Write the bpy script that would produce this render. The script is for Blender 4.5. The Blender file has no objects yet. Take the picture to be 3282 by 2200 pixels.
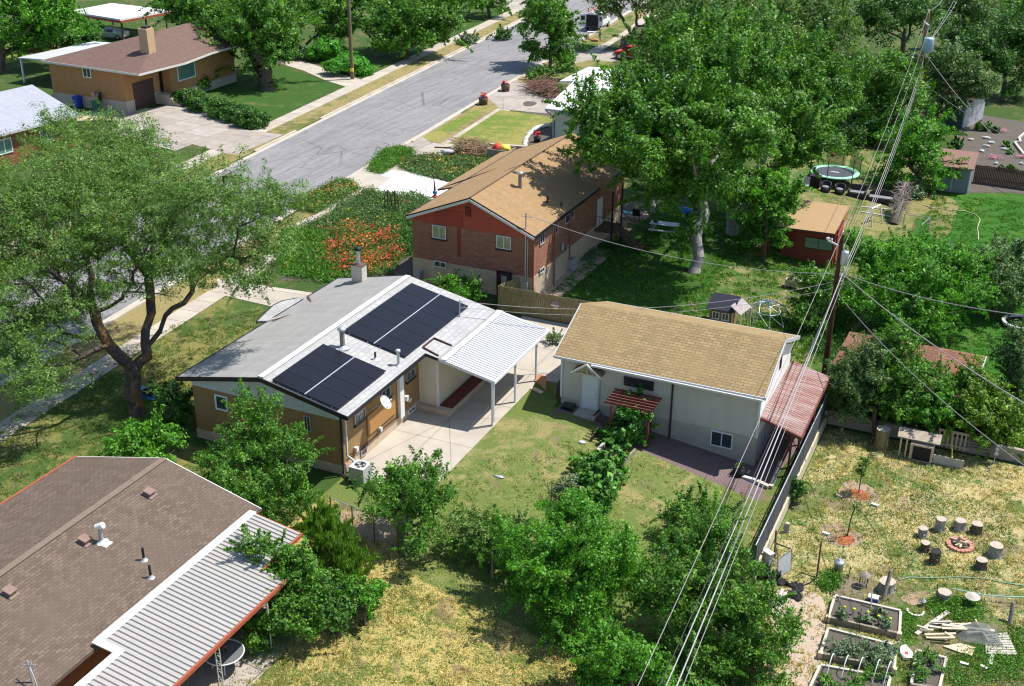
import bpy, math, random
import numpy as np
from mathutils import Vector
random.seed(7)
SC = bpy.context.scene; COL = SC.collection
rad = math.radians
# ------------------------------------------------------------------ camera
H0 = 30.0
FPX, PITCH, YAW, ROLL = 3806.3, rad(25.066), rad(-24.5), rad(.38)
CF = Vector((math.sin(YAW)*math.cos(PITCH), math.cos(YAW)*math.cos(PITCH), -math.sin(PITCH)))
_r = Vector((math.cos(YAW), -math.sin(YAW), 0)); _u = _r.cross(CF)
CR = _r*math.cos(ROLL)+_u*math.sin(ROLL); CU = -_r*math.sin(ROLL)+_u*math.cos(ROLL)
cam_d = bpy.data.cameras.new('camera'); cam = bpy.data.objects.new('camera', cam_d); COL.objects.link(cam)
cam.location = (0, 0, H0)
from mathutils import Matrix
cam.rotation_euler = Matrix((CR, CU, -CF)).transposed().to_euler()
cam_d.sensor_width = 36; cam_d.lens = 36*FPX/3282; cam_d.clip_end = 2000; cam_d.clip_start = .5
SC.camera = cam
# ------------------------------------------------------------------ light
SUN_AZ, SUN_EL = rad(47), rad(60)
w = bpy.data.worlds.new('World'); SC.world = w; w.use_nodes = True
nt = w.node_tree; bg = nt.nodes['Background']; sky = nt.nodes.new('ShaderNodeTexSky')
sky.sky_type = 'NISHITA'; sky.sun_disc = False; sky.sun_elevation = SUN_EL; sky.sun_rotation = SUN_AZ
sky.air_density = 1.0; sky.dust_density = .6; sky.ozone_density = 1.0
nt.links.new(sky.outputs[0], bg.inputs[0]); bg.inputs[1].default_value = .13
sl = bpy.data.lights.new('sun', 'SUN'); sl.energy = 5.0; sl.angle = rad(.5); sl.color = (1, .96, .9)
so = bpy.data.objects.new('sun', sl); COL.objects.link(so)
sd = Vector((math.sin(SUN_AZ)*math.cos(SUN_EL), math.cos(SUN_AZ)*math.cos(SUN_EL), math.sin(SUN_EL)))
so.rotation_euler = (-sd).to_track_quat('-Z', 'Y').to_euler(); so.location = (0, 60, 80)
SC.view_settings.view_transform = 'Standard'; SC.view_settings.look = 'None'
SC.view_settings.exposure = 0.47; SC.view_settings.gamma = 1
SC.render.engine = 'CYCLES'; cy = SC.cycles
cy.use_denoising = True; cy.denoiser = 'OPENIMAGEDENOISE'; cy.max_bounces = 6; cy.diffuse_bounces = 4
cy.glossy_bounces = 3; cy.transmission_bounces = 3; cy.transparent_max_bounces = 8; cy.use_adaptive_sampling = True
cy.adaptive_threshold = .02; cy.caustics_reflective = False; cy.caustics_refractive = False
SC.cycles.pixel_filter_type = 'BLACKMAN_HARRIS'; SC.cycles.filter_width = 1.2
# ------------------------------------------------------------------ photo pixel -> world helpers
TG = dict(A=(0,0,.4275),B=(800,0,.4275),C=(1700,0,.3444),D=(2400,0,.3826),E=(0,600,.4464),G=(900,400,.3848),H=(1700,400,.4275),
 I=(2450,400,.3827),J=(550,850,.4782),K=(1200,850,.4145),L=(1750,950,.4464),M=(2500,950,.4463),N=(0,1400,.5102),O=(900,1400,.5102),
 P=(1700,1400,.5102),Q=(2400,1500,.4464),Z=(0,0,1.4032))
def ray(t, x, y):
    a, b, s = TG[t]; X = a+x*s; Y = b+y*s
    return CF+CR*((X-1641)/FPX)-CU*((Y-1100)/FPX)
YW = 59.6
def gz(x, y):                      # the lie of the land
    if x > -8.1 and y < YW: return -1.7
    if x < -20: return 0.
    if x > -10: return -1.3
    return -1.3*(x+20)/10
def PZ(t, x, y, z=0.):             # point at height z
    d = ray(t, x, y); return Vector((0, 0, H0))+d*((z-H0)/d.z)
def G(t, x, y, up=0.):             # point on the ground
    z = 0.
    for _ in range(14):
        p = PZ(t, x, y, z); z = gz(p.x, p.y)
    p = PZ(t, x, y, z+up) if up else p
    return p
def PY(t, x, y, yy): d = ray(t, x, y); return Vector((0, 0, H0))+d*(yy/d.y)
def PX(t, x, y, xx): d = ray(t, x, y); return Vector((0, 0, H0))+d*(xx/d.x)
def PD(t, x, y, dep): return Vector((0, 0, H0))+ray(t, x, y)*dep
def depth(p): return (Vector(p)-Vector((0, 0, H0))).dot(CF)
# ------------------------------------------------------------------ objects, tags
ORG = {}
def tag(o, label=None, cat=None, group=None, kind=None):
    if label: o['label'] = label
    if cat: o['category'] = cat
    if group: o['group'] = group
    if kind: o['kind'] = kind
    return o
def thing(name, label, cat, loc=(0, 0, 0), group=None):
    o = bpy.data.objects.new(name, None); COL.objects.link(o); o.location = loc; o.empty_display_size = .2
    ORG[o.name] = Vector(loc); return tag(o, label, cat, group)
def dup(o, loc=None, rz=None, label=None, group=None, parent=None, sc=None):
    c = o.copy(); COL.objects.link(c)
    if parent is not None: c.parent = parent
    for ch in [k for k in bpy.data.objects if k.parent == o]: dup(ch, parent=c)
    if loc is not None: c.location = loc
    if rz is not None: c.rotation_euler = (0, 0, rz)
    if sc: c.scale = sc
    if label: c['label'] = label
    if group: c['group'] = group
    ORG[c.name] = Vector(c.location); return c
def link(name, me, parent=None, loc=None):
    o = bpy.data.objects.new(name, me); COL.objects.link(o)
    if parent is not None: o.parent = parent; ORG[o.name] = ORG[parent.name]
    else: o.location = loc or (0, 0, 0); ORG[o.name] = Vector(loc or (0, 0, 0))
    return o
class MB:
    def __init__(s): s.v = []; s.f = []; s.m = []; s.sm = []
    def face(s, pts, mi=0, sm=False):
        n = len(s.v); s.v += [tuple(p) for p in pts]; s.f.append(tuple(range(n, n+len(pts)))); s.m.append(mi); s.sm.append(sm); return s
    def obox(s, o, ax, ay, az, a, b, c, mi=0):   # a,b,c = (min,max) along three axes from o
        o = Vector(o); P = [o+ax*a[i]+ay*b[j]+az*c[k] for i in (0, 1) for j in (0, 1) for k in (0, 1)]
        for q in ((0,1,3,2),(4,6,7,5),(0,4,5,1),(2,3,7,6),(0,2,6,4),(1,5,7,3)): s.face([P[i] for i in q], mi)
        return s
    def box(s, x, y, z, mi=0): return s.obox((0,0,0), Vector((1,0,0)), Vector((0,1,0)), Vector((0,0,1)), x, y, z, mi)
    def beam(s, p, q, w, h, mi=0, up=(0,0,1)):   # rectangular bar from p to q
        p = Vector(p); q = Vector(q); d = q-p; L = d.length
        if L < 1e-6: return s
        d.normalize(); u = Vector(up)
        if abs(d.dot(u)) > .98: u = Vector((0, 1, 0))
        t = d.cross(u).normalized(); u = t.cross(d).normalized()
        return s.obox(p, d, t, u, (0, L), (-w/2, w/2), (-h/2, h/2), mi)
    def tube(s, pts, r, n=8, mi=0, cap=True):
        pts = [Vector(p) for p in pts]; R = r if isinstance(r, (list, tuple)) else [r]*len(pts); base = len(s.v)
        ref = None
        for i, p in enumerate(pts):
            d = (pts[min(i+1, len(pts)-1)]-pts[max(i-1, 0)]).normalized()
            if ref is None: ref = d.orthogonal().normalized()
            a = (ref-d*ref.dot(d)).normalized(); b = d.cross(a); ref = a
            for k in range(n):
                t = 2*math.pi*k/n; s.v.append(tuple(p+a*(R[i]*math.cos(t))+b*(R[i]*math.sin(t))))
        for i in range(len(pts)-1):
            for k in range(n):
                s.f.append((base+i*n+k, base+i*n+(k+1)%n, base+(i+1)*n+(k+1)%n, base+(i+1)*n+k)); s.m.append(mi); s.sm.append(True)
        if cap:
            for off, rv in ((0, True), ((len(pts)-1)*n, False)):
                q = [s.v[base+off+k] for k in range(n)]
                s.face(q[::-1] if rv else q, mi)
        return s
    def cyl(s, c, r, h, n=16, mi=0, r2=None): c = Vector(c); return s.tube([c, c+Vector((0, 0, h))], [r, r if r2 is None else r2], n, mi)
    def lathe(s, c, prof, n=24, mi=0, sx=1., sy=1.):
        c = Vector(c); base = len(s.v)
        for (r, z) in prof:
            for k in range(n):
                t = 2*math.pi*k/n; s.v.append((c.x+r*sx*math.cos(t), c.y+r*sy*math.sin(t), c.z+z))
        for i in range(len(prof)-1):
            for k in range(n):
                s.f.append((base+i*n+k, base+i*n+(k+1)%n, base+(i+1)*n+(k+1)%n, base+(i+1)*n+k)); s.m.append(mi); s.sm.append(True)
        return s
    def prism(s, poly, z0, z1, mi=0):            # horizontal polygon extruded
        a = [Vector((p[0], p[1], z0)) for p in poly]; b = [Vector((p[0], p[1], z1)) for p in poly]; n = len(poly)
        s.face(a[::-1], mi); s.face(b, mi)
        for i in range(n): s.face([a[i], a[(i+1)%n], b[(i+1)%n], b[i]], mi)
        return s
    def slab(s, poly, th, mi=0, mi_side=None, down=(0,0,-1)):   # any planar polygon with thickness
        d = Vector(down)*th; a = [Vector(p) for p in poly]; b = [p+d for p in a]; n = len(a)
        ms = mi if mi_side is None else mi_side
        s.face(a, mi); s.face(b[::-1], ms)
        for i in range(n): s.face([b[i], b[(i+1)%n], a[(i+1)%n], a[i]], ms)
        return s
    def blob(s, c, rx, ry, rz, n=8, m=5, jit=0., mi=0, rnd=None, sm=True):
        c = Vector(c); base = len(s.v); rnd = rnd or random
        for i in range(m+1):
            th = math.pi*i/m
            for k in range(n):
                t = 2*math.pi*k/n; j = 1+jit*(rnd.random()-.5)*2
                s.v.append((c.x+rx*j*math.sin(th)*math.cos(t), c.y+ry*j*math.sin(th)*math.sin(t), c.z+rz*math.cos(th)*(1+jit*.3*(rnd.random()-.5))))
        for i in range(m):
            for k in range(n):
                s.f.append((base+i*n+k, base+(i+1)*n+k, base+(i+1)*n+(k+1)%n, base+i*n+(k+1)%n)); s.m.append(mi); s.sm.append(sm)
        return s
    def build(s, name, mats, parent=None, loc=None, label=None):
        if not isinstance(mats, (list, tuple)): mats = [mats]
        if parent is not None: org = ORG[parent.name]
        else:
            if loc is None:
                A = np.array(s.v); loc = ((A[:,0].min()+A[:,0].max())/2, (A[:,1].min()+A[:,1].max())/2, A[:,2].min())
            org = Vector(loc)
        me = bpy.data.meshes.new(name)
        A = np.array(s.v, dtype=float); me.from_pydata([tuple(r) for r in (A-np.array(org))], [], s.f)
        for m in mats: me.materials.append(m)
        me.polygons.foreach_set('material_index', s.m); me.polygons.foreach_set('use_smooth', s.sm)
        uv = me.uv_layers.new(name='UVMap'); U = []
        for f in s.f:      # metres along the face's own level line and slope line
            P = [A[i] for i in f]; n = np.zeros(3)
            for i in range(len(P)):
                a = P[i]; b = P[(i+1) % len(P)]
                n += ((a[1]-b[1])*(a[2]+b[2]), (a[2]-b[2])*(a[0]+b[0]), (a[0]-b[0])*(a[1]+b[1]))
            L = math.sqrt(n@n); n = n/L if L > 1e-12 else np.array((0, 0, 1.))
            if abs(n[2]) > .995: t = np.array((1., 0, 0)); b = np.array((0, 1., 0))
            else:
                t = np.array((-n[1], n[0], 0)); t /= math.sqrt(t@t); b = np.cross(n, t)
            for p in P: U += [p@t, p@b]
        uv.data.foreach_set('uv', U); me.update()
        o = link(name, me, parent, loc if parent is None else None)
        if label: o['label'] = label
        return o
X1, Y1, Z1 = Vector((1,0,0)), Vector((0,1,0)), Vector((0,0,1))
# ------------------------------------------------------------------ materials
MATS = {}
class NT:
    def __init__(s, name):
        s.m = bpy.data.materials.new(name); s.m.use_nodes = True; s.t = s.m.node_tree; s.p = s.t.nodes['Principled BSDF']
        s.p.inputs['Roughness'].default_value = .8
    def n(s, typ, **k):
        nd = s.t.nodes.new('ShaderNode'+typ)
        for a, v in k.items():
            if a.startswith('i_'): nd.inputs[a[2:].replace('_', ' ')].default_value = v
            else: setattr(nd, a, v)
        return nd
    def l(s, a, b): s.t.links.new(a, b)
    def uv(s): return s.n('UVMap').outputs[0]
    def obj(s):
        g = s.n('NewGeometry'); return g.outputs['Position']
    def map(s, vec, scale=(1,1,1), rot=0, loc=(0,0,0)):
        m = s.n('Mapping'); m.inputs['Scale'].default_value = scale; m.inputs['Rotation'].default_value = (0, 0, rot); m.inputs['Location'].default_value = loc
        s.l(vec, m.inputs[0]); return m.outputs[0]
    def noise(s, vec, scale, detail=4, rough=.6, dist=0.):
        nd = s.n('TexNoise', i_Scale=scale, i_Detail=detail, i_Roughness=rough, i_Distortion=dist); s.l(vec, nd.inputs['Vector']); return nd.outputs['Fac']
    def ramp(s, fac, stops, interp='LINEAR'):
        r = s.n('ValToRGB'); r.color_ramp.interpolation = interp; e = r.color_ramp.elements
        while len(e) < len(stops): e.new(.5)
        for k, (p, c) in enumerate(stops):
            e[k].position = p; e[k].color = (c[0], c[1], c[2], 1) if isinstance(c, (tuple, list)) else (c, c, c, 1)
        s.l(fac, r.inputs[0]); return r.outputs[0]
    def mix(s, fac, a, b, mode='MIX'):
        m = s.n('Mix', data_type='RGBA', blend_type=mode)
        for inp, v in ((m.inputs[0], fac), (m.inputs[6], a), (m.inputs[7], b)):
            if isinstance(v, (int, float)): inp.default_value = v
            elif isinstance(v, (tuple, list)): inp.default_value = (v[0], v[1], v[2], 1)
            else: s.l(v, inp)
        return m.outputs[2]
    def math(s, op, a, b=None):
        m = s.n('Math', operation=op)
        for inp, v in ((m.inputs[0], a), (m.inputs[1], b)):
            if v is None: continue
            if isinstance(v, (int, float)): inp.default_value = v
            else: s.l(v, inp)
        return m.outputs[0]
    def bump(s, h, strength=.4, dist=.02):
        b = s.n('Bump'); b.inputs['Strength'].default_value = strength; b.inputs['Distance'].default_value = dist
        s.l(h, b.inputs['Height']); s.l(b.outputs[0], s.p.inputs['Normal'])
    def done(s, col=None, rough=None, metal=None, spec=None):
        if col is not None:
            if isinstance(col, (tuple, list)): s.p.inputs['Base Color'].default_value = (col[0], col[1], col[2], 1)
            else: s.l(col, s.p.inputs['Base Color'])
        if rough is not None: s.p.inputs['Roughness'].default_value = rough
        if metal is not None: s.p.inputs['Metallic'].default_value = metal
        if spec is not None: s.p.inputs['Specular IOR Level'].default_value = spec
        return s.m
def mat(name, col, rough=.7, metal=0., var=.18, scale=3., spec=.3, bump=0.):
    if name in MATS: return MATS[name]
    n = NT(name); g = n.obj(); f = n.noise(g, scale, 5, .65)
    c = n.mix(f, [max(0, c*(1-var)) for c in col], [min(1, c*(1+var)) for c in col])
    if bump: n.bump(n.noise(g, scale*12, 3), bump, .01)
    MATS[name] = n.done(c, rough, metal, spec); return MATS[name]
def shingle(name, c1, c2, mortar, w=.3, h=.14, off=.5, ms=.008, dirt=.25, rough=.9, bump=.5, bias=0., sq=1.):
    n = NT(name); uv = n.uv(); b = n.n('TexBrick'); b.offset = off; b.squash = sq
    b.inputs['Scale'].default_value = 1; b.inputs['Brick Width'].default_value = w; b.inputs['Row Height'].default_value = h
    b.inputs['Mortar Size'].default_value = ms; b.inputs['Mortar Smooth'].default_value = .3; b.inputs['Bias'].default_value = bias
    b.inputs['Color1'].default_value = (*c1, 1); b.inputs['Color2'].default_value = (*c2, 1); b.inputs['Mortar'].default_value = (*mortar, 1)
    wob = n.mix(.012, uv, n.n('TexNoise', i_Scale=2.).outputs['Color'], 'ADD'); n.l(wob, b.inputs['Vector'])
    f1 = n.noise(n.obj(), .5, 5, .6); f2 = n.noise(n.obj(), 14., 3, .7)
    c = n.mix(n.ramp(f1, [(.3, 0.), (.75, 1.)]), b.outputs['Color'], [x*(1-dirt) for x in ((c1[0]+c2[0])/2, (c1[1]+c2[1])/2, (c1[2]+c2[2])/2)])
    stk = n.ramp(n.noise(n.map(uv, (1.6, .13, 1)), 1.3, 5, .7), [(.42, 0.), (.68, 1.)]); c = n.mix(n.math('MULTIPLY', stk, .22), c, [x*.5 for x in c1])
    c = n.mix(n.math('MULTIPLY', f2, .5), c, (.5, .5, .5), 'SOFT_LIGHT')
    n.bump(n.math('SUBTRACT', n.math('ADD', n.math('MULTIPLY', f2, .25), 1.), b.outputs['Fac']), bump, .012)
    return n.done(c, rough, 0, .15)
def siding(name, col, step=.12, dark=.72, rough=.6, vert=False):
    n = NT(name); s = n.n('SeparateXYZ'); n.l(n.uv(), s.inputs[0])
    v = n.math('FRACT', n.math('DIVIDE', s.outputs[0 if vert else 1], step))
    line = n.ramp(v, [(0., dark), (.08, 1.), (.93, 1.), (1., dark)]); f = n.noise(n.obj(), 1.2, 4)
    c = n.mix(1., n.mix(f, [x*.9 for x in col], [min(1, x*1.06) for x in col]), line, 'MULTIPLY')
    stk = n.ramp(n.noise(n.map(n.uv(), (1.4, .22, 1)), 1.6, 5, .7), [(.45, 0.), (.7, .35)]); c = n.mix(stk, c, [x*.72*k_ for x, k_ in zip(col, (1, .97, .9))])
    n.bump(v, .35, .015); return n.done(c, rough, 0, .3)
def grass(name, g1, g2, dry, dryamt=.5, dirt=(.16, .12, .08), dirtamt=.12, s=1., clump=.35, tall=.5):
    n = NT(name); P = n.obj(); clump *= 1.7
    wv = n.map(P, (1, 1, 1))
    big = n.noise(wv, .13*s, 3, .6, .6); mid = n.noise(wv, .75*s, 5, .65, .8); fine = n.noise(wv, 5.5*s, 5, .75, 1.6); vf = n.noise(wv, 26., 4, .8)
    str_ = n.noise(n.map(wv, (9, 2.2, 1), .7), 1.6, 4, .8, 2.5)
    green = n.mix(n.ramp(fine, [(.35, 0.), (.65, 1.)]), g1, g2)
    sel = n.math('ADD', n.math('MULTIPLY', big, .75), n.math('ADD', n.math('MULTIPLY', mid, .8), n.math('MULTIPLY', fine, clump)))
    th = (.375+.4+.5*clump)+(.5-dryamt)*.5
    k = n.n('MapRange'); k.inputs[1].default_value = th-.065; k.inputs[2].default_value = th+.065; n.l(sel, k.inputs[0])
    dd = n.mix(n.ramp(str_, [(.35, 0.), (.7, 1.)]), [x*.6 for x in dry], [min(1, x*1.18) for x in dry])
    c = n.mix(k.outputs[0], green, dd)
    dsel = n.ramp(n.noise(n.map(P, (1, 1, 1), 0, (31, 7, 3)), .5*s, 5, .7, .5), [(1-dirtamt-.37, 0.), (1-dirtamt-.3, 1.)])
    c = n.mix(n.math('MULTIPLY', dsel, .75), c, dirt)
    c = n.mix(n.ramp(vf, [(.38, .75), (.54, 0.)]), c, [x*.45 for x in g1])
    n.bump(n.math('ADD', fine, n.math('ADD', vf, str_)), tall, .09)
    return n.done(c, .95, 0, .1)
def concrete(name, col, stain=.3, slab=None, rough=.85):
    n = NT(name); P = n.obj(); f = n.noise(P, .7, 6, .7, .4); g = n.noise(P, 9, 4, .7)
    c = n.mix(n.ramp(f, [(.35, 0.), (.7, 1.)]), [x*(1-stain) for x in col], col); c = n.mix(n.math('MULTIPLY', g, .3), c, [x*.75 for x in col])
    if slab:
        b = n.n('TexBrick'); b.offset = 0; b.inputs['Scale'].default_value = 1; b.inputs['Brick Width'].default_value = slab[0]; b.inputs['Row Height'].default_value = slab[1]
        b.inputs['Mortar Size'].default_value = .025; b.inputs['Color1'].default_value = (1,1,1,1); b.inputs['Color2'].default_value = (.86,.84,.82,1); b.inputs['Mortar'].default_value = (.35,.33,.28,1)
        n.l(n.map(n.uv(), (1,1,1), slab[2] if len(slab) > 2 else 0), b.inputs['Vector']); c = n.mix(1., c, b.outputs['Color'], 'MULTIPLY')
    n.bump(g, .15, .01); return n.done(c, rough, 0, .2)
def foliage(name, c1, c2, c3=None, trans=.36, rough=.5):
    if name in MATS: return MATS[name]
    n = NT(name); s = n.n('SeparateXYZ'); n.l(n.uv(), s.inputs[0])
    c3 = c3 or c2
    a = n.ramp(s.outputs[0], [(0., c1), (.6, c2), (1., c3)])
    v = n.ramp(s.outputs[1], [(0., .55), (.75, 1.15), (1., 1.75)])
    c = n.mix(1., a, v, 'MULTIPLY'); n.done(c, rough, 0, .35)
    t = n.n('BsdfTranslucent'); mx = n.n('MixShader'); mx.inputs[0].default_value = trans
    n.l(n.mix(1., c, (1.15, 1.35, .5), 'MULTIPLY'), t.inputs[0]); out = n.t.nodes['Material Output']
    n.l(n.p.outputs[0], mx.inputs[1]); n.l(t.outputs[0], mx.inputs[2]); n.l(mx.outputs[0], out.inputs[0])
    MATS[name] = n.m; return n.m
def bark(name, c1, c2, c3=None):
    if name in MATS: return MATS[name]
    n = NT(name); P = n.obj(); f = n.noise(n.map(P, (9, 9, 1.6)), 1.5, 6, .75, .6); g = n.noise(P, 1.3, 3)
    c = n.mix(n.ramp(f, [(.35, 0.), (.62, 1.)]), c1, c2)
    if c3: c = n.mix(n.ramp(g, [(.52, 0.), (.62, .8)]), c, c3)
    n.bump(f, .8, .05); MATS[name] = n.done(c, .95, 0, .1); return MATS[name]
# ------------------------------------------------------------------ foliage meshes
def leafmesh(name, P, N, size, material, parent=None, loc=None, rng=None, clumpv=None, asp=.55, up=.0, vary=.35, vert=0.):
    """P centres, N preferred normals (n,3); one small bent-free leaf quad each."""
    n = len(P); rng = rng or np.random.default_rng(1)
    N = N+rng.normal(size=(n, 3))*.75; N[:, 2] += up; N /= np.linalg.norm(N, axis=1)[:, None]+1e-9
    T = np.cross(N, rng.normal(size=(n, 3)))
    if vert: T = rng.normal(size=(n, 3))*(1-vert)+[0, 0, vert*2]
    T /= np.linalg.norm(T, axis=1)[:, None]+1e-9; B = np.cross(N, T); B /= np.linalg.norm(B, axis=1)[:, None]+1e-9
    L = (size*(1+rng.normal(size=n)*vary)).clip(size*.35, size*2)[:, None]*.5; W = L*asp
    V = np.empty((n, 4, 3)); V[:, 0] = P-T*L; V[:, 1] = P-T*L*.1+B*W; V[:, 2] = P+T*L; V[:, 3] = P-T*L*.1-B*W
    org = np.array(ORG[parent.name] if parent is not None else loc); V -= org
    me = bpy.data.meshes.new(name); me.vertices.add(n*4); me.vertices.foreach_set('co', V.reshape(-1).astype(np.float32))
    me.loops.add(n*4); me.loops.foreach_set('vertex_index', np.arange(n*4, dtype=np.int32))
    me.polygons.add(n); me.polygons.foreach_set('loop_start', np.arange(0, n*4, 4, dtype=np.int32))
    uv = me.uv_layers.new(name='UVMap'); a = rng.random(n)
    if clumpv is not None: a = (clumpv*.65+a*.35)
    b = rng.random(n); u = np.repeat(np.stack([a, b], 1), 4, axis=0)
    uv.data.foreach_set('uv', u.reshape(-1).astype(np.float32))
    me.materials.append(material); me.update(calc_edges=True); me.validate()
    return link(name, me, parent, loc)
def blobpts(blobs, n, rng, shell=.5, noise=.3, low=-.6):
    """clump centres in a union of ellipsoids (c, rx, ry, rz), more on the outside; also outward normals"""
    vol = np.array([b[1]*b[2]*b[3] for b in blobs])**.75; cnt = (vol/vol.sum()*n).astype(int)+1; C = []; N = []
    for b, k in zip(blobs, cnt):
        d = rng.normal(size=(k*2, 3)); d /= np.linalg.norm(d, axis=1)[:, None]; d = d[d[:, 2] > low][:k]; k = len(d)
        ph = rng.random(6)*6.28
        lump = 1+noise*(np.sin(d[:, 0]*5+ph[0])*np.sin(d[:, 1]*5+ph[1])+.6*np.sin(d[:, 2]*7+ph[2]+d[:, 0]*6+ph[3]))
        r = (shell+(1-shell)*rng.random(k)**.6)*lump
        C.append(np.array(b[0])+d*r[:, None]*np.array(b[1:4])); N.append(d/np.array(b[1:4])*np.array(b[1:4]).mean())
    C = np.concatenate(C); N = np.concatenate(N)
    return C, N
def branches(base, fork, clumps, trunk_r, rng, limbs=(), maxc=140, step=.5, tip=.012, expo=2.2, wob=.12):
    """grow a branching skeleton from the trunk out to the clumps; returns nodes, parents, radii"""
    nodes = []; par = []; plen = []
    def add(p, pa):
        nodes.append(np.array(p, float)); par.append(pa); plen.append(0 if pa < 0 else plen[pa]+np.linalg.norm(nodes[-1]-nodes[pa])); return len(nodes)-1
    base = np.array(base, float); fork = np.array(fork, float); k = max(2, int(np.linalg.norm(fork-base)/step)); prev = -1
    for i in range(k+1):
        p = base+(fork-base)*i/k
        if 0 < i < k: p = p+rng.normal(size=3)*[trunk_r*wob, trunk_r*wob, 0]
        prev = add(p, prev)
    for lb in limbs:
        pts = [np.array(q, float) for q in lb]; d = [np.linalg.norm(pts[0]-x) for x in nodes]; prev = int(np.argmin(d)); cur = nodes[prev]
        for q in pts:
            m = max(1, int(np.linalg.norm(q-cur)/step)); st = cur
            for i in range(1, m+1): prev = add(st+(q-st)*i/m+rng.normal(size=3)*.04, prev)
            cur = q
    C = clumps[rng.permutation(len(clumps))[:maxc]]; C = C[np.argsort(np.linalg.norm(C-fork, axis=1))]; nf = k//2 if not limbs else k-1
    for c in C:
        A = np.array(nodes); D = np.linalg.norm(A-c, axis=1)+.28*np.array(plen); D[:nf] += 50
        D += np.where(A[:, 2] > c[2]+.3, (A[:, 2]-c[2])*.8, 0)
        j = int(np.argmin(D)); L = np.linalg.norm(c-A[j]); m = max(1, int(L/step)); st = A[j]; prev = j
        bend = rng.normal(size=3)*L*.08; bend[2] += L*.06
        for i in range(1, m+1):
            t = i/m; prev = add(st+(c-st)*t+bend*math.sin(math.pi*t), prev)
    n = len(nodes); R = np.zeros(n)
    ch = np.zeros(n, bool); par = np.array(par)
    for i in range(n-1, -1, -1):
        if R[i] == 0: R[i] = tip**expo
        if par[i] >= 0: R[par[i]] += R[i]
    R = R**(1/expo); R = tip+(R-tip)*(trunk_r-tip)/max(R[0]-tip, 1e-6)
    return np.array(nodes), par, R
def tubes(name, nodes, par, R, material, parent=None, loc=None, ns=6, flare=1.35):
    idx = np.where(par >= 0)[0]; a = nodes[par[idx]]; b = nodes[idx]; ra = np.minimum(R[par[idx]], R[idx]*1.35); rb = R[idx].copy()
    ra[0] *= flare
    d = b-a; d /= np.linalg.norm(d, axis=1)[:, None]+1e-9; b = b+d*rb[:, None]*.3
    ref = np.where(np.abs(d[:, 2:3]) < .9, np.array([[0, 0, 1.]]), np.array([[1., 0, 0]])); t = np.cross(d, ref); t /= np.linalg.norm(t, axis=1)[:, None]; s = np.cross(d, t)
    n = len(idx); V = np.empty((n, 2, ns, 3)); F = np.empty((n, ns, 4), int)
    for k in range(ns):
        th = 2*math.pi*k/ns; o = t*math.cos(th)+s*math.sin(th); V[:, 0, k] = a+o*ra[:, None]; V[:, 1, k] = b+o*rb[:, None]
    bs = np.arange(n)*ns*2
    for k in range(ns):
        k2 = (k+1) % ns; F[:, k] = np.stack([bs+k, bs+k2, bs+ns+k2, bs+ns+k], 1)
    org = np.array(ORG[parent.name] if parent is not None else loc)
    me = bpy.data.meshes.new(name); me.from_pydata((V.reshape(-1, 3)-org).tolist(), [], F.reshape(-1, 4).tolist())
    me.polygons.foreach_set('use_smooth', [True]*len(me.polygons)); me.materials.append(material); me.update()
    return link(name, me, parent, loc)
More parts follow.
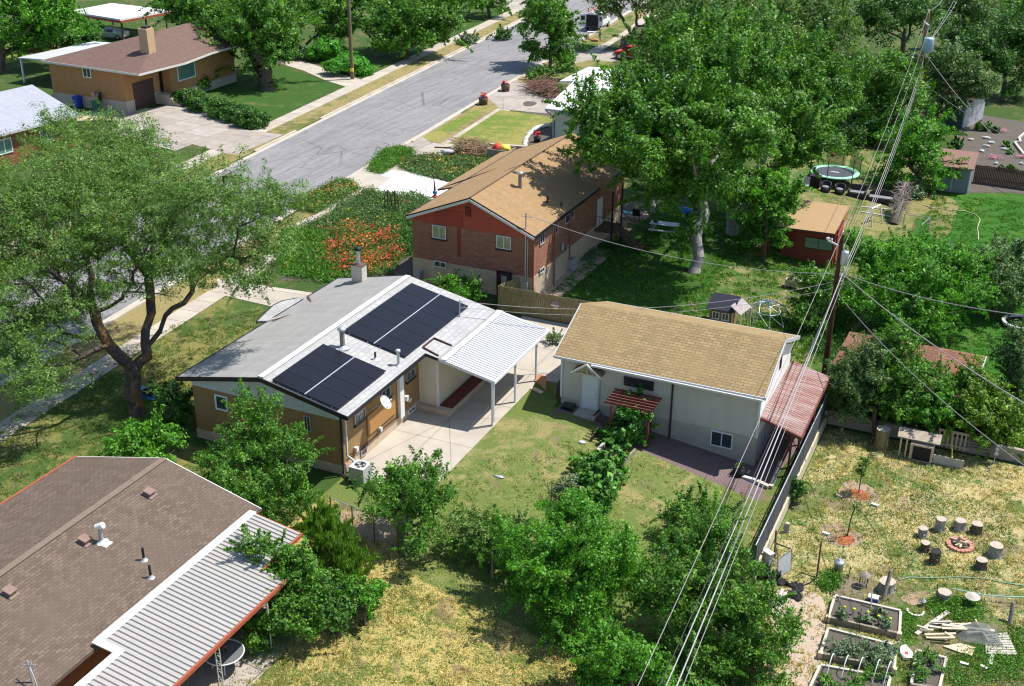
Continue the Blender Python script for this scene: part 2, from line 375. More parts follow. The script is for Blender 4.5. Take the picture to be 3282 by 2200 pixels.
def tree(name, label, base, blobs, leafmat, barkmat, nclump, per, leaf, cr, trunk_r, fork=.35, seed=1, cat='tree', group=None, limbs=(), shell=.45, noise=.28,
         flat=.6, maxc=130, up=.5, low=-.7, root=None, asp=.55, tip=.012, step=.5, noskel=False, forkpt=None, crown='crown', trunk='trunk', out=1., shoot=.4, gap=.3, vert=0., lobes=10):
    rng = np.random.default_rng(seed); base = Vector(base)
    bl = [(np.array(b[0]), b[1], b[2], b[3]) for b in blobs]
    bl0 = bl
    if lobes and gap:      # break every big lobe into many small ones, so the crown gets knobs, hollows and a ragged rim
        sub = []
        for c, rx, ry, rz in bl:
            if rx < 4*cr*.6: sub.append((c, rx, ry, rz)); continue
            m = int(lobes*(1+rx/6)); d = rng.normal(size=(m, 3)); d[:, 2] = np.abs(d[:, 2])*1.0-.35; d /= np.linalg.norm(d, axis=1)[:, None]
            for q in d:
                f = rng.uniform(.26, .42); sub.append((c+q*np.array((rx, ry, rz))*rng.uniform(.68, 1.04), rx*f, ry*f, rz*f*.9))
            sub.append((c, rx*.65, ry*.65, rz*.6))
        bl = sub
    C, N = blobpts(bl, nclump, rng, shell, noise, low); bl = bl0
    keep = C[:, 2] > base.z+.15
    if gap:
        q = C*(6.28/(5.5*cr))+rng.random(3)*6; keep &= (np.sin(q[:, 0])*np.sin(q[:, 1]+.7*q[:, 2])+.6*np.sin(q[:, 2]*1.3+q[:, 0]*.5)) > -1+gap*1.6
    C = C[keep]; N = N[keep]
    r = root or thing(name, label, cat, tuple(base), group)
    cen = sum((b[0]*b[1] for b in bl), np.zeros(3))/sum(b[1] for b in bl)
    top = max(b[0][2]+b[3] for b in bl)
    if forkpt is None: forkpt = np.array(base)*(1-fork)+fork*np.array((cen[0]*.6+base.x*.4, cen[1]*.6+base.y*.4, top))
    if not noskel:
        nd, pa, R = branches(np.array(base)-[0, 0, .45], forkpt, C, trunk_r, rng, limbs, maxc, step, tip)
        tubes(trunk, nd, pa, R, barkmat, r)
    k = len(C); cv = rng.random(k); m = (per*(.6+.8*rng.random(k))).astype(int)
    I = np.repeat(np.arange(k), m); off = rng.normal(size=(len(I), 3)); off /= np.linalg.norm(off, axis=1)[:, None]+1e-9
    off *= (rng.random(len(I))**.45)[:, None]*cr*(.6+.8*rng.random(k))[I][:, None]; off[:, 2] *= flat
    if shoot:
        sh = (rng.random(k) < shoot)[I]; ax = N/(np.linalg.norm(N, axis=1)[:, None]+1e-9)+rng.normal(size=(k, 3))*.35; ax[:, 2] += .45; ax /= np.linalg.norm(ax, axis=1)[:, None]
        u_ = rng.random(len(I))[:, None]*2.3-.3; off = np.where(sh[:, None], off*.42*(1.25-u_*.4)+ax[I]*u_*cr, off)
    off[:, 2] -= .15*cr*(off[:, 0]**2+off[:, 1]**2)/cr**2
    P = C[I]+off; Nn = N[I]*.6*out+off/cr*.5
    ok = P[:, 2] > base.z+.05
    leafmesh(crown, P[ok], Nn[ok], leaf, leafmat, r, rng=rng, clumpv=cv[I][ok], asp=asp, up=up, vert=vert)
    return r
def B(t, x, y, dep, rx, rz=None, ry=None):      # crown blob: pixel, depth, radii in metres
    p = PD(t, x, y, dep); rz = rx*.85 if rz is None else rz; ry = rx if ry is None else ry
    return (tuple(p), rx, ry, rz)
SHC = 0
def clipsheet(name, mt, pts, layer=1, kind='structure', label=None, cat=None):
    """flat sheet draped on the land: polygon of world points, cut where the slope changes"""
    polys = [[(p[0], p[1]) for p in pts]]
    def cut(poly, a):
        L = []; R = []
        for i in range(len(poly)):
            p = poly[i]; q = poly[(i+1) % len(poly)]
            (L if p[0] <= a else R).append(p)
            if p[0] == a: R.append(p)
            if (p[0]-a)*(q[0]-a) < 0:
                t = (a-p[0])/(q[0]-p[0]); m = (a, p[1]+t*(q[1]-p[1])); L.append(m); R.append(m)
        return [z for z in (L, R) if len(z) > 2]
    for a in (-20., -10.):
        nx = []
        for po in polys: nx += cut(po, a)
        polys = nx
    global SHC; SHC += 1
    mb = MB(); e = .004*layer+.0003*(SHC % 11); cyy = sum(p[1] for p in pts)/len(pts)
    for po in polys:
        cx = sum(p[0] for p in po)/len(po); q = [Vector((x, y, (gz(min(x, -8.11), y) if cx < -8.1 else (-1.7 if cyy < YW else -1.3))+e)) for x, y in po]
        A = sum(q[i].x*q[(i+1)%len(q)].y-q[(i+1)%len(q)].x*q[i].y for i in range(len(q)))
        mb.face(q if A > 0 else q[::-1])
    o = mb.build(name, mt); 
    if o.data.polygons and max(len(p.vertices) for p in o.data.polygons) > 4:
        import bmesh
        bm = bmesh.new(); bm.from_mesh(o.data); bmesh.ops.triangulate(bm, faces=bm.faces[:]); bm.to_mesh(o.data); bm.free()
    tag(o, label, cat, None, kind); return o
def GP(t, pts): return [G(t, x, y) for x, y in pts]
def smooth(pts, it=2):
    pts = [Vector(p) for p in pts]
    for _ in range(it):
        q = []
        for i in range(len(pts)):
            a = pts[i]; b = pts[(i+1) % len(pts)]; q += [a*.75+b*.25, a*.25+b*.75]
        pts = q
    return pts
# ================================================================== materials
M = {}
M['ground'] = grass('ground_mat', (.045,.09,.02), (.07,.12,.03), (.2,.18,.08), .35, dirtamt=.06)
M['lawn_yellow'] = grass('lawn_yellow_mat', (.12,.17,.04), (.19,.24,.065), (.38,.33,.14), .33, (.24,.18,.11), .05)
M['lawn_dry'] = grass('lawn_dry_mat', (.1,.16,.03), (.2,.23,.055), (.72,.56,.2), .55, (.27,.19,.11), .05, clump=.6, tall=.7)
M['lawn_straw'] = grass('lawn_straw_mat', (.1,.18,.04), (.2,.25,.075), (.76,.61,.3), .46, (.33,.24,.16), .1, clump=.55, tall=.7)
M['lawn_front'] = grass('lawn_front_mat', (.05,.1,.02), (.1,.15,.035), (.3,.27,.09), .46, dirtamt=.03)
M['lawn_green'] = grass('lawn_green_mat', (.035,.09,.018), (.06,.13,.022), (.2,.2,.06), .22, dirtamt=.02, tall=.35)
M['lawn_mid'] = grass('lawn_mid_mat', (.06,.12,.025), (.1,.17,.035), (.34,.29,.12), .47, dirtamt=.04)
M['lawn_vivid'] = grass('lawn_vivid_mat', (.03,.12,.014), (.055,.165,.022), (.17,.23,.05), .18, dirtamt=.0, tall=.35)
M['lawn_tidy'] = grass('lawn_tidy_mat', (.13,.19,.035), (.18,.235,.05), (.36,.32,.1), .5, dirtamt=.0, tall=.2, clump=.2)
M['strip_dry'] = grass('strip_dry_mat', (.12,.14,.04), (.18,.19,.06), (.4,.32,.14), .66, dirtamt=.04)
M['lawn_garden'] = grass('lawn_garden_mat', (.055,.13,.02), (.1,.19,.035), (.42,.34,.18), .45, (.28,.2,.14), .2)
M['dirt'] = mat('dirt_mat', (.3,.22,.15), .95, var=.35, scale=2.5, bump=.4)
M['darkdirt'] = mat('dark_dirt_mat', (.1,.085,.07), .95, var=.4, scale=3, bump=.5)
M['chips'] = mat('chips_mat', (.42,.33,.25), .95, var=.5, scale=14, bump=.8)
M['mulch'] = mat('mulch_mat', (.36,.1,.05), .95, var=.4, scale=12, bump=.8)
def asphalt():
    n = NT('asphalt_mat'); P = n.obj(); al = n.map(P, (1.2, .09, 1), -.08)
    a = n.noise(P, .12, 5, .65, .5); st = n.noise(al, 1.5, 5, .6, .3); g = n.noise(P, 30, 3, .8); m = n.noise(P, 2., 5, .7)
    c = n.mix(n.ramp(a, [(.35, 0.), (.65, 1.)]), (.17,.166,.168), (.245,.236,.232)); c = n.mix(n.ramp(st, [(.4, 0.), (.62, .85)]), c, (.3,.285,.272))
    c = n.mix(n.ramp(m, [(.3, .7), (.5, 0.)]), c, (.13,.13,.14)); c = n.mix(n.math('MULTIPLY', g, .5), c, (.15,.15,.155))
    v = n.n('TexVoronoi', feature='DISTANCE_TO_EDGE', i_Scale=.22); wd = n.mix(.35, n.map(P, (1, .6, 1)), n.n('TexNoise', i_Scale=.9, i_Detail=6).outputs['Color'], 'ADD')
    nn = n.t.nodes[-1]
    n.l(wd, v.inputs['Vector']); k = n.ramp(v.outputs[0], [(0., .75), (.006, .6), (.012, 0.)]); gate = n.ramp(n.noise(P, .16, 2), [(.45, 0.), (.55, 1.)])
    c = n.mix(n.math('MULTIPLY', k, gate), c, (.09,.085,.085)); n.bump(g, .3, .01); return n.done(c, .85, 0, .25)
M['asphalt'] = asphalt()
M['crack'] = mat('crack_filler_mat', (.1,.1,.105), .7, var=.3)
M['kerb'] = concrete('kerb_mat', (.54,.48,.4), .3)
M['walk'] = concrete('walk_mat', (.53,.47,.39), .28, (60, 1.6, -.08))
M['pad'] = concrete('pad_mat', (.47,.42,.35), .22)
M['drive_white'] = concrete('drive_white_mat', (.86,.86,.86), .05, (4.4, 3.2))
M['drive_old'] = concrete('drive_old_mat', (.46,.41,.36), .35, (3.2, 3.2, .1))
M['pavers'] = shingle('pavers_mat', (.17,.12,.115), (.23,.165,.155), (.1,.08,.08), .3, .15, ms=.01)
M['shade_grey'] = concrete('footing_mat', (.36,.33,.3), .3)
M['roof_silver_smooth'] = shingle('roof_silver_smooth_mat', (.27,.265,.255), (.33,.325,.31), (.23,.225,.22), .9, .28, ms=.006, dirt=.12, bump=.15)
M['roof_silver_tile'] = shingle('roof_silver_tile_mat', (.36,.355,.345), (.47,.465,.455), (.2,.195,.195), .5, .3, ms=.014, dirt=.15, bump=.7)
M['roof_brown'] = shingle('roof_brown_mat', (.115,.082,.062), (.19,.145,.112), (.08,.055,.045), .27, .135, ms=.01, dirt=.12, bump=.8)
M['roof_gold'] = shingle('roof_gold_mat', (.26,.185,.09), (.375,.275,.14), (.13,.09,.045), .42, .19, ms=.016, dirt=.05, bump=.8)
M['roof_tan'] = shingle('roof_tan_mat', (.29,.185,.09), (.37,.245,.13), (.2,.125,.062), .36, .15, ms=.01, dirt=.06, bump=.5)
M['roof_umber'] = shingle('roof_umber_mat', (.14,.09,.075), (.19,.125,.1), (.1,.065,.055), .36, .15, ms=.008, dirt=.08, bump=.4)
M['roof_redbrown'] = shingle('roof_redbrown_mat', (.16,.075,.05), (.3,.16,.1), (.08,.04,.03), .55, .28, ms=.02, dirt=.05, bump=.8)
M['roof_whitish'] = shingle('roof_whitish_mat', (.32,.33,.37), (.41,.42,.47), (.25,.26,.29), .4, .18, ms=.012, dirt=.08, bump=.3)
M['brick_red'] = shingle('brick_red_mat', (.25,.1,.065), (.46,.23,.15), (.32,.2,.15), .4, .085, ms=.006, dirt=.12, bump=.4, bias=-.1)
M['brick_tan'] = shingle('brick_tan_mat', (.31,.185,.08), (.39,.24,.11), (.27,.19,.11), .3, .085, ms=.005, dirt=.1, bump=.3)
M['brick_orange'] = shingle('brick_orange_mat', (.41,.215,.09), (.48,.265,.115), (.36,.21,.11), .3, .09, ms=.005, dirt=.06, bump=.25)
M['brick_rust'] = shingle('brick_rust_mat', (.24,.08,.04), (.33,.13,.07), (.2,.12,.08), .3, .09, ms=.005, dirt=.1, bump=.3)
M['stucco'] = mat('foundation_tan_mat', (.5,.385,.27), .9, var=.3, scale=1.2, bump=.2)
M['stucco_grey'] = mat('foundation_grey_mat', (.44,.39,.32), .9, var=.34, scale=1.0, bump=.2)
M['siding_cream'] = siding('siding_cream_mat', (.7,.62,.48), .16)
M['siding_white'] = siding('siding_white_mat', (.6,.55,.475), .11, .8)
M['siding_red'] = siding('siding_red_mat', (.45,.085,.055), .2, .5, vert=True)
M['panel_red'] = mat('panel_red_mat', (.34,.06,.035), .7, var=.06)
M['siding_greyboard'] = siding('siding_greyboard_mat', (.55,.57,.57), .3, .85, vert=True)
M['white'] = mat('white_paint_mat', (.72,.72,.71), .5, var=.05)
M['offwhite'] = mat('offwhite_paint_mat', (.62,.6,.55), .6, var=.08)
M['black_trim'] = mat('black_trim_mat', (.022,.018,.022), .45, var=.1)
M['gutter_brown'] = mat('gutter_brown_mat', (.07,.03,.025), .5, var=.1)
M['rust_red'] = mat('rust_red_mat', (.33,.085,.045), .6, var=.2)
M['metal_white'] = mat('metal_white_mat', (.5,.5,.51), .4, 0., var=.07, scale=1.5)
M['metal_grey'] = mat('metal_grey_mat', (.42,.43,.44), .45, .3, var=.15)
M['galv'] = mat('galv_mat', (.5,.52,.55), .4, .6, var=.15)
M['patio_metal'] = mat('patio_metal_mat', (.35,.335,.31), .5, 0., var=.12, scale=.8)
M['glass'] = mat('window_glass_mat', (.035,.045,.05), .06, 0., var=.3, spec=.8)
M['curtain_glass'] = mat('curtain_glass_mat', (.3,.29,.17), .12, 0., var=.45, scale=1.6, spec=.7)
M['teal_glass'] = mat('teal_glass_mat', (.12,.22,.2), .05, 0., var=.4, scale=1., spec=.9)
M['black'] = mat('black_mat', (.015,.015,.017), .6, var=.1)
M['wood_grey'] = bark('wood_grey_mat', (.2,.17,.13), (.34,.3,.24))
M['wood_dark'] = mat('wood_dark_mat', (.12,.07,.045), .85, var=.3, scale=5)
M['wood_red'] = mat('wood_red_mat', (.17,.05,.04), .75, var=.2, scale=5)
M['wood_pale'] = mat('wood_pale_mat', (.58,.46,.32), .8, var=.25, scale=4)
M['wood_white'] = mat('wood_white_mat', (.46,.42,.35), .8, var=.2, scale=6)
M['plastic_blue'] = mat('plastic_blue_mat', (.02,.08,.42), .4, var=.08)
M['plastic_green'] = mat('plastic_green_mat', (.02,.14,.1), .4, var=.08)
M['red_orange'] = mat('red_orange_mat', (.62,.06,.03), .6, var=.15)
M['yellow'] = mat('yellow_mat', (.75,.6,.08), .6, var=.15)
M['cyan'] = mat('cyan_cloth_mat', (.2,.5,.58), .8, var=.1)
M['solar'] = None
def solar():
    n = NT('solar_cell_mat'); uv = n.uv(); s = n.n('SeparateXYZ'); n.l(uv, s.inputs[0])
    g = None
    for k, st in ((0, .16), (1, .16)):
        v = n.math('FRACT', n.math('DIVIDE', s.outputs[k], st)); a = n.ramp(v, [(0., 1.), (.05, 0.), (.95, 0.), (1., 1.)]); g = a if g is None else n.math('MAXIMUM', g, a)
    f = n.noise(n.obj(), .5, 3)
    c = n.mix(f, (.006,.006,.009), (.012,.012,.018)); c = n.mix(n.math('MULTIPLY', g, .35), c, (.022,.023,.03)); return n.done(c, .3, 0, .3)
M['solar'] = solar()
# ================================================================== ground
mb = MB()
for xs, z in (((-420, -20), (0, 0)), ((-20, -10), (0, -1.3)), ((-10, -8.12), (-1.3, -1.3))):
    mb.face([(xs[0], -60, z[0]), (xs[1], -60, z[1]), (xs[1], 620, z[1]), (xs[0], 620, z[0])])
mb.face([(-8.12, -60, -1.7), (420, -60, -1.7), (420, YW, -1.7), (-8.12, YW, -1.7)]); mb.face([(-8.12, YW, -1.3), (420, YW, -1.3), (420, 620, -1.3), (-8.12, 620, -1.3)])
mb.face([(-8.12, -60, -1.3), (-8.12, -60, -1.7), (-8.12, YW, -1.7), (-8.12, YW, -1.3)][::-1]); mb.face([(-8.12, YW, -1.7), (420, YW, -1.7), (420, YW, -1.3), (-8.12, YW, -1.3)])
tag(mb.build('ground', M['ground'], loc=(0, 0, 0)), kind='structure')
def SL(y): return -64.44-.0858*(y-84.4)      # left kerb line of the street
def SR(y): return -52.65-.073*(y-81.9)
def strip(name, m, f, a, b, y0, y1, layer, h=0., n=14):
    if not h:
        ys = [y0+(y1-y0)*i/n for i in range(n+1)]
        return clipsheet(name, m, [(f(y)+a, y) for y in ys]+[(f(y)+b, y) for y in ys[::-1]], layer)
    mb = MB(); mb.prism([(f(y0)+a, y0), (f(y0)+b, y0), (f(y1)+b, y1), (f(y1)+a, y1)], .001, h); return tag(mb.build(name, m), kind='structure')
ys = [-40, 300]
clipsheet('street', M['asphalt'], [(SL(-40), -40), (SR(-40), -40), (SR(300), 300), (SL(300), 300)], 1)
strip('gutter', M['kerb'], SL, -.05, .45, -40, 300, 2); strip('gutter', M['kerb'], SR, -.45, .05, -40, 300, 2)
for a, b in ((-40, 76.5), (85.5, 93), (98, 300)): strip('kerb', M['kerb'], SL, -.28, -.04, a, b, 1, .12)
for a, b in ((-40, 71), (77, 80.5), (94.5, 106), (112.5, 300)): strip('kerb', M['kerb'], SR, .04, .28, a, b, 1, .12)
mb = MB(); rc = random.Random(3)
for pl in ([(1370,525),(1500,540),(1610,570),(1720,590),(1800,598)],[(970,740),(1110,760),(1210,800),(1395,822)],[(990,812),(1060,815),(1110,825),(1135,840)],[(755,840),(870,858)],
  [(815,925),(805,940),(900,960),(1030,1000),(1130,1020)],[(1040,975),(1080,960),(1150,970),(1250,990)],[(460,1105),(610,1125)],[(740,1135),(850,1170),(920,1175)],[(1430,440),(1600,440),(1830,450)],
  [(500,1430),(600,1340),(720,1320),(800,1290)],[(1440,460),(1480,470)],[(960,1060),(1060,1090)],[(1600,360),(1800,378),(1950,378)],[(250,1300),(330,1250),(480,1270)],[(1250,650),(1400,640),(1500,610)]):
    q = [G('B', x, y) for x, y in pl]; pts = []
    for i in range(len(q)-1):
        for k in range(8): p = q[i].lerp(q[i+1], k/8); pts.append(Vector((p.x+rc.uniform(-.05,.05), p.y+rc.uniform(-.02,.02)*(q[i+1]-q[i]).length, .009)))
    pts.append(Vector((q[-1].x, q[-1].y, .009)))
    for i in range(len(pts)-1):
        a, b = pts[i], pts[i+1]; t = (b-a).normalized(); s = Vector((-t.y, t.x, 0))*rc.uniform(.015,.045); mb.face([a-s, b-s, b+s, a+s])
tag(mb.build('road_crack', M['crack']), kind='structure')
def sheet(name, mk, t, pts, layer=1, sm=0):
    P = GP(t, pts); 
    if sm: P = smooth(P, sm)
    return clipsheet(name, M[mk], P, layer)
# far side of the street
strip('grass_strip', M['strip_dry'], SL, -2.7, -.28, -40, 300, 1); strip('sidewalk', M['walk'], SL, -4.3, -2.7, -40, 300, 2)
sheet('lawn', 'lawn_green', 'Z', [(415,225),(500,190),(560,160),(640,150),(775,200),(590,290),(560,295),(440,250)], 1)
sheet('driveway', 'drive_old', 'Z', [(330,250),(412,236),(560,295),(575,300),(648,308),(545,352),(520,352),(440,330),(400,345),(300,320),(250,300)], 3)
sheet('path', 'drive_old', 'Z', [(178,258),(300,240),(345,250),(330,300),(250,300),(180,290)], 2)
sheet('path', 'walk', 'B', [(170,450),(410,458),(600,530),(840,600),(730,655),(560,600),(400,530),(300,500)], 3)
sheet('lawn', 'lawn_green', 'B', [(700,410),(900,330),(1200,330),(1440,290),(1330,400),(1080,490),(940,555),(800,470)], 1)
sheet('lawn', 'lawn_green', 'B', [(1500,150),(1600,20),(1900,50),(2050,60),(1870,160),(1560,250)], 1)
sheet('driveway', 'drive_old', 'B', [(1680,-20),(2150,-20),(2040,65),(1960,70)], 3)
sheet('lawn', 'lawn_tidy', 'A', [(-400,420),(60,290),(500,300),(330,440),(150,440),(0,500),(-400,600)], 1)
# near side of the street
strip('grass_strip', M['strip_dry'], SR, .28, 2.9, -40, 300, 1); strip('sidewalk', M['walk'], SR, 2.9, 4.4, -40, 300, 2)
clipsheet('lawn', M['lawn_front'], [(SR(-40)+4.4, -40), (-27.8, -40), (-27.8, 38), (-36.5, 41), (-36.5, 54.5), (-42.5, 56.5), (SR(56)+4.4, 56.8)], 1)
sheet('path', 'walk', 'E', [(1560,660),(2240,760),(2240,830),(1980,865),(1560,770)], 3)
clipsheet('lawn', M['lawn_tidy'], GP('B', [(1880,825),(2280,880),(2280,960),(2100,1010),(2060,1100),(1880,1100),(1790,1120),(1480,1085)]), 3)
clipsheet('grass_strip', M['lawn_tidy'], smooth(GP('B', [(1770,790),(1815,790),(1440,1050),(1350,1062),(1300,1035),(1320,1010)]), 1), 4)
sheet('driveway', 'drive_old', 'B', [(1780,735),(1990,600),(2330,720),(2339,760),(2240,850),(2200,850),(1885,822)], 3)
sheet('driveway', 'drive_old', 'B', [(1120,1105),(1300,1030),(1360,1070),(1560,1100),(1400,1150),(1560,1230),(1250,1180)], 3)
sheet('driveway', 'pad', 'G', [(540,465),(660,390),(760,345),(960,340),(1100,330),(1000,400),(930,440),(760,560),(650,545)], 3)
sheet('driveway', 'drive_white', 'G', [(905,385),(1040,390),(1200,430),(1450,495),(1460,620),(1250,640),(960,590),(765,558),(925,440),(835,425)], 4)
sheet('path', 'walk', 'G', [(640,545),(690,548),(340,790),(120,870),(60,850),(290,750)], 4)
sheet('soil', 'darkdirt', 'G', [(1005,350),(1100,270),(1740,290),(1740,320),(1430,480),(1040,385)], 3)
sheet('soil', 'darkdirt', 'G', [(700,560),(1240,620),(1080,760),(1095,1290),(880,1320),(0,1300),(0,900),(340,800)], 3)
sheet('soil', 'darkdirt', 'G', [(420,500),(560,480),(640,540),(290,740),(60,700)], 3)
sheet('soil', 'darkdirt', 'G', [(735,390),(780,330),(850,260),(1020,200),(1110,240),(960,340),(830,410)], 4)
sheet('driveway', 'walk', 'G', [(1390,160),(1440,165),(1330,270),(1230,240),(1150,250),(1290,190)], 4)
sheet('gravel_bed', 'darkdirt', 'G', [(2030,190),(2060,90),(2140,30),(2270,15),(2270,140),(2090,210)], 4)
clipsheet('soil', M['darkdirt'], [(-44, 126), (-50, 112), (-46, 104), (-40, 104), (-36, 118)], 2)
# our own yards
clipsheet('lawn', M['lawn_yellow'], [(-23.2, 41.2), (-23.2, 54.3), (-21.6, 55.4), (-21.2, 52), (-8.2, 51.2), (-8.2, 34.5), (-20, 35.4), (-24.8, 38.5), (-27.6, 39.5), (-27.6, 41.2)], 1)
clipsheet('lawn', M['lawn_dry'], [(-27.7, -20), (-8.2, -20), (-8.2, 34.5), (-20, 35.4), (-24.8, 38.5), (-27.6, 39.5)], 1)
clipsheet('patio', M['pad'], [(-27.68, 41.9), (-27.68, 48.6), (-27.68, 62.3), (-21.1, 62.3), (-21.1, 54.8), (-23.2, 54.6), (-23.2, 41.2), (-24.5, 41.0)], 2)
mb = MB()
for a, b in (((-25.65,48.4),(-23.25,44.0)),((-25.65,48.4),(-27.6,42.0)),((-25.65,48.4),(-23.25,49.6)),((-27.68,46.2),(-23.25,46.2)),((-25.6,48.4),(-25.6,42)),((-25.65,50.9),(-23.2,50.9)),((-23.9,48.6),(-23.9,55.2)),((-26.2,55.4),(-21.2,55.4)),((-27,58.5),(-21.2,58.5)),((-24,55.4),(-24,62))):
    A = Vector((*a, .012)); Bv = Vector((*b, .012)); t = (Bv-A).normalized(); s = Vector((-t.y, t.x, 0))*.015; mb.face([A-s, Bv-s, Bv+s, A+s])
tag(mb.build('slab_joint', mat('joint_mat', (.2,.17,.14), .9)), kind='structure')
clipsheet('patio', M['pavers'], [(-21.0, 52.6), (-21.0, 51.2), (-19.4, 51.9), (-17.2, 50.7), (-9.3, 49.6), (-9.3, 51), (-8.3, 59.4), (-10.45, 59.4), (-10.45, 52.6)], 2)
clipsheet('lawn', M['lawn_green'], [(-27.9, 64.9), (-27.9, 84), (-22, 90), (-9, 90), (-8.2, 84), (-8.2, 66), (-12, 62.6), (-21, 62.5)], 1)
clipsheet('lawn', M['lawn_mid'], smooth([(-18, 88), (-9, 88), (-8.2, 84), (-8.2, 75), (-10, 62.6), (-17, 62.6), (-16.2, 69.5), (-19, 72.5), (-17.8, 80)], 1), 2)
clipsheet('soil', M['chips'], [(-28.0, 64.9), (-28.0, 76), (-26.4, 74), (-26.6, 66.4), (-27.4, 64.0)], 2)
sheet('patio', 'dirt', 'H', [(400,800),(600,660),(870,650),(890,690),(760,790),(640,870),(500,890)], 3)
clipsheet('lawn', M['lawn_mid'], [(-21, 90), (-24, 118), (-8.2, 118), (-8.2, 90)], 1)
clipsheet('lawn', M['lawn_vivid'], [(-7.9, 60.5), (-7.9, 104.7), (-5, 105.2), (-1.5, 107), (16, 100), (30, 100), (30, 60.5)], 1)
sheet('dry_patch', 'lawn_mid', 'I', [(1330,600),(1450,570),(1640,650),(1600,760),(1570,900),(1470,980),(1370,900),(1380,820),(1180,740)], 2, 2)
clipsheet('soil', M['darkdirt'], [(-4.9, 105.5), (-1.4, 107.2), (14, 101), (24, 125), (-8, 135), (-8, 112)], 2)
clipsheet('lawn', M['lawn_straw'], [(-7.98, -20), (-7.98, 59.3), (40, 59.3), (40, -20)], 1)
sheet('soil', 'chips', 'Q', [(120,900),(260,860),(420,870),(560,950),(540,1200),(480,1568),(300,1568),(180,1200)], 2, 1)
sheet('soil', 'chips', 'Q', [(520,1180),(1060,1250),(1050,1300),(560,1170)], 3)
sheet('garden_soil', 'lawn_garden', 'Q', [(500,820),(600,740),(900,830),(960,930),(1300,960),(1480,1090),(1976,1150),(1976,1568),(470,1568),(1100,1250),(1140,1100),(1100,1040),(620,930)], 2)
sheet('soil', 'dirt', 'M', [(400,1440),(440,1350),(520,1310),(640,1360),(740,1430),(700,1490),(480,1480)], 2, 2)
sheet('soil', 'dirt', 'Q', [(500,480),(520,400),(640,390),(760,450),(850,500),(760,580),(600,560)], 2, 2)
sheet('mulch_ring', 'mulch', 'Q', [(715,160),(790,150),(860,185),(870,230),(790,240),(740,200)], 4, 2)
sheet('mulch_ring', 'mulch', 'Q', [(625,510),(670,480),(740,485),(768,525),(720,560),(640,550)], 4, 2)
sheet('soil', 'dirt', 'Q', [(1670,460),(1740,470),(1750,500),(1690,505)], 3, 2); sheet('soil', 'dirt', 'Q', [(1060,930),(1200,900),(1280,960),(1180,1000)], 4, 2)
sheet('soil', 'dirt', 'O', [(330,470),(600,470),(740,590),(700,680),(520,640),(340,540)], 3, 2)
clipsheet('patio', M['drive_old'], [(-26.4, 10), (-22.6, 10), (-22.9, 32.3), (-26.4, 32.3)], 3)

sheet('lawn', 'lawn_mid', 'C', [(370,480),(930,140),(1010,190),(860,300),(700,400),(480,490)], 3)
sheet('driveway', 'drive_old', 'C', [(220,520),(330,460),(500,500),(760,470),(900,520),(760,580),(560,560),(360,590)], 4)
sheet('lawn', 'lawn_mid', 'C', [(360,600),(560,560),(760,580),(700,680),(560,680),(420,800),(200,780),(0,700),(0,640)], 3)
sheet('oil_stain', 'darkdirt', 'B', [(2045,770),(2090,758),(2165,772),(2130,797),(2060,803)], 5, 2)
# ================================================================== houses
def win(root, o, t, n, w, h, pane='glass', style='slide', fw=.05, sill=None, fm='white', dp=.05):
    """window on a wall: o = lower-left corner on the wall face, t along the wall, n outward"""
    o = Vector(o); t = Vector(t); n = Vector(n)
    a = MB(); a.obox(o, t, Z1, n, (fw*.5, w-fw*.5), (fw*.5, h-fw*.5), (-.04, .018)); f = a.build('window', M[pane], root)
    a = MB()
    for q in (((0, w), (0, fw)), ((0, w), (h-fw, h)), ((0, fw), (fw, h-fw)), ((w-fw, w), (fw, h-fw))): a.obox(o, t, Z1, n, q[0], q[1], (0, dp))
    if style == 'slide': a.obox(o, t, Z1, n, (w/2-fw*.4, w/2+fw*.4), (fw, h-fw), (0, dp*.8))
    if style == 'grid':
        for k in (1, 2): a.obox(o, t, Z1, n, (w*k/3-.012, w*k/3+.012), (fw, h-fw), (0, dp*.7))
        a.obox(o, t, Z1, n, (fw, w-fw), (h/2-.012, h/2+.012), (0, dp*.65))
    a.build('frame', M[fm], f)
    if sill: MB().obox(o, t, Z1, n, (-.06, w+.06), (-.1, -.002), (0, .1)).build('sill', M[sill], f)
    return f
def wall(mb, a, b, z0, z1, mi=0):   # one vertical wall face a->b, outward to the right of travel
    mb.face([(a[0], a[1], z0), (b[0], b[1], z0), (b[0], b[1], z1), (a[0], a[1], z1)], mi)
def boxwalls(x0, x1, y0, y1, z0, z1, inset=0):
    mb = MB(); mb.box((x0+inset, x1-inset), (y0+inset, y1-inset), (z0, z1)); return mb
def vent_pipe(root, base, r, h, m, cap=None, flash=None, name='vent_pipe'):
    b = Vector(base); o = MB().tube([b-Z1*.1, b+Z1*h], r, 12).build(name, M[m], root)
    if cap: MB().lathe(b+Z1*h, [(r*1.02, -.02), (r*1.7, .0), (r*1.7, .1), (r*.3, .16), (0.001, .16)], 14).build('cap', M[cap], o)
    if flash: MB().lathe(b, [(r*3.2, -.01), (r*1.3, .06), (r*1.05, .12)], 12).build('flashing', M[flash], o)
    return o
def onplane(t, x, y, p, n):
    d = ray(t, x, y); n = Vector(n); o = Vector((0, 0, H0)); return o+d*((Vector(p)-o).dot(n)/d.dot(n))
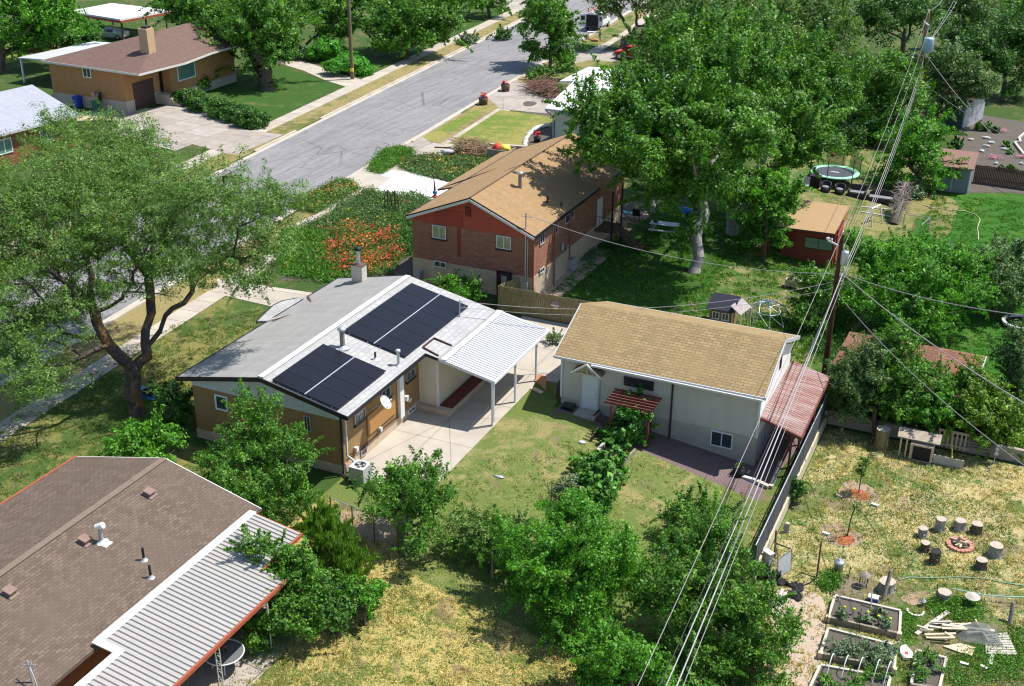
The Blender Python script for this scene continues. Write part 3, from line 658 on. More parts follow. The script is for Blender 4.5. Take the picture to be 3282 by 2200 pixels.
def gable_roof(root, name, m, xe, xr, y0, y1, ze, zr, th=.16, edge='black_trim', mL=None, rim=.03):
    """ridge along Y; xe=(left,right) eaves, ze=(left,right)"""
    a = MB()
    a.slab([(xe[0], y0, ze[0]), (xr, y0, zr), (xr, y1, zr), (xe[0], y1, ze[0])][::1], th, 0 if mL is None else 1)
    a.slab([(xr, y0, zr), (xe[1], y0, ze[1]), (xe[1], y1, ze[1]), (xr, y1, zr)], th, 0)
    o = a.build(name, [M[m]]+([M[mL]] if mL else []), root)
    b = MB()
    for yy in (y0-rim, y1+rim):
        b.beam((xe[0], yy, ze[0]-.09), (xr, yy, zr-.09), .05, .2); b.beam((xr, yy, zr-.09), (xe[1], yy, ze[1]-.09), .05, .2)
    b.beam((xe[0]-.03, y0-.06, ze[0]-.09), (xe[0]-.03, y1+.06, ze[0]-.09), .07, .2); b.beam((xe[1]+.03, y0-.06, ze[1]-.09), (xe[1]+.03, y1+.06, ze[1]-.09), .07, .2)
    b.build('fascia', M[edge], o); return o
def gable_walls(x0, x1, y0, y1, z0, zw, xr, zr0, mi=0):
    """a closed wall body with gable ends (ridge along Y)"""
    mb = MB(); P = [(x0, z0), (x1, z0), (x1, zw), (xr, zr0), (x0, zw)]
    mb.face([(x, y0, z) for x, z in P]); mb.face([(x, y1, z) for x, z in P][::-1])
    for i in range(5):
        a, b = P[i], P[(i+1) % 5]; mb.face([(a[0], y1, a[1]), (b[0], y1, b[1]), (b[0], y0, b[1]), (a[0], y0, a[1])][::1])
    return mb
# ------------------------------------------------------------------ silver roofed tan brick house
S = thing('brick_house', 'low tan brick house with silver shingle roof and black solar panels', 'house', (-32, 48, 0))
MB().box((-36.3, -27.7), (41.29, 54.9), (-.3, 2.98)).build('wall', M['brick_tan'], S)
MB().box((-36.33, -27.66), (41.26, 54.93), (-.3, .5)).build('foundation', M['stucco'], S)
g = MB(); g.slab([(-36.3, 41.27, 2.98), (-27.69, 41.27, 2.98), (-27.69, 41.27, 3.33), (-31.76, 41.27, 4.3), (-36.3, 41.27, 3.3)], 13.6, down=(0, 1, 0)); g.build('gable_panel', M['siding_greyboard'], S)
SR_n = Vector((1.0, 0, 4.83)).normalized()      # right slope normal
SZ = 4.55; SE = 3.56
rf = MB()
rf.slab([(-36.8, 40.85, 3.5), (-31.76, 40.85, SZ), (-31.76, 55.3, SZ), (-36.6, 55.3, 3.52)], .14, 1)
rf.slab([(-31.76, 40.85, SZ), (-26.98, 40.85, SE), (-26.98, 48.4, SE), (-26.2, 48.4, SE-.16), (-26.2, 55.3, SE-.16), (-31.76, 55.3, SZ)], .14, 0)
roof = rf.build('roof', [M['roof_silver_tile'], M['roof_silver_smooth']], S)
b = MB()
b.beam((-36.85, 40.8, 3.42), (-31.76, 40.8, SZ-.08), .06, .22); b.beam((-31.76, 40.8, SZ-.08), (-26.93, 40.8, SE-.08), .06, .22)
b.beam((-36.86, 40.8, 3.42), (-36.66, 55.3, 3.44), .08, .16); b.beam((-26.94, 40.8, SE-.08), (-26.94, 48.4, SE-.08), .06, .16); b.beam((-26.94, 48.36, SE-.06), (-26.2, 48.36, SE-.2), .05, .14)
b.beam((-36.66, 55.33, 3.46), (-31.76, 55.33, SZ-.06), .05, .16); b.build('fascia', M['black_trim'], roof)
MB().beam((-31.76, 40.9, SZ+.02), (-31.76, 55.25, SZ+.02), .34, .03).build('ridge_cap', M['metal_white'], roof)
b = MB(); dz = lambda x: SZ+(x+31.76)*(SE-SZ)/4.78
for p, q in (((-27.3, 48.75), (-27.3, 50.0)), ((-27.3, 50.0), (-26.25, 50.0)), ((-27.3, 48.75), (-26.3, 48.6))): b.beam((*p, dz(p[0])+.06), (*q, dz(q[0])+.04), .05, .09)
b.build('hatch_curb', M['gutter_brown'], roof)
# solar panels
def sarray(quad, nr, nc, name):
    o = MB(); p0 = Vector(quad[0]); ey = Vector(quad[1])-p0; ex = Vector(quad[3])-p0; LY = abs(ey.y); LX = (Vector((ex.x, 0, dz(quad[0][0]+ex.x)-dz(quad[0][0])))).length
    ax = Vector((ex.x, 0, dz(quad[0][0]+ex.x)-dz(quad[0][0]))).normalized(); nn = Vector((-ax.z, 0, ax.x)); org = Vector((p0.x, p0.y, dz(p0.x)))
    root = MB()
    for k in (.2, .8):
        for c in range(nc): root.obox(org, ax, -Y1, nn, (LX*(c+k)/nc-.02, LX*(c+k)/nc+.02), (0, LY), (.03, .1))
    root.obox(org, ax, -Y1, nn, (LX/2-.03, LX/2+.03), (0, LY), (.1, .143)); rt = root.build('solar_array', M['galv'], S)
    for r in range(nr):
        for c in range(nc):
            m = MB(); m.obox(org, ax, -Y1, nn, (LX*c/nc+.035, LX*(c+1)/nc-.035), (LY*r/nr+.012, LY*(r+1)/nr-.012), (.1, .14)); m.build('solar_panel', M['solar'], rt)
    return rt
c1 = [onplane('J', x, y, (-31.76, 48, SZ+.13), SR_n) for x, y in ((1010,525),(665,765),(1140,950),(1450,700))]
sarray(c1, 4, 2, 'a')
c2 = [onplane('Z', x, y, (-31.76, 48, SZ+.13), SR_n) for x, y in ((938,646),(788,757),(930,812),(1076,695))]
sarray(c2, 6, 2, 'b')
vent_pipe(roof, onplane('J', 1147, 550, (-31.76, 48, SZ), SR_n), .13, .95, 'wood_grey', 'galv', 'galv')
vent_pipe(roof, onplane('J', 1366, 632, (-31.76, 48, SZ), SR_n), .06, .4, 'gutter_brown', None, 'metal_white')
vent_pipe(roof, onplane('J', 1520, 672, (-31.76, 48, SZ), SR_n), .075, .75, 'galv', 'metal_white', 'galv')
ap = onplane('K', 660, 395, (-31.76, 48, SZ), SR_n)
a = MB().tube([ap, ap+Z1*.95], .03, 6); a.tube([ap+Vector((-.05,0,.9)), ap+Vector((.3,.1,.75)), ap+Vector((.25,.1,.5)), ap+Vector((0,0,.45))], .015, 5); a.tube([ap+Vector((-.5,.2,.02)), ap], .02, 5); a.build('service_mast', M['galv'], roof)
# chimney
cp = Vector((-34.75, 54.75, 3.7)); ch = MB().box((cp.x-.36, cp.x+.36), (cp.y-.27, cp.y+.27), (3.6, 4.92)).build('chimney', M['siding_white'], S)
MB().box((cp.x-.4, cp.x+.4), (cp.y-.31, cp.y+.31), (4.92, 4.96)).build('chimney_cap', M['wood_dark'], ch)
MB().tube([(cp.x, cp.y, 4.94), (cp.x, cp.y, 5.85)], .12, 12).build('flue', M['galv'], ch)
MB().lathe((cp.x, cp.y, 5.85), [(.22, -.04), (.24, .02), (.2, .12), (.001, .18)], 14).build('flue_cap', M['black'], ch)
# porch roof on the far left side
pr = MB(); pp = [PZ('J', x, y, 3.42) for x, y in ((570,375),(680,270),(740,240),(845,220),(915,230),(955,312),(640,397))]
pr.slab([(p.x, p.y, 3.42 if i < 4 else 3.62) for i, p in enumerate(pp)][::-1], .12); pr.build('porch_roof', M['roof_silver_tile'], S)
b = MB()
for i in (0, 1, 2): b.beam((pp[i].x, pp[i].y, 3.34), (pp[i+1].x, pp[i+1].y, 3.34), .08, .18)
b.build('porch_fascia', M['black_trim'], S); b = MB(); b.beam((pp[6].x+.3, pp[6].y+.1, 3.66), (pp[5].x, pp[5].y, 3.68), .07, .03); b.beam((pp[5].x, pp[5].y, 3.69), (pp[4].x, pp[4].y, 3.66), .1, .03); b.build('flashing', M['wood_dark'], S)
MB().box((-38.0, -37.85), (50.6, 50.75), (0, 3.35)).build('porch_post', M['white'], S)
# front and side windows
def yx(t, x, y, Y): p = PY(t, x, y, Y); return p.x, p.z
def winY(root, t, a, b, Y, **k):
    x0, z1 = yx(t, *a, Y); x1, z0 = yx(t, *b, Y); return win(root, (x0, Y, z0), X1, -Y1, x1-x0, z1-z0, **k)
def winX(root, t, a, b, X, **k):   # a = near lower corner, b = far upper corner on a +X wall
    p = PX(t, *a, X); q = PX(t, *b, X); return win(root, (X, p.y, p.z), Y1, X1, q.y-p.y, q.z-p.z, **k)
winY(S, 'J', (288, 862), (385, 985), 41.27, style='none', fw=.09); winY(S, 'J', (885, 1003), (938, 1120), 41.27, style='slide', fm='metal_grey')
winX(S, 'J', (1225,1075), (1292,950), -27.68, sill='black_trim', fm='metal_grey'); winX(S, 'J', (1405,925), (1460,805), -27.68, sill='black_trim', fm='metal_grey'); winX(S, 'J', (1572,785), (1627,680), -27.68, sill='black_trim', fm='metal_grey')
winX(S, 'J', (1268,1290), (1303,1215), -27.64, fm='metal_grey'); winX(S, 'J', (1585,1005), (1630,935), -27.64, fm='white')
MB().box((-27.68, -27.5), (46.62, 47.02), (.45, 3.3)).build('chase', M['white'], S)
MB().tube([(-27.55, 41.55, 3.35), (-27.55, 41.5, 1.0), (-27.4, 41.75, .65), (-27.35, 41.8, .3)], .055, 8).build('downspout', M['white'], S)
MB().tube([(-27.6, 41.22, 3.4), (-27.6, 41.22, .15), (-27.2, 40.9, .1), (-26.4, 40.3, .06)], .06, 8).build('downspout', M['black_trim'], S)
MB().box((-27.68, -27.62), (43.6, 46.3), (.95, 2.05)).build('wall_patch', mat('stain_brick_mat', (.4,.21,.07), .9), S)
cd = MB(); 
for zz, xo in ((.62, .06), (.7, .09), (.55, .08)): cd.tube([(-27.68+xo, 41.7, zz+.2), (-27.68+xo, 43.0, zz-.04), (-27.68+xo, 45, zz+.06), (-27.68+xo, 46.6, zz)], .016, 5)
cd.build('conduit', M['gutter_brown'], S)
for y, z, s_ in ((42.3, .75, .14), (44.6, .72, .12), (47.3, 1.15, .16), (47.6, .95, .12)): MB().box((-27.68, -27.5), (y, y+s_*1.4), (z, z+s_*1.6)).build('junction_box', M['offwhite'], S)
fl = MB(); fl.box((-27.68, -27.6), (42.6, 42.72), (2.72, 2.84)); fl.blob((-27.5, 42.6, 2.7), .06, .09, .06); fl.blob((-27.5, 42.9, 2.72), .06, .09, .06); fl.build('flood_light', M['white'], S)
# enclosed bump with cream siding, concrete base and maroon ledge
MB().box((-27.68, -26.55), (48.9, 55.0), (.3, 3.2)).build('side_room', M['siding_cream'], S)
MB().box((-26.6, -26.5), (48.86, 48.96), (.3, 3.2)).build('corner_trim', M['white'], S)
MB().box((-27.68, -25.72), (48.55, 55.0), (-.3, .32)).build('footing', M['stucco'], S)
MB().box((-26.5, -25.74), (48.98, 55.0), (.325, .36)).build('ledge', mat('maroon_board_mat', (.13,.035,.025), .7), S)
# carport cover
def corrug(root, name, m, a, b, c, d, pitch=.2, amp=.04, flip=False):
    """ribbed sheet: a-b is the edge the ribs run away from (towards d-c)"""
    a, b, c, d = map(Vector, (a, b, c, d)); n = int((b-a).length/pitch); mb = MB(); pr = []
    for i in range(n):
        for f_, h in ((0, 0), (.3, 0), (.42, 1), (.88, 1)): pr.append(((i+f_)/n, h*amp))
    pr.append((1, 0))
    for i in range(len(pr)-1):
        (u0, h0), (u1, h1) = pr[i], pr[i+1]; A0 = a.lerp(b, u0)+Z1*h0; A1 = a.lerp(b, u1)+Z1*h1; B0 = d.lerp(c, u0)+Z1*h0; B1 = d.lerp(c, u1)+Z1*h1
        mb.face([A0, A1, B1, B0] if (A1-A0).cross(B0-A0).z > 0 else [A0, B0, B1, A1])
        mb.face(([A0, A1, B1, B0] if (A1-A0).cross(B0-A0).z < 0 else [A0, B0, B1, A1]) if False else [p-Z1*.012 for p in ([A0, B0, B1, A1] if (A1-A0).cross(B0-A0).z > 0 else [A0, A1, B1, B0])])
    return mb.build(name, M[m], root)
CO = thing('carport', 'white ribbed metal carport on four slim posts beside silver roofed house', 'carport', (-24.8, 52, 0))
rc_ = corrug(CO, 'carport_roof', 'metal_white', (-26.22, 48.7, 3.22), (-26.22, 55.6, 3.22), (-23.2, 55.6, 2.6), (-23.2, 48.7, 2.6), .21, .045)
b = MB(); b.beam((-26.25, 48.66, 3.2), (-23.15, 48.66, 2.58), .06, .16); b.beam((-26.25, 55.64, 3.2), (-23.15, 55.64, 2.58), .06, .16); b.beam((-23.14, 48.6, 2.56), (-23.14, 55.7, 2.56), .1, .14); b.beam((-26.1, 48.65, 3.265), (-26.1, 55.65, 3.265), .4, .04); b.build('gutter', M['white'], rc_)
for y in (48.78, 51.6, 54.4): MB().box((-23.36, -23.26), (y-.05, y+.05), (0, 2.5)).build('post', M['white'], CO)
MB().tube([(-23.2, 48.72, 2.5), (-23.2, 48.72, .25)], .035, 6).build('downspout', M['white'], CO)
# satellite dish on the wall
D = thing('satellite_dish', 'white oval satellite dish on the tan brick wall', 'satellite dish', tuple(PX('J', 1425, 950, -27.5)))
dc = PX('J', 1422, 925, -26.95); nrm = Vector((.75, .1, .55)).normalized(); t1 = nrm.orthogonal().normalized(); t2 = nrm.cross(t1); m = MB(); rings = []
for k in range(6):
    r_ = .36*k/5; rings.append([dc+t1*(r_*math.cos(a))+t2*(r_*1.1*math.sin(a))+nrm*(.14*(k/5)**2) for a in [2*math.pi*j/20 for j in range(20)]])
for k in range(5):
    for j in range(20): m.face([rings[k][j], rings[k+1][j], rings[k+1][(j+1)%20], rings[k][(j+1)%20]], 0, True)
m.build('dish', M['offwhite'], D); MB().tube([dc, dc-nrm*.2, (-27.68, dc.y-.1, dc.z-.5)], .03, 6).build('bracket', M['galv'], D)
MB().tube([dc-t2*.3, dc+nrm*.45+Vector((0,0,-.12))], .018, 5).tube([dc+nrm*.45+Vector((0,0,-.12)), dc+nrm*.5+Vector((0,0,-.02))], .05, 8).build('arm', M['galv'], D)
# ------------------------------------------------------------------ red brick house
R_ = thing('brick_house', 'red brick house with maroon gable boards and tan shingle roof', 'house', (-32.4, 72, 0))
gable_walls(-36.76, -28.05, 64.7, 81.2, -.4, 4.25, -32.29, 6.2).build('wall', M['brick_red'], R_)
MB().box((-36.8, -28.01), (64.66, 81.2), (-.4, 1.62)).build('foundation', M['stucco'], R_)
g = MB(); g.slab([(-36.8, 64.65, 4.25), (-28.0, 64.65, 4.25), (-28.0, 64.65, 4.38), (-32.29, 64.65, 6.3), (-36.8, 64.65, 4.42)], .05, down=(0, 1, 0)); gb = g.build('gable_siding', M['siding_red'], R_)
MB().box((-35.1, -33.0), (64.62, 64.65), (4.27, 5.35)).build('gable_panel', M['panel_red'], gb)
lv = MB(); lv.box((-32.8, -32.42), (64.6, 64.65), (5.1, 5.75))
gl = lv.build('louvre', M['gutter_brown'], gb); sl_ = MB()
for k in range(7): sl_.box((-32.78, -32.44), (64.575, 64.6), (5.14+k*.085, 5.17+k*.085))
sl_.build('slat', M['panel_red'], gl)
rr = gable_roof(R_, 'roof', 'roof_tan', (-36.9, -27.78), -32.29, 64.3, 81.6, (4.66, 4.6), 6.5, edge='black_trim')
b = MB(); b.beam((-36.9, 64.2, 4.5), (-32.29, 64.2, 6.34), .03, .16); b.beam((-32.29, 64.2, 6.34), (-27.78, 64.2, 4.44), .03, .16); b.build('rake_board', M['offwhite'], rr)
MB().beam((-32.29, 64.3, 6.515), (-32.29, 81.6, 6.515), .1, .03).build('ridge_line', M['wood_dark'], rr)
x = MB(); x.slab([(-38.3, 71.2, 4.25), (-36.85, 71.2, 4.66), (-34.6, 74.8, 5.45), (-36.85, 81.6, 4.66), (-38.3, 81.6, 4.25)][::1], .14); x.build('porch_roof', M['roof_tan'], R_)
MB().beam((-38.3, 71.15, 4.2), (-34.6, 74.8, 5.5), .08, .1).build('valley_flashing', M['black_trim'], R_)
winY(R_, 'G', (1262,832), (1377,958), 64.64, pane='curtain_glass', sill='black_trim'); winY(R_, 'G', (1798,918), (1917,1045), 64.64, pane='curtain_glass', sill='black_trim'); winY(R_, 'G', (1277,1130), (1380,1198), 64.6)
a = yx('G', 1808, 1225, 64.6); bq = yx('G', 1910, 1480, 64.6)
dr = MB().box((a[0], bq[0]), (64.6, 64.66), (-.3, a[1])).build('door', M['gutter_brown'], R_)
MB().box((a[0]+.25, bq[0]-.25), (64.57, 64.6), (.5, 1.45)).build('door_light', M['metal_grey'], dr)
b = MB(); b.box((a[0]-.08, a[0]), (64.56, 64.66), (-.3, a[1]+.08)); b.box((bq[0], bq[0]+.08), (64.56, 64.66), (-.3, a[1]+.08)); b.box((a[0], bq[0]), (64.56, 64.66), (a[1], a[1]+.08)); b.build('door_frame', M['black_trim'], dr)
MB().tube([(-28.5, 64.5, 1.2), (-28.5, 64.5, 6.0)], .045, 8).tube([(-28.75, 64.5, 5.75), (-28.1, 64.5, 5.75)], .025, 5).build('service_mast', M['galv'], R_)
MB().box((-28.75, -28.3), (64.4, 64.6), (.3, 1.35)).build('electric_panel', M['metal_grey'], R_)
MB().tube([(-28.35, 64.5, 1.35), (-28.35, 64.5, 4.3)], .03, 6).build('conduit', M['galv'], R_)
MB().tube([(-27.95, 64.55, 4.4), (-27.95, 64.55, .15), (-27.6, 64.1, .08)], .05, 8).build('downspout', M['rust_red'], R_)
MB().box((-36.5, -36.1), (64.3, 64.6), (.2, .8)).tube([(-36.05, 64.5, .1), (-36.05, 64.5, 1.7)], .02, 5).tube([(-35.8, 64.5, .2), (-35.8, 64.5, .9), (-36.1, 64.5, .9)], .03, 6).build('gas_meter', M['metal_grey'], R_)
st = MB().box((-33.45, -33.2), (64.675, 64.697), (2.2, 4.2)).build('painted_patch', mat('red_stain_mat', (.26,.05,.03), .8), R_)
for a_, b_ in (((70,908),(105,800)), ((170,830),(205,725)), ((258,750),(325,635))): winX(R_, 'H', a_, b_, -28.03, fm='metal_white')
for a_, b_ in (((68,1125),(102,1060)), ((232,945),(246,885)), ((268,945),(298,890))): winX(R_, 'H', a_, b_, -27.98, fm='metal_white')
for y, z0 in ((67.9, 0), (70.6, .2)):
    MB().tube([(-27.9, y, 4.4), (-27.9, y, z0), (-27.7, y-.3, z0)], .05, 8).build('downspout', M['rust_red'], R_)
vent_pipe(rr, onplane('G', 1993, 525, (-32.29, 70, 6.5), Vector((1.9, 0, 4.5)).normalized()), .13, .95, 'wood_grey', 'galv')
vent_pipe(rr, onplane('H', 128, 585, (-32.29, 70, 6.5), Vector((1.9, 0, 4.5)).normalized()), .07, .5, 'gutter_brown')
vent_pipe(rr, onplane('H', 232, 612, (-32.29, 70, 6.5), Vector((1.9, 0, 4.5)).normalized()), .07, .3, 'gutter_brown')
# back entry: small gabled hood, posts, stair rail
bp = MB(); bp.slab([(-28.1, 75.4, 4.75), (-26.6, 75.4, 4.55), (-26.6, 76.5, 4.95), (-28.1, 76.5, 5.1)], .1); bp.slab([(-28.1, 76.5, 5.1), (-26.6, 76.5, 4.95), (-26.6, 77.6, 4.55), (-28.1, 77.6, 4.75)], .1); bp.build('entry_hood', M['roof_tan'], R_)
for y in (75.5, 77.5): MB().box((-26.75, -26.65), (y-.05, y+.05), (0, 4.5)).build('entry_post', M['black'], R_)
lad = MB().box((-28.0, -26.6), (75.5, 77.5), (1.3, 1.45))
for k in range(7): lad.box((-26.6+k*.28, -26.32+k*.28), (75.8, 77.2), (1.25-k*.18, 1.3-k*.18))
lad.build('entry_stair', M['wood_dark'], R_)
for y in (75.6, 77.4):
    rl = MB()
    rl.tube([(-26.65, y, 2.4), (-24.7, y, 1.0), (-24.7, y, 0)], .025, 6); rl.tube([(-26.65, y, 2.0), (-24.7, y, .6)], .018, 5)
    for k in range(5): rl.tube([(-28.0+k*.33, y, 1.4), (-28.0+k*.33, y, 2.4)], .014, 4)
    rl.tube([(-28., y, 2.4), (-26.65, y, 2.4)], .02, 5)
    rl.build('handrail', M['black'], R_)
MB().box((-28.05, -27.98), (76.0, 77.0), (1.45, 3.5)).build('back_door', M['offwhite'], R_)
# ------------------------------------------------------------------ garage / guest house
GA = thing('garage', 'cream siding garage with golden shingle roof and tall grey basement wall', 'garage', (-15.8, 56, -1.3))
w_ = MB(); Pg = [(52.62, -1.5), (59.4, -1.5), (59.4, 2.78), (55.95, 4.2), (52.62, 2.78)]
w_.face([(-21.07, y, z) for y, z in Pg]); w_.face([(-10.42, y, z) for y, z in Pg][::-1])
for i in range(5):
    a, b2 = Pg[i], Pg[(i+1) % 5]; w_.face([(-21.07, a[0], a[1]), (-10.42, a[0], a[1]), (-10.42, b2[0], b2[1]), (-21.07, b2[0], b2[1])])
w_.build('wall', M['siding_white'], GA)
MB().box((-21.04, -10.45), (52.66, 59.36), (-1.6, .4)).build('foundation_core', M['stucco_grey'], GA)
MB().box((-21.05, -10.44), (52.59, 52.62), (-1.6, .39)).build('foundation', M['stucco_grey'], GA)
MB().box((-10.42, -10.38), (52.59, 59.4), (-1.6, .39)).build('foundation', M['stucco_grey'], GA)
MB().slab([(-10.385, 59.4, 2.78), (-10.385, 55.95, 4.15), (-10.385, 52.62, 2.78), (-10.385, 52.62, .4), (-10.385, 59.4, .4)], .03, down=(-1, 0, 0)).build('sunlit_end_siding', siding('siding_sunlit_mat', (.86,.85,.83), .11, .9), GA)  # added panel over the end wall, sunlight put into its whiter colour
for x_ in (-21.1, -10.46): MB().box((x_, x_+.11), (52.55, 52.64), (.39, 2.9)).build('corner_trim', M['white'], GA)
r2 = MB(); r2.slab([(-21.32, 52.18, 2.98), (-10.14, 52.18, 2.98), (-10.14, 55.95, 4.5), (-21.32, 55.95, 4.5)], .14); r2.slab([(-21.32, 55.95, 4.5), (-10.14, 55.95, 4.5), (-10.14, 59.85, 3.1), (-21.32, 59.85, 3.1)], .14)
gr = r2.build('roof', M['roof_gold'], GA)
b = MB(); b.beam((-21.35, 52.15, 2.9), (-21.35, 55.95, 4.42), .06, .16); b.beam((-10.1, 52.15, 2.9), (-10.1, 55.95, 4.42), .06, .2); b.beam((-10.1, 55.95, 4.42), (-10.1, 59.9, 3.0), .06, .2); b.beam((-21.3, 52.14, 2.9), (-10.1, 52.14, 2.9), .07, .13); b.beam((-21.3, 59.9, 3.0), (-10.1, 59.9, 3.0), .07, .16); b.build('fascia', M['metal_white'], gr)
b = MB(); b.beam((-19.2, 52.05, 2.86), (-10.2, 52.05, 2.82), .12, .1); b.build('gutter', M['offwhite'], gr)
MB().tube([(-14.95, 52.1, 2.8), (-14.9, 52.5, 2.6), (-14.9, 52.54, -.9), (-14.75, 52.45, -1.15)], .05, 8).build('downspout', M['gutter_brown'], GA)
gd = MB().box((-19.87, -18.97), (52.57, 52.62), (-.02, 2.0)).build('door', M['white'], GA)
b = MB(); b.box((-19.98, -19.87), (52.54, 52.62), (-.02, 2.1)); b.box((-18.97, -18.86), (52.54, 52.62), (-.02, 2.1)); b.box((-19.87, -18.97), (52.54, 52.62), (2.0, 2.1)); b.build('door_frame', M['metal_white'], gd)
MB().blob((-19.05, 52.54, 1.0), .035, .035, .035).build('handle', M['galv'], gd)
hd = MB(); zc = 2.72
hd.slab([(-20.25, 51.95, 2.35), (-19.42, 51.95, 2.95), (-19.42, 52.62, 2.95), (-20.25, 52.62, 2.35)], .06); hd.slab([(-19.42, 51.95, 2.95), (-18.6, 51.95, 2.35), (-18.6, 52.62, 2.35), (-19.42, 52.62, 2.95)], .06)
hh = hd.build('door_hood', M['roof_gold'], GA)
b = MB(); b.beam((-20.28, 51.93, 2.28), (-19.42, 51.93, 2.9), .05, .09); b.beam((-19.42, 51.93, 2.9), (-18.57, 51.93, 2.28), .05, .09); b.build('fascia', M['white'], hh)
b = MB(); b.beam((-20.15, 52.1, 2.28), (-18.7, 52.1, 2.28), .07, .08); b.beam((-19.42, 52.1, 2.28), (-19.42, 52.1, 2.8), .07, .07); b.beam((-19.75, 52.1, 2.28), (-19.6, 52.1, 2.7), .05, .05); b.beam((-19.1, 52.1, 2.28), (-19.25, 52.1, 2.7), .05, .05); b.build('bracket', M['wood_pale'], hh)
winY(GA, 'L', (562,572), (772,680), 52.6, fm='gutter_brown', fw=.06); winY(GA, 'L', (1187,958), (1335,1100), 52.57, fw=.06)
MB().box((-19.95, -18.75), (51.6, 52.5), (-.12, .03)).build('door_step', M['pad'], GA)
winX(GA, 'L', (1670,530), (1695,400), -10.4, fm='black_trim', fw=.05); winX(GA, 'L', (1573,720), (1590,650), -10.4, fm='metal_grey')
b = MB()
for y in (53.3, 54.3): b.box((-10.38, -10.33), (y, y+.8), (-1.25, .2))
b.build('basement_door', M['metal_grey'], GA)
# patio cover at the right end of the garage
PC = thing('patio_cover', 'faded red metal patio cover on maroon posts beside the garage', 'patio cover', (-9.3, 55.5, -1.3))
pr_ = corrug(PC, 'cover_roof', 'metal_white', (-10.36, 52.9, 1.5), (-10.36, 59.9, 1.55), (-8.15, 59.1, 1.38), (-8.15, 52.1, 1.3), .2, .022)
fr = NT('faded_red_metal_mat'); gg = fr.n('SeparateXYZ'); fr.l(fr.obj(), gg.inputs[0]); st_ = fr.noise(fr.map(fr.obj(), (.35, 4.5, 1), .02), 1.1, 4, .7)
fc = fr.mix(fr.ramp(st_, [(.42, 0.), (.66, .8)]), (.25,.115,.092), (.42,.34,.31)); pr_.data.materials[0] = fr.done(fc, .6)
b = MB(); b.beam((-10.36, 52.86, 1.4), (-8.12, 52.05, 1.2), .06, .16); b.beam((-8.12, 52.05, 1.2), (-8.12, 59.2, 1.28), .06, .14); b.beam((-10.3, 53.6, 1.36), (-8.2, 53.3, 1.26), .05, .12); b.build('beam', M['wood_red'], pr_)
for x_, y in ((-8.65, 52.5), (-8.45, 53.6), (-8.3, 56.3), (-8.3, 58.9)): MB().box((x_-.05, x_+.05), (y-.05, y+.05), (-1.3, 1.24)).build('post', M['wood_red'], PC)
# pergola over the basement stairs
PG = thing('pergola', 'small maroon slatted pergola against the cream garage wall', 'pergola', (-17, 52, -.6))
for x_, y in ((-17.55, 50.8), (-17.4, 51.9), (-15.75, 51.9), (-15.6, 50.9)): MB().box((x_-.05, x_+.05), (y-.05, y+.05), (gz(x_, y)-.3, 1.58)).build('post', M['wood_red'], PG)
for x_ in (-17.45, -15.75): MB().beam((x_, 50.4, 1.65), (x_, 52.35, 1.65), .06, .14).build('beam', M['wood_red'], PG)
for k in range(6): MB().beam((-17.85, 50.55+k*.3, 1.78), (-15.3, 50.55+k*.3, 1.78), .05, .12).build('slat', M['wood_red'], PG)
# ------------------------------------------------------------------ big brown roof in the near left corner
BR = thing('ranch_house', 'near house with wide brown shingle roof and roof vents', 'house', (-31.7, 18, 0))
MB().box((-36.1, -27.3), (0, 33.1), (-.3, 2.75)).build('wall', M['brick_rust'], BR)
g = MB(); g.slab([(-36.1, 33.1, 2.75), (-27.3, 33.1, 2.75), (-31.6, 33.1, 3.85)], .05, down=(0, -1, 0)); g.build('gable_panel', M['offwhite'], BR)
rb = MB(); n1 = Vector((-1.2, 0, 5)).normalized(); xe, xr_, ze, zr_ = (-36.65, -26.72), -31.55, 2.85, 4.05
rb.slab([(xe[0], 0, ze), (xr_, 0, zr_), (xr_, 33.6, zr_), (xe[0], 33.6, ze)], .14); rb.slab([(xr_, 0, zr_), (xe[1], 0, ze), (xe[1], 33.6, ze), (xr_, 33.6, zr_)], .14)
brf = rb.build('roof', M['roof_brown'], BR)
b = MB()
for k in range(100): b.obox((xr_, 33.6-(k+1)*.335, zr_+.01), X1, Y1, Z1, (-.15, .15), (0, .335), (-.01, .008+.004*(k % 2)))
b.build('ridge_cap', mat('ridge_brown_mat', (.185,.14,.105), .9), brf)
b = MB(); b.beam((xe[0]-.04, 0, ze-.06), (xe[0]-.04, 33.65, ze-.06), .1, .16); b.build('gutter', M['rust_red'], brf)
b = MB(); b.beam((xe[0], 33.64, ze-.08), (xr_, 33.64, zr_-.08), .04, .16); b.beam((xr_, 33.64, zr_-.08), (xe[1], 33.64, ze-.08), .04, .16); b.build('fascia', M['offwhite'], brf)
brn = Vector((1.2, 0, 4.83)).normalized()
for x_, y in ((935,362),(530,660),(60,985)):
    p = onplane('N', x_, y, (xr_, 20, zr_), brn); m_ = MB(); t = Vector((4.83, 0, -1.2)).normalized(); m_.obox(p, t, Y1, brn, (-.25, .3), (-.22, .22), (.01, .03)); m_.obox(p, t, Y1, brn, (-.17, .17), (-.16, .16), (.03, .17))
    m_.obox(p, t, Y1, brn, (-.2, .2), (-.19, .19), (.17, .2)); m_.build('box_vent', mat('box_vent_mat', (.22,.15,.12), .7), brf)
p = onplane('N', 640, 660, (xr_, 20, zr_), brn); v_ = vent_pipe(brf, p, .085, .62, 'metal_grey', None, 'metal_white')
MB().tube([p+Vector((-.14,-.02,.62)), p+Vector((.14,.06,.76))], .13, 12).build('cap', M['white'], v_); MB().obox(p, X1, Y1, Z1, (-.1, .35), (-.2, .2), (-.08, -.03)).build('flashing', M['white'], v_)
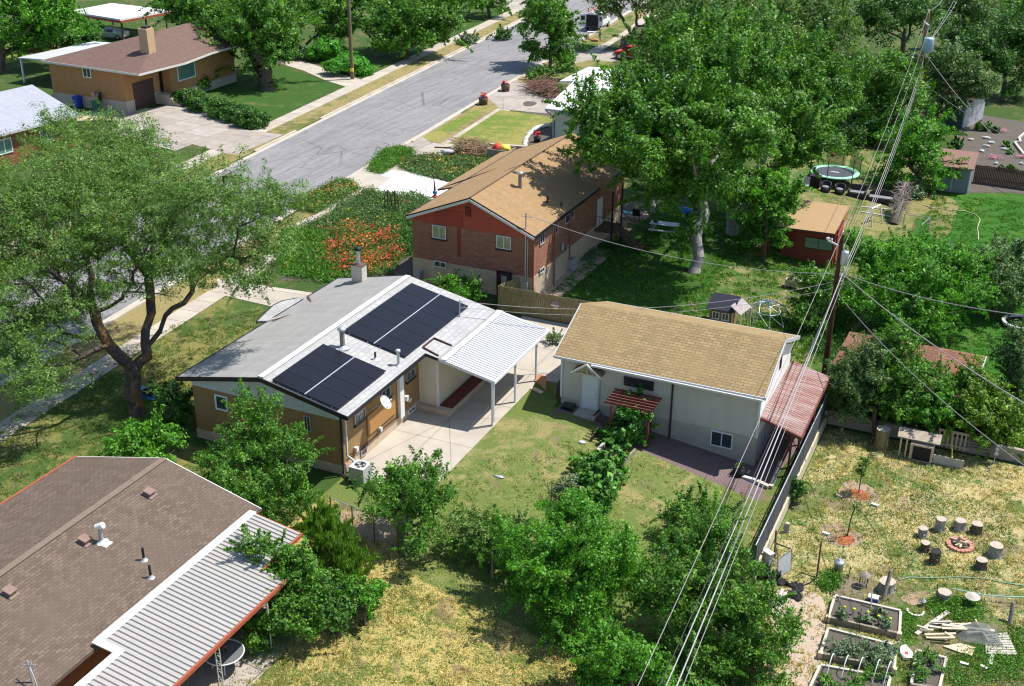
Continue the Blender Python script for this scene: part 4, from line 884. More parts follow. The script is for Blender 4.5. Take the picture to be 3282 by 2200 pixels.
for x_, y, h in ((905,775,.55),(948,885,.55)): p = onplane('N', x_, y, (xr_, 20, zr_), brn); vent_pipe(brf, p, .05, h, 'black_trim', None, 'metal_grey')
p = onplane('N', 205, 1545, (xr_, 20, zr_), brn); mm = MB().tube([p, p+Vector((-.05, 0, .9))], .035, 8); mm.tube([p+Vector((-.3,0,.62)), p+Vector((.25,.05,.8))], .02, 5); mm.tube([p+Vector((.05,.05,.85)), p+Vector((.2,.0,.6)), p+Vector((.05,-.1,.3))], .012, 5); mm.build('service_mast', M['galv'], brf)
mm = MB().tube([p+Vector((.02, 0, .7)), p+Vector((.6, -.3, .2)), p+Vector((.9, -.6, -.4))], .012, 5).build('guy_wire', M['galv'], brf)
PT = thing('patio_cover', 'long ribbed metal patio cover along the brown shingle roof', 'patio cover', (-25, 22, 0))
c_ = corrug(PT, 'cover_roof', 'patio_metal', (-26.72, 24.1, 2.98), (-26.72, 30.4, 2.98), (-23.35, 30.4, 2.45), (-23.35, 24.1, 2.45), .22, .055); corrug(PT, 'cover_roof', 'patio_metal', (-26.72, 30.4, 2.98), (-26.72, 33.05, 2.98), (-24.4, 33.05, 2.615), (-24.4, 30.4, 2.615), .22, .055)
corrug(PT, 'cover_roof', 'patio_metal', (-25.75, 5, 2.84), (-25.75, 24.1, 2.84), (-23.35, 24.1, 2.45), (-23.35, 5, 2.45), .22, .055)
b = MB(); b.beam((-26.72, 24.05, 3.02), (-26.72, 33.1, 3.02), .34, .05); b.beam((-26.85, 24.05, 3.03), (-25.65, 24.05, 2.88), .3, .05); b.beam((-25.8, 5, 2.89), (-25.8, 24.05, 2.89), .3, .05); b.build('flashing', M['white'], PT)
b = MB(); b.beam((-23.3, 5, 2.42), (-23.3, 30.4, 2.42), .09, .16); b.beam((-24.35, 30.4, 2.58), (-24.35, 33.1, 2.58), .07, .12); b.beam((-26.7, 33.1, 2.92), (-24.35, 33.1, 2.56), .05, .1); b.build('gutter', M['rust_red'], PT)
for y in (20.5, 23.6, 26.24):
    pm = MB(); 
    for dx in (-.1, .1): pm.tube([(-23.4+dx, y, 0), (-23.4+dx, y, 2.4)], .02, 6)
    for k in range(6): z0 = .2+k*.36; pm.tube([(-23.4+.08*math.cos(a), y, z0+.15+.14*math.sin(a)) for a in [j*math.pi/6 for j in range(0, 11)]], .012, 4)
    pm.build('post', M['offwhite'], PT)
MB().tube([(-23.35, 29.2, 0), (-23.35, 29.2, 2.4)], .03, 6).build('post', M['offwhite'], PT)
# ------------------------------------------------------------------ orange brick house across the street
OH = thing('brick_house', 'orange brick house with brown hip roof and dark garage door', 'house', (-89, 97, 0))
MB().box((-94.1, -84.5), (91.5, 108), (-.3, 4.22)).box((-84.6, -83.4), (97.2, 108), (.5, 4.2)).build('wall', M['brick_orange'], OH)
MB().box((-94.14, -84.46), (91.46, 108), (-.3, 1.15)).box((-84.6, -83.3), (95.95, 108), (-.3, .95)).build('foundation', M['stucco_grey'], OH)
r3 = MB(); A_ = (-87.2, 100.6, 6.45); B_ = (-87.6, 109.5, 6.45); E = [(-95.0, 91.4, 4.35), (-81.9, 90.9, 4.3), (-81.3, 97.3, 4.3), (-81.9, 102.3, 4.35), (-81.9, 113, 4.35), (-95, 113, 4.35)]
r3.face([E[0], E[1], A_]); r3.face([E[1], E[2], A_]); r3.face([E[2], E[3], A_]); r3.face([E[3], E[4], B_, A_]); r3.face([E[4], E[5], B_]); r3.face([E[5], E[0], A_, B_]); r3.face([(p[0], p[1], p[2]-.02) for p in E][::-1])
o3 = r3.build('roof', M['roof_umber'], OH)
b = MB(); b.beam(Vector(E[0])-Z1*.1, Vector(E[1])-Z1*.1, .08, .2); b.beam(Vector(E[1])-Z1*.1, Vector(E[2])-Z1*.1, .08, .2); b.beam(Vector(E[2])-Z1*.1, Vector(E[3])-Z1*.1, .08, .2); b.beam(Vector(E[3])-Z1*.1, Vector(E[4])-Z1*.1, .08, .2); b.build('fascia', M['offwhite'], o3)
cc = onplane('A', 1090, 390, A_, (Vector(E[1])-Vector(A_)).cross(Vector(E[2])-Vector(A_))); oc = MB().box((cc.x-.55, cc.x+.55), (cc.y-.1, cc.y+1.0), (cc.z-.3, cc.z+2.3)).build('chimney', mat('pale_brick_mat', (.5,.34,.2), .9, bump=.3), OH)
MB().box((cc.x-.35, cc.x+.35), (cc.y+.1, cc.y+.8), (cc.z+2.3, cc.z+2.5)).build('chimney_cap', M['black_trim'], oc)
winY(OH, 'A', (615,500), (688,588), 91.48, fw=.1, fm='white')
gdr = MB(); gdr.box((-84.5, -84.42), (92.7, 95.7), (0, 2.72)).build('garage_door', mat('garage_brown_mat', (.07,.045,.035), .6), OH)
MB().box((-84.5, -84.44), (96.75, 97.15), (1.0, 3.9)).build('front_door', M['black'], OH)
win(OH, (-83.38, 98.3, 1.9), Y1, X1, 2.9, 2.0, pane='teal_glass', style='none', fw=.12)
MB().box((-84.4, -82.9), (95.9, 97.1), (0, 1.0)).box((-82.9, -82.4), (95.9, 97.1), (0, .75)).box((-82.4, -81.9), (95.9, 97.1), (0, .5)).box((-81.9, -81.4), (95.9, 97.1), (0, .25)).build('front_steps', M['stucco_grey'], OH)
LP = thing('patio_cover', 'pale lean-to patio roof behind the orange brick house', 'patio cover', (-101, 102, 0))
MB().slab([(-104.3, 97.1, 2.75), (-95.1, 97.4, 3.0), (-95.1, 108, 3.0), (-103.4, 107.8, 2.75)], .14).build('roof', M['metal_white'], LP)
for x_, y in ((-104.1, 97.3), (-103.3, 107.5), (-99, 97.4)): MB().box((x_-.08, x_+.08), (y-.08, y+.08), (0, 2.65)).build('post', M['white'], LP)
CW = thing('carport', 'flat white carport roof on brown posts sheltering a silver sedan', 'carport', (-115, 125, 0))
MB().slab([(-120.3, 121.9, 2.85), (-110.2, 120.2, 2.85), (-109, 128.6, 2.85), (-119.8, 129.4, 2.85)], .25).build('roof', M['white'], CW)
b = MB(); b.beam((-120.3, 121.85, 2.5), (-110.15, 120.12, 2.5), .08, .28); b.beam((-110.1, 120.15, 2.5), (-108.9, 128.6, 2.5), .08, .28); b.build('fascia', M['rust_red'], CW)
for x_, y in ((-119.5, 122.3), (-115.2, 121.5), (-110.6, 120.8), (-109.8, 124.5), (-109.4, 128), (-119.4, 128.8)): MB().box((x_-.09, x_+.09), (y-.09, y+.09), (0, 2.4)).build('post', M['wood_dark'], CW)
# ------------------------------------------------------------------ white-roofed house at the left edge
LH = thing('brick_house', 'rust brick house with whitish shingle roof at the left edge', 'house', (-88, 80, 0))
a4 = [PZ('A', 600, 855, 3), PZ('A', 20, 1003, 3), PZ('A', 240, 635, 4.3), PZ('A', -300, 760, 4.3)]
l4 = MB(); l4.slab([a4[1]+Vector((-3.5, -12.0, 0)), a4[1], a4[0], a4[2], a4[2]+Vector((-8, -12, 0))], .2); 
l4 = MB(); dirn = (a4[1]-a4[0]); q0 = a4[0]; q1 = a4[0]+dirn*1.9; tops = a4[2]+dirn*1.9; l4.slab([q1, q0, a4[2], tops], .2); lf = l4.build('roof', M['roof_whitish'], LH)
b = MB(); b.beam(q1-Z1*.12, q0-Z1*.12, .08, .18); b.beam(q0-Z1*.1, a4[2]-Z1*.1, .06, .14); b.build('fascia', M['metal_white'], lf)
inn = Vector((-dirn.y, dirn.x, 0)).normalized(); inn = inn if inn.x < 0 else -inn; dn = dirn.normalized()
l5 = MB(); base = q0+inn*.5+dn*.5; l5.obox((base.x, base.y, 0), Vector((dn.x, dn.y, 0)).normalized(), inn, Z1, (0, 15), (0, 10), (-.3, 2.85)); l5.build('wall', M['brick_rust'], LH)
dn2 = Vector((dn.x, dn.y, 0)).normalized(); 
for k in (2.2, 6.6): wb = Vector((base.x, base.y, 1.1))+dn2*k; win(LH, wb+dn2*1.5-inn*.02, -dn2, -inn, 1.5, 1.3, pane='teal_glass', fw=.09)
# ------------------------------------------------------------------ blue and white house behind the red brick one
BW = thing('house', 'white walled house with blue trim and bright white roof behind big tree', 'house', (-36, 104, 0))
MB().box((-39.7, -29), (96.0, 112), (-.3, 3.9)).build('wall', M['offwhite'], BW); MB().box((-39.74, -28.9), (95.95, 112), (3.9, 4.4)).build('eave_band', mat('blue_trim_mat', (.22,.42,.6), .6), BW)
ww = MB(); ww.slab([(-40.4, 95.4, 4.45), (-28.5, 95.4, 4.45), (-28.5, 102, 5.6), (-40.4, 102.6, 5.6)], .12); ww.slab([(-40.4, 102.6, 5.6), (-28.5, 102, 5.6), (-28.5, 113, 4.5), (-40.4, 113, 4.5)], .12)
ww.slab([(-42.6, 104, 4.9), (-38.2, 104, 5.35), (-38.2, 111.5, 4.9), (-42.6, 111.5, 4.8)], .2); ww.build('roof', mat('white_membrane_mat', (.82,.82,.82), .6, var=.04), BW)
b = MB(); b.beam((-40.4, 95.35, 4.32), (-28.5, 95.35, 4.32), .1, .2); b.tube([(-40.3, 95.4, 4.2), (-39.8, 95.8, 3.6), (-39.75, 95.9, .1)], .07, 6); b.build('gutter', M['metal_white'], BW)
# ------------------------------------------------------------------ red shed
RS = thing('shed', 'maroon wooden playhouse shed with tan slanted roof and wide window', 'shed', (-14, 83.5, -1.3))
MB().box((-15.85, -12.1), (81.6, 84.6), (-1.35, 1.72)).build('wall', mat('shed_red_mat', (.28,.06,.04), .7, var=.1), RS)
rs = MB(); rs.slab([(-16.5, 81.0, 1.72), (-12.1, 81.0, 1.8), (-11.9, 85.5, 2.5), (-16.3, 85.5, 2.5)], .12, 0, 1); rs.build('roof', [mat('tan_sheet_mat', (.36,.235,.12), .8, var=.12), M['wood_dark']], RS)
winY(RS, 'I', (340,935), (570,1065), 81.58, pane='teal_glass', fw=.05, fm='wood_dark'); x0, z0 = yx('I', 155, 1165, 81.58); x1_, z1_ = yx('I', 265, 935, 81.58)
MB().box((x0, x1_), (81.56, 81.6), (-1.2, z1_)).build('door', mat('shed_door_mat', (.24,.05,.035), .7), RS)
MB().box((-16.9, -12.0), (79.9, 81.58), (-1.35, -1.15)).build('deck', M['wood_grey'], RS)
for x_, y in ((-16.8, 80.0), (-16.8, 81.5)): MB().box((x_-.06, x_+.06), (y-.06, y+.06), (-1.3, 1.7)).build('post', M['panel_red'], RS)
b = MB(); b.beam((-16.8, 80.0, -.3), (-16.8, 81.5, -.3), .05, .08); b.beam((-11.9, 81.2, 1.6), (-11.9, 84.6, 2.2), .06, .1); b.beam((-12.05, 82, -1.2), (-12.05, 82, 1.8), .1, .1); b.build('railing', M['panel_red'], RS)
# ------------------------------------------------------------------ grey shed
GS = thing('shed', 'grey panel shed with white trim and brown roof on the green lawn', 'shed', (-6.5, 107, -1.3))
MB().box((-7.9, -5.1), (104.95, 108.6), (-1.35, .95)).build('wall', mat('shed_grey_mat', (.2,.23,.26), .6), GS)
g5 = MB(); g5.slab([(-8.2, 104.6, 1.0), (-4.9, 104.6, 1.0), (-4.9, 109, 1.35), (-8.2, 109, 1.35)], .12); g5.build('roof', mat('shed_roof_brown_mat', (.22,.12,.1), .9), GS)
b = MB()
for x_ in (-7.9, -6.52, -5.15): b.box((x_-.02, x_+.06), (104.9, 104.96), (-1.3, .9))
b.box((-7.9, -5.07), (104.9, 104.95), (.78, .9)); b.box((-5.1, -5.06), (104.95, 108.6), (.78, .9)); b.build('trim', M['metal_white'], GS)
# ------------------------------------------------------------------ shed with red-brown shingles behind the garden
TS = thing('shed', 'low shed with rustic red brown shingle roof half hidden by trees', 'shed', (-4.6, 62, -1.3))
MB().box((-8.0, -1.4), (61.4, 64), (-1.35, 1.2)).build('wall', M['wood_dark'], TS)
t5 = MB(); t5.slab([(-8.4, 60.5, 1.15), (-1.1, 60.0, 1.15), (-.75, 64.3, 1.9), (-8.1, 64.4, 1.9)], .12); tr5 = t5.build('roof', M['roof_redbrown'], TS)
MB().beam((-1.0, 60.0, 1.1), (-.68, 64.3, 1.85), .06, .14).build('fascia', M['metal_white'], tr5)
# dark grey shed far right
DS = thing('shed', 'slate blue shed wall with white corner near the dark garden slope', 'shed', tuple(G('D', 1720, 1060)))
p = G('D', 1620, 1040); q = G('D', 1790, 1075); dd = (q-p).normalized(); nn_ = Vector((-dd.y, dd.x, 0)); MB().obox(p, dd, nn_, Z1, (0, (q-p).length), (0, 4), (-.1, 3.0)).build('wall', mat('slate_wall_mat', (.1,.13,.16), .6), DS)
MB().obox(q, dd, nn_, Z1, (-.1, .05), (-.06, 4.05), (-.1, 3.1)).build('corner_trim', M['metal_white'], DS); MB().obox(p+Z1*3.0, dd, nn_, Z1, (-.3, (q-p).length+.3), (-.4, 4.4), (0, .15)).build('roof', mat('shed_tan_roof_mat', (.45,.28,.13), .9), DS)
# ================================================================== vegetation
FO = dict(
 locust=foliage('locust_leaf', (.085,.17,.03), (.14,.25,.048), (.22,.35,.09), .36),
 maple=foliage('maple_leaf', (0.052,0.148,0.016), (0.101,0.246,0.025), (0.209,0.381,0.055), .32),
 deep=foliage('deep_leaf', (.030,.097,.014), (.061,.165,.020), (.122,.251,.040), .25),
 grey=foliage('grey_leaf', (.061,.131,.035), (.116,.205,.055), (.207,.308,.100), .25),
 fresh=foliage('fresh_leaf', (.061,.194,.018), (.110,.308,.025), (.195,.422,.050), .38),
 willow=foliage('willow_leaf', (.073,.148,.030), (.128,.228,.042), (.220,.331,.075), .3),
 juniper=foliage('juniper_leaf', (.043,.125,.012), (.085,.194,.020), (.146,.262,.035), .2),
 juniperb=foliage('juniper_bright_leaf', (.049,.228,.015), (.085,.331,.020), (.146,.433,.030), .2),
 sage=foliage('sage_leaf', (.110,.171,.090), (.171,.251,.120), (.244,.342,.170), .15),
 vine=foliage('vine_leaf', (.061,.182,.025), (.116,.285,.040), (.220,.422,.080), .35),
 yew=foliage('yew_leaf', (.073,.160,.010), (.134,.251,.015), (.207,.331,.030), .2))
FO['jun2'] = foliage('upright_juniper_leaf', (.1,.21,.02), (.16,.3,.035), (.24,.4,.07), .3)
BK = dict(grey=bark('bark_grey', (.12,.1,.085), (.25,.215,.18)), brown=bark('bark_brown', (.07,.05,.038), (.17,.13,.1)), locust=bark('bark_locust', (.04,.032,.028), (.12,.098,.085), (.2,.11,.04)),
 pale=bark('bark_pale', (.2,.185,.165), (.4,.38,.35)))
def TR(label, bt, blobs, leaf, bk='brown', n=140, per=60, ls=.16, cr=.5, tr=.15, seed=1, cat='tree', name='tree', group=None, base=None, pack=1., **k):
    """tree from its foot (pixel on the ground) and crown lobes: (x, y, rx, rz, nearer/farther metres) in display pixels"""
    bp = base if base is not None else G(*bt); dep = depth(bp); bl = []
    for q in blobs:
        d = dep+(q[4] if len(q) > 4 else 0); f = 1.4032*d/FPX; bl.append((tuple(PD('Z', q[0], q[1], d)), q[2]*f, q[2]*f*(q[5] if len(q) > 5 else 1), q[3]*f))
    return tree(name, label, bp, bl, FO[leaf], BK[bk], n, per, ls, cr, tr, seed=seed, cat=cat, group=group, **k)
# ---- the wide honey locust in the front lawn
lb = G('Z', 312, 948); ld = depth(lb)
def LP_(x, y, dd=0): return PD('Z', x, y, ld+dd)
limbs = [[LP_(303,850), LP_(270,810,-.5), LP_(250,790,-.8), LP_(225,740,-1), LP_(205,690,-1), LP_(210,640,-1)], [LP_(250,790,-.8), LP_(215,800,-2), LP_(165,830,-2.5), LP_(110,840,-3), LP_(60,800,-3.5), LP_(20,770,-4)],
 [LP_(303,850), LP_(335,810,.5), LP_(330,760,.5), LP_(345,720,1), LP_(340,640,1.5), LP_(350,540,2.5)], [LP_(330,800,.5), LP_(365,760,1), LP_(378,720,1.5), LP_(420,690,2), LP_(455,640,2.5), LP_(500,600,3.5), LP_(560,540,4.5)],
 [LP_(205,690,-1), LP_(170,650,0), LP_(100,625,1), LP_(70,560,1.5)], [LP_(210,640,-1), LP_(190,560,1), LP_(150,480,2.5)], [LP_(350,540,2.5), LP_(400,470,3.5), LP_(520,420,4.5)], [LP_(340,640,1.5), LP_(290,560,2), LP_(270,440,3)]]
tree('tree', 'wide spreading feathery locust tree with forked trunk on the silver house lawn', tuple(lb), [(tuple(LP_(x, y, d)), r, r, rz) for x, y, d, r, rz in
 ((330,420,5,4.3,2.1),(200,400,4,4.,2.0),(90,440,1,3.8,2.1),(480,450,0,3.4,1.9),(580,480,-2.5,2.1,1.4),(350,560,2,4.,1.6),(180,560,1,3.8,1.7),(40,600,-1.5,3.2,1.8),(450,590,-1.5,3.2,1.3),(560,610,-3.5,2.2,1.),(130,700,-1.5,2.6,1.1),(20,800,-3.5,2.8,1.4),(70,740,-2,2.2,1.1),
  (270,480,0,3.5,1.8),(630,450,-3.,1.5,1.),(640,560,-4,1.5,.9),(0,500,-1,3,2),(-60,650,-4,3,2),(230,660,-.5,2.2,.8),(90,880,-4.5,1.8,1.0),(160,300,7,3.,1.4),(300,320,8,2.6,1.4))],
 FO['locust'], BK['locust'], 3700, 98, .13, .56, .42, seed=5, gap=.12, lobes=0, shoot=.15, limbs=limbs, shell=.15, noise=.3, flat=.5, maxc=520, up=.5, low=-1, asp=.36, tip=.016, forkpt=np.array(LP_(303,850)), step=.55)
# ---- the big pair of trees behind the garage
T1b = G('H', 1225, 1110); T2b = G('H', 1510, 820)
TR('huge dense leafy tree with pale bent trunk beside the picnic table', None, [(1450,255,120,105,-1),(1580,190,120,105,1),(1640,120,120,100,5),(1425,190,55,45,2),(1345,250,60,55,-1),(1380,330,75,60,-2.5),(1500,330,110,90,-4),(1610,290,110,110,-4),(1700,330,70,70,-6),(1560,400,60,60,0),(1340,345,40,35,0),(1490,430,55,40,-1),(1580,520,32,35,-1),(1610,420,65,50,-3),(1545,450,60,40,-2),(1470,380,70,50,-3),(1400,270,60,60,-2),(1530,110,60,45,6)],
 'maple', 'pale', 1250, 170, .2, .8, .4, 11, gap=.12, base=T1b, shell=.55, noise=.22, limbs=[[PD('Z',1590,540,depth(T1b)), PD('Z',1610,490,depth(T1b)), PD('Z',1600,430,depth(T1b)), PD('Z',1640,350,depth(T1b)+1), PD('Z',1600,250,depth(T1b)+3)], [PD('Z',1610,490,depth(T1b)), PD('Z',1540,400,depth(T1b)+1), PD('Z',1460,300,depth(T1b)+2)], [PD('Z',1600,430,depth(T1b)), PD('Z',1680,300,depth(T1b)+3)]], forkpt=np.array(PD('Z',1597,590,depth(T1b))))
TR('huge dense leafy tree with straight pale trunk left of the red shed', None, [(1700,180,120,110,4),(1790,180,110,100,5),(1850,250,90,90,3),(1740,300,110,90,0),(1830,330,90,70,1),(1760,420,60,60,-2),(1770,500,50,50,-4),(1880,190,60,60,4),(1650,420,40,60,-1),(1720,90,90,50,8),(1690,440,50,45,-3),(1640,370,60,60,-3)],
 'maple', 'pale', 1100, 170, .2, .8, .45, 12, gap=.12, base=T2b, shell=.55, noise=.22, limbs=[[PD('Z',1672,470,depth(T2b)), PD('Z',1680,390,depth(T2b)), PD('Z',1720,280,depth(T2b)+2)], [PD('Z',1672,470,depth(T2b)), PD('Z',1760,340,depth(T2b)+1), PD('Z',1830,250,depth(T2b)+2)]], forkpt=np.array(PD('Z',1672,490,depth(T2b))))
TR('slim leafy sapling clump hanging low beside the red shed', ('Z', 1745, 600), [(1750,470,55,45),(1765,530,45,45),(1720,520,35,50),(1770,420,50,40)], 'fresh', 'brown', 110, 110, .22, .6, .1, 13)
# ---- background trees, upper middle and right
for i, (bx, by, bl, lf, n, lbl) in enumerate((
 (1530,185,[(1560,60,80,60),(1620,30,90,60),(1500,120,60,55),(1660,90,80,60),(1560,0,90,50)],'willow',260,'tall airy pale green tree rising behind the big leafy pair'),
 (1800,210,[(1780,60,100,80),(1860,110,90,85),(1900,50,80,60),(1720,20,90,50),(1930,190,60,60)],'willow',320,'broad soft willowy tree at the top centre'),
 (2060,150,[(2000,60,70,50),(2060,20,80,40),(2110,60,50,40)],'deep',150,'dark crowned tree at the top beside the far utility pole'),
 (2160,130,[(2180,40,60,45),(2240,20,60,40),(2230,90,60,40)],'grey',150,'grey green tree right of the far utility pole'),
 (2040,330,[(2010,180,70,60),(2060,240,60,60),(1980,260,60,60),(2020,310,60,30)],'maple',240,'bright leafy tree behind the trampoline'),
 (2130,290,[(2140,150,60,50),(2190,190,60,60),(2150,240,50,50)],'grey',200,'rounded grey green tree left of the slate shed'),
 (2290,230,[(2290,110,70,60),(2320,170,50,50),(2240,130,50,50)],'deep',220,'dark round tree at the right edge above the garden slope'),
 (2095,440,[(2090,350,55,50),(2060,390,40,40),(2130,390,40,35),(2100,300,50,35)],'fresh',170,'leafy tree standing between trampoline and grey shed'),
 (2330,60,[(2330,10,50,40),(2290,40,40,30)],'maple',80,'leafy treetop in the upper right corner'),
 (1450,120,[(1490,5,40,30),(1420,-15,60,22),(1390,15,30,14)],'willow',150,'drooping willow with several dark trunks over the parked cars'))):
    dep = depth(G('Z', bx, by)); TR(lbl, ('Z', bx, by), [b+(0,) for b in bl], lf, 'brown', int(n*1.35), 120, .08+dep*.0013, .75*dep/100+.1, .28, 20+i, shell=.5, limbs=[[PD('Z', a, b, dep) for a, b in q] for q in (((1440,75),(1405,10)),((1455,60),(1452,0)),((1480,60),(1495,0)))] if i == 9 else ())
# dark understory behind trampoline and along right side
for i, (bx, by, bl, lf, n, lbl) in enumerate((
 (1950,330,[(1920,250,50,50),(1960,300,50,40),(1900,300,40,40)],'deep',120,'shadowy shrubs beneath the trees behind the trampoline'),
 (2090,785,[(2110,640,110,75,2),(2020,610,75,60,2),(1990,700,60,60,0),(2120,720,80,45,0),(2190,620,60,50,3),(1960,570,45,35,2)],'fresh',560,'broad bright green tree right of the near utility pole'),
 (2270,725,[(2240,640,65,55,0),(2310,650,60,60,0),(2190,610,50,35,1),(2290,595,60,30,1),(2340,600,40,30,1)],'grey',420,'dense rounded shrub thicket bordering the vivid lawn'),
 (1850,760,[(1850,720,40,45),(1880,660,35,45),(1850,640,25,25)],'maple',110,'leafy bush below the near utility pole')
 )):
    dep = depth(G('Z', bx, by)); TR(lbl, ('Z', bx, by), bl, lf, 'brown', int(n*1.3), 120, .15, .6, .16, 40+i, gap=.15, cat='shrub' if 'shrub' in lbl or 'bush' in lbl else 'tree', name='shrub' if 'shrub' in lbl or 'bush' in lbl else 'tree')
for i, (bx, by, bl, lf, n, lbl, nm) in enumerate((
 (2000,1000,[(1960,870,55,65),(1990,820,40,40),(1940,920,35,35)],'grey',170,'left grey green tree in front of the red brown shingle shed','tree'),
 (2070,985,[(2070,850,60,55),(2060,780,42,45),(2050,920,65,50),(2110,880,45,45)],'maple',220,'tall middle tree in front of the red brown shingle shed','tree'),
 (2130,1000,[(2130,930,55,45),(2170,900,40,30)],'fresh',120,'leafy bush spilling over the garden wall','shrub'),
 (2230,1030,[(2240,950,75,50),(2230,890,45,45),(2230,850,20,30),(2300,990,50,40)],'yew',260,'yellow green yew bush behind the garden wall','shrub'),
 (2330,960,[(2330,880,30,70),(2320,800,30,50)],'grey',120,'grey green tree at the right edge below the vivid lawn','tree'))):
    TR(lbl, ('Z', bx, by), bl, lf, 'brown', int(n*1.9), 120, .125, .5, .13, 50+i, cat=nm, name=nm, gap=.15)
# ---- near yards
TR('dense small leaved tree between the silver roofed and brown roofed houses', None, [(590,950,60,60,1),(560,1030,85,65,0),(650,1030,75,65,0),(590,1110,100,70,-1),(520,1120,65,55,-1.5),(670,1120,55,60,-1),(610,1180,80,40,-1.5),(500,1050,45,40,-1),(500,1130,40,40,-2.5)],
 'maple', 'brown', base=Vector((-28.2, 36.4, 0)), n=700, per=125, ls=.095, cr=.36, tr=.14, seed=61, shell=.4, up=.2)
TR('round bright green bush by the corner of the brown roof', ('Z', 325, 1075), [(325,1010,70,50,0),(290,1040,40,30,0),(360,1040,40,30,0)], 'fresh', 'brown', 150, 100, .15, .4, .08, 62, cat='shrub', name='shrub')
TR('dark shaded shrub against the left corner of the tan brick wall', ('Z', 395, 985), [(395,925,42,50,0),(380,975,35,25,0)], 'deep', 'brown', 110, 90, .13, .4, .06, 63, cat='shrub', name='shrub')
TR('loose shrubby tree with upright shoots near the air conditioner', ('Z', 925, 1270), [(930,1160,90,80,0),(870,1130,55,40,0),(990,1150,60,50,0),(940,1090,60,40,1),(1000,1090,30,40,1),(960,1230,60,35,-1)], 'maple', 'grey', 300, 90, .115, .4, .09, 64, shell=.35, up=.3, tip=.014)
TR('feathery upright juniper between the house patio and wire fence', ('Z', 790, 1320), [(735,1210,36,45,0),(765,1255,52,60,0),(800,1300,45,55,0),(715,1190,22,35,0),(785,1330,45,40,0)], 'jun2', 'brown', 420, 120, .17, .28, .12, 65, shell=.4, asp=.16, noise=.12, vert=.75, shoot=.7, gap=0)
TR('leafy tree leaning over the ribbed patio cover', ('Z', 690, 1440), [(610,1270,55,50,0),(660,1330,70,70,0),(640,1400,70,60,-1),(590,1350,35,45,0),(700,1400,55,50,-1),(620,1450,50,30,-1),(720,1310,45,50,0)], 'maple', 'brown', 420, 110, .115, .38, .13, 66, up=.2)
TR('small round bush at the edge of the dry yard', ('Z', 835, 1430), [(835,1370,42,38,0),(800,1350,30,25,0)], 'fresh', 'brown', 90, 90, .12, .3, .06, 67, cat='shrub', name='shrub')
TR('dark thick shrub behind the small round bush in the dry yard', ('Z', 770, 1450), [(770,1390,45,45,0)], 'deep', 'brown', 100, 90, .12, .35, .06, 68, cat='shrub', name='shrub')
TR('large leafy orchard tree at bottom centre with dark shadow under', ('Z', 1330, 1450), [(1290,1200,80,60,1),(1230,1260,90,70,0),(1340,1240,90,70,0),(1290,1330,110,80,0),(1400,1330,80,70,0),(1210,1340,50,50,0),(1330,1190,30,30,1),(1430,1270,45,45,1),(1330,1420,90,45,-1)],
 'fresh', 'brown', 900, 135, .1, .45, .18, 69, shell=.4, up=.25)
TR('large leafy tree in front of the wires at bottom right', ('Z', 1680, 1560), [(1600,1290,90,65,1),(1680,1350,90,80,0),(1560,1370,90,80,0),(1720,1450,90,70,0),(1620,1450,100,70,0),(1500,1330,60,60,0),(1640,1210,50,50,1),(1730,1540,70,50,0),(1570,1530,100,50,-1)],
 'maple', 'brown', 950, 135, .1, .45, .18, 70, shell=.4, up=.25)
TR('leafy shrub with wispy shoots on the lawn behind the orchard trees', ('Z', 1600, 1260), [(1600,1180,70,45,0),(1560,1170,40,25,0),(1650,1170,30,35,0),(1540,1230,50,30,0)], 'maple', 'brown', 170, 90, .11, .38, .08, 71, shell=.3)
TR('bright leafy tree at the bottom edge below the orchard tree', ('Z', 1440, 1640), [(1400,1500,70,60,0),(1460,1560,80,50,0),(1380,1560,70,40,0),(1320,1480,40,35,0)], 'fresh', 'brown', 260, 110, .11, .4, .12, 72, up=.25)
TR('small tree with pale twigs left of the orchard tree', ('Z', 1180, 1310), [(1150,1250,60,45,0),(1100,1240,45,40,0),(1190,1290,40,35,0)], 'maple', 'grey', 190, 90, .11, .38, .08, 73, shell=.3)
rb_ = TR('rose hedge with a few pink blooms along the wire fence', ('Z', 1120, 1290), [(1100,1210,50,28,0),(1060,1240,35,30,0),(1170,1200,40,24,0),(1040,1200,30,24,0)], 'willow', 'grey', 170, 90, .1, .35, .05, 74, cat='shrub', name='shrub', shell=.3)
fm_ = MB(); rc2 = random.Random(4)
for x, y in ((1110,546),(1205,700),(1365,680),(1420,695),(1502,697),(1215,708),(1425,703),(1160,650),(1575,570)):
    p = G('O', x, y, .9); fm_.blob(p, .07, .07, .06, 6, 4)
fm_.build('blossoms', mat('rose_pink_mat', (.6,.05,.12), .6), rb_)['kind'] = 'stuff'
# vines along the low wall
for i, (bx, by, bl, lbl) in enumerate(((1440,1010,[(1445,950,40,32,0),(1430,975,40,25,0),(1415,1010,40,30,-.3),(1450,1030,35,25,0)],'grape vine growing up the maroon pergola'),(1395,1090,[(1355,1070,32,26,0),(1395,1075,30,24,0),(1380,1100,28,18,0)],'grape vine sprawling over the low stone edging'),(1370,1180,[(1345,1125,26,20,0),(1370,1140,26,22,0),(1330,1160,24,22,0),(1385,1110,20,16,0)],'grape vine at the lower end of the stone edging'))):
    TR(lbl, ('Z', bx, by), bl, 'vine', 'brown', 150, 70, .19, .38, .05, 80+i, cat='vine', name='vine', shell=.4, asp=.8)
TR('blue green rounded shrub inside the small wire frame', ('Z', 1310, 1165), [(1300,1115,32,25,0),(1330,1130,20,18,0)], 'sage', 'brown', 70, 90, .09, .25, .04, 83, cat='shrub', name='shrub')
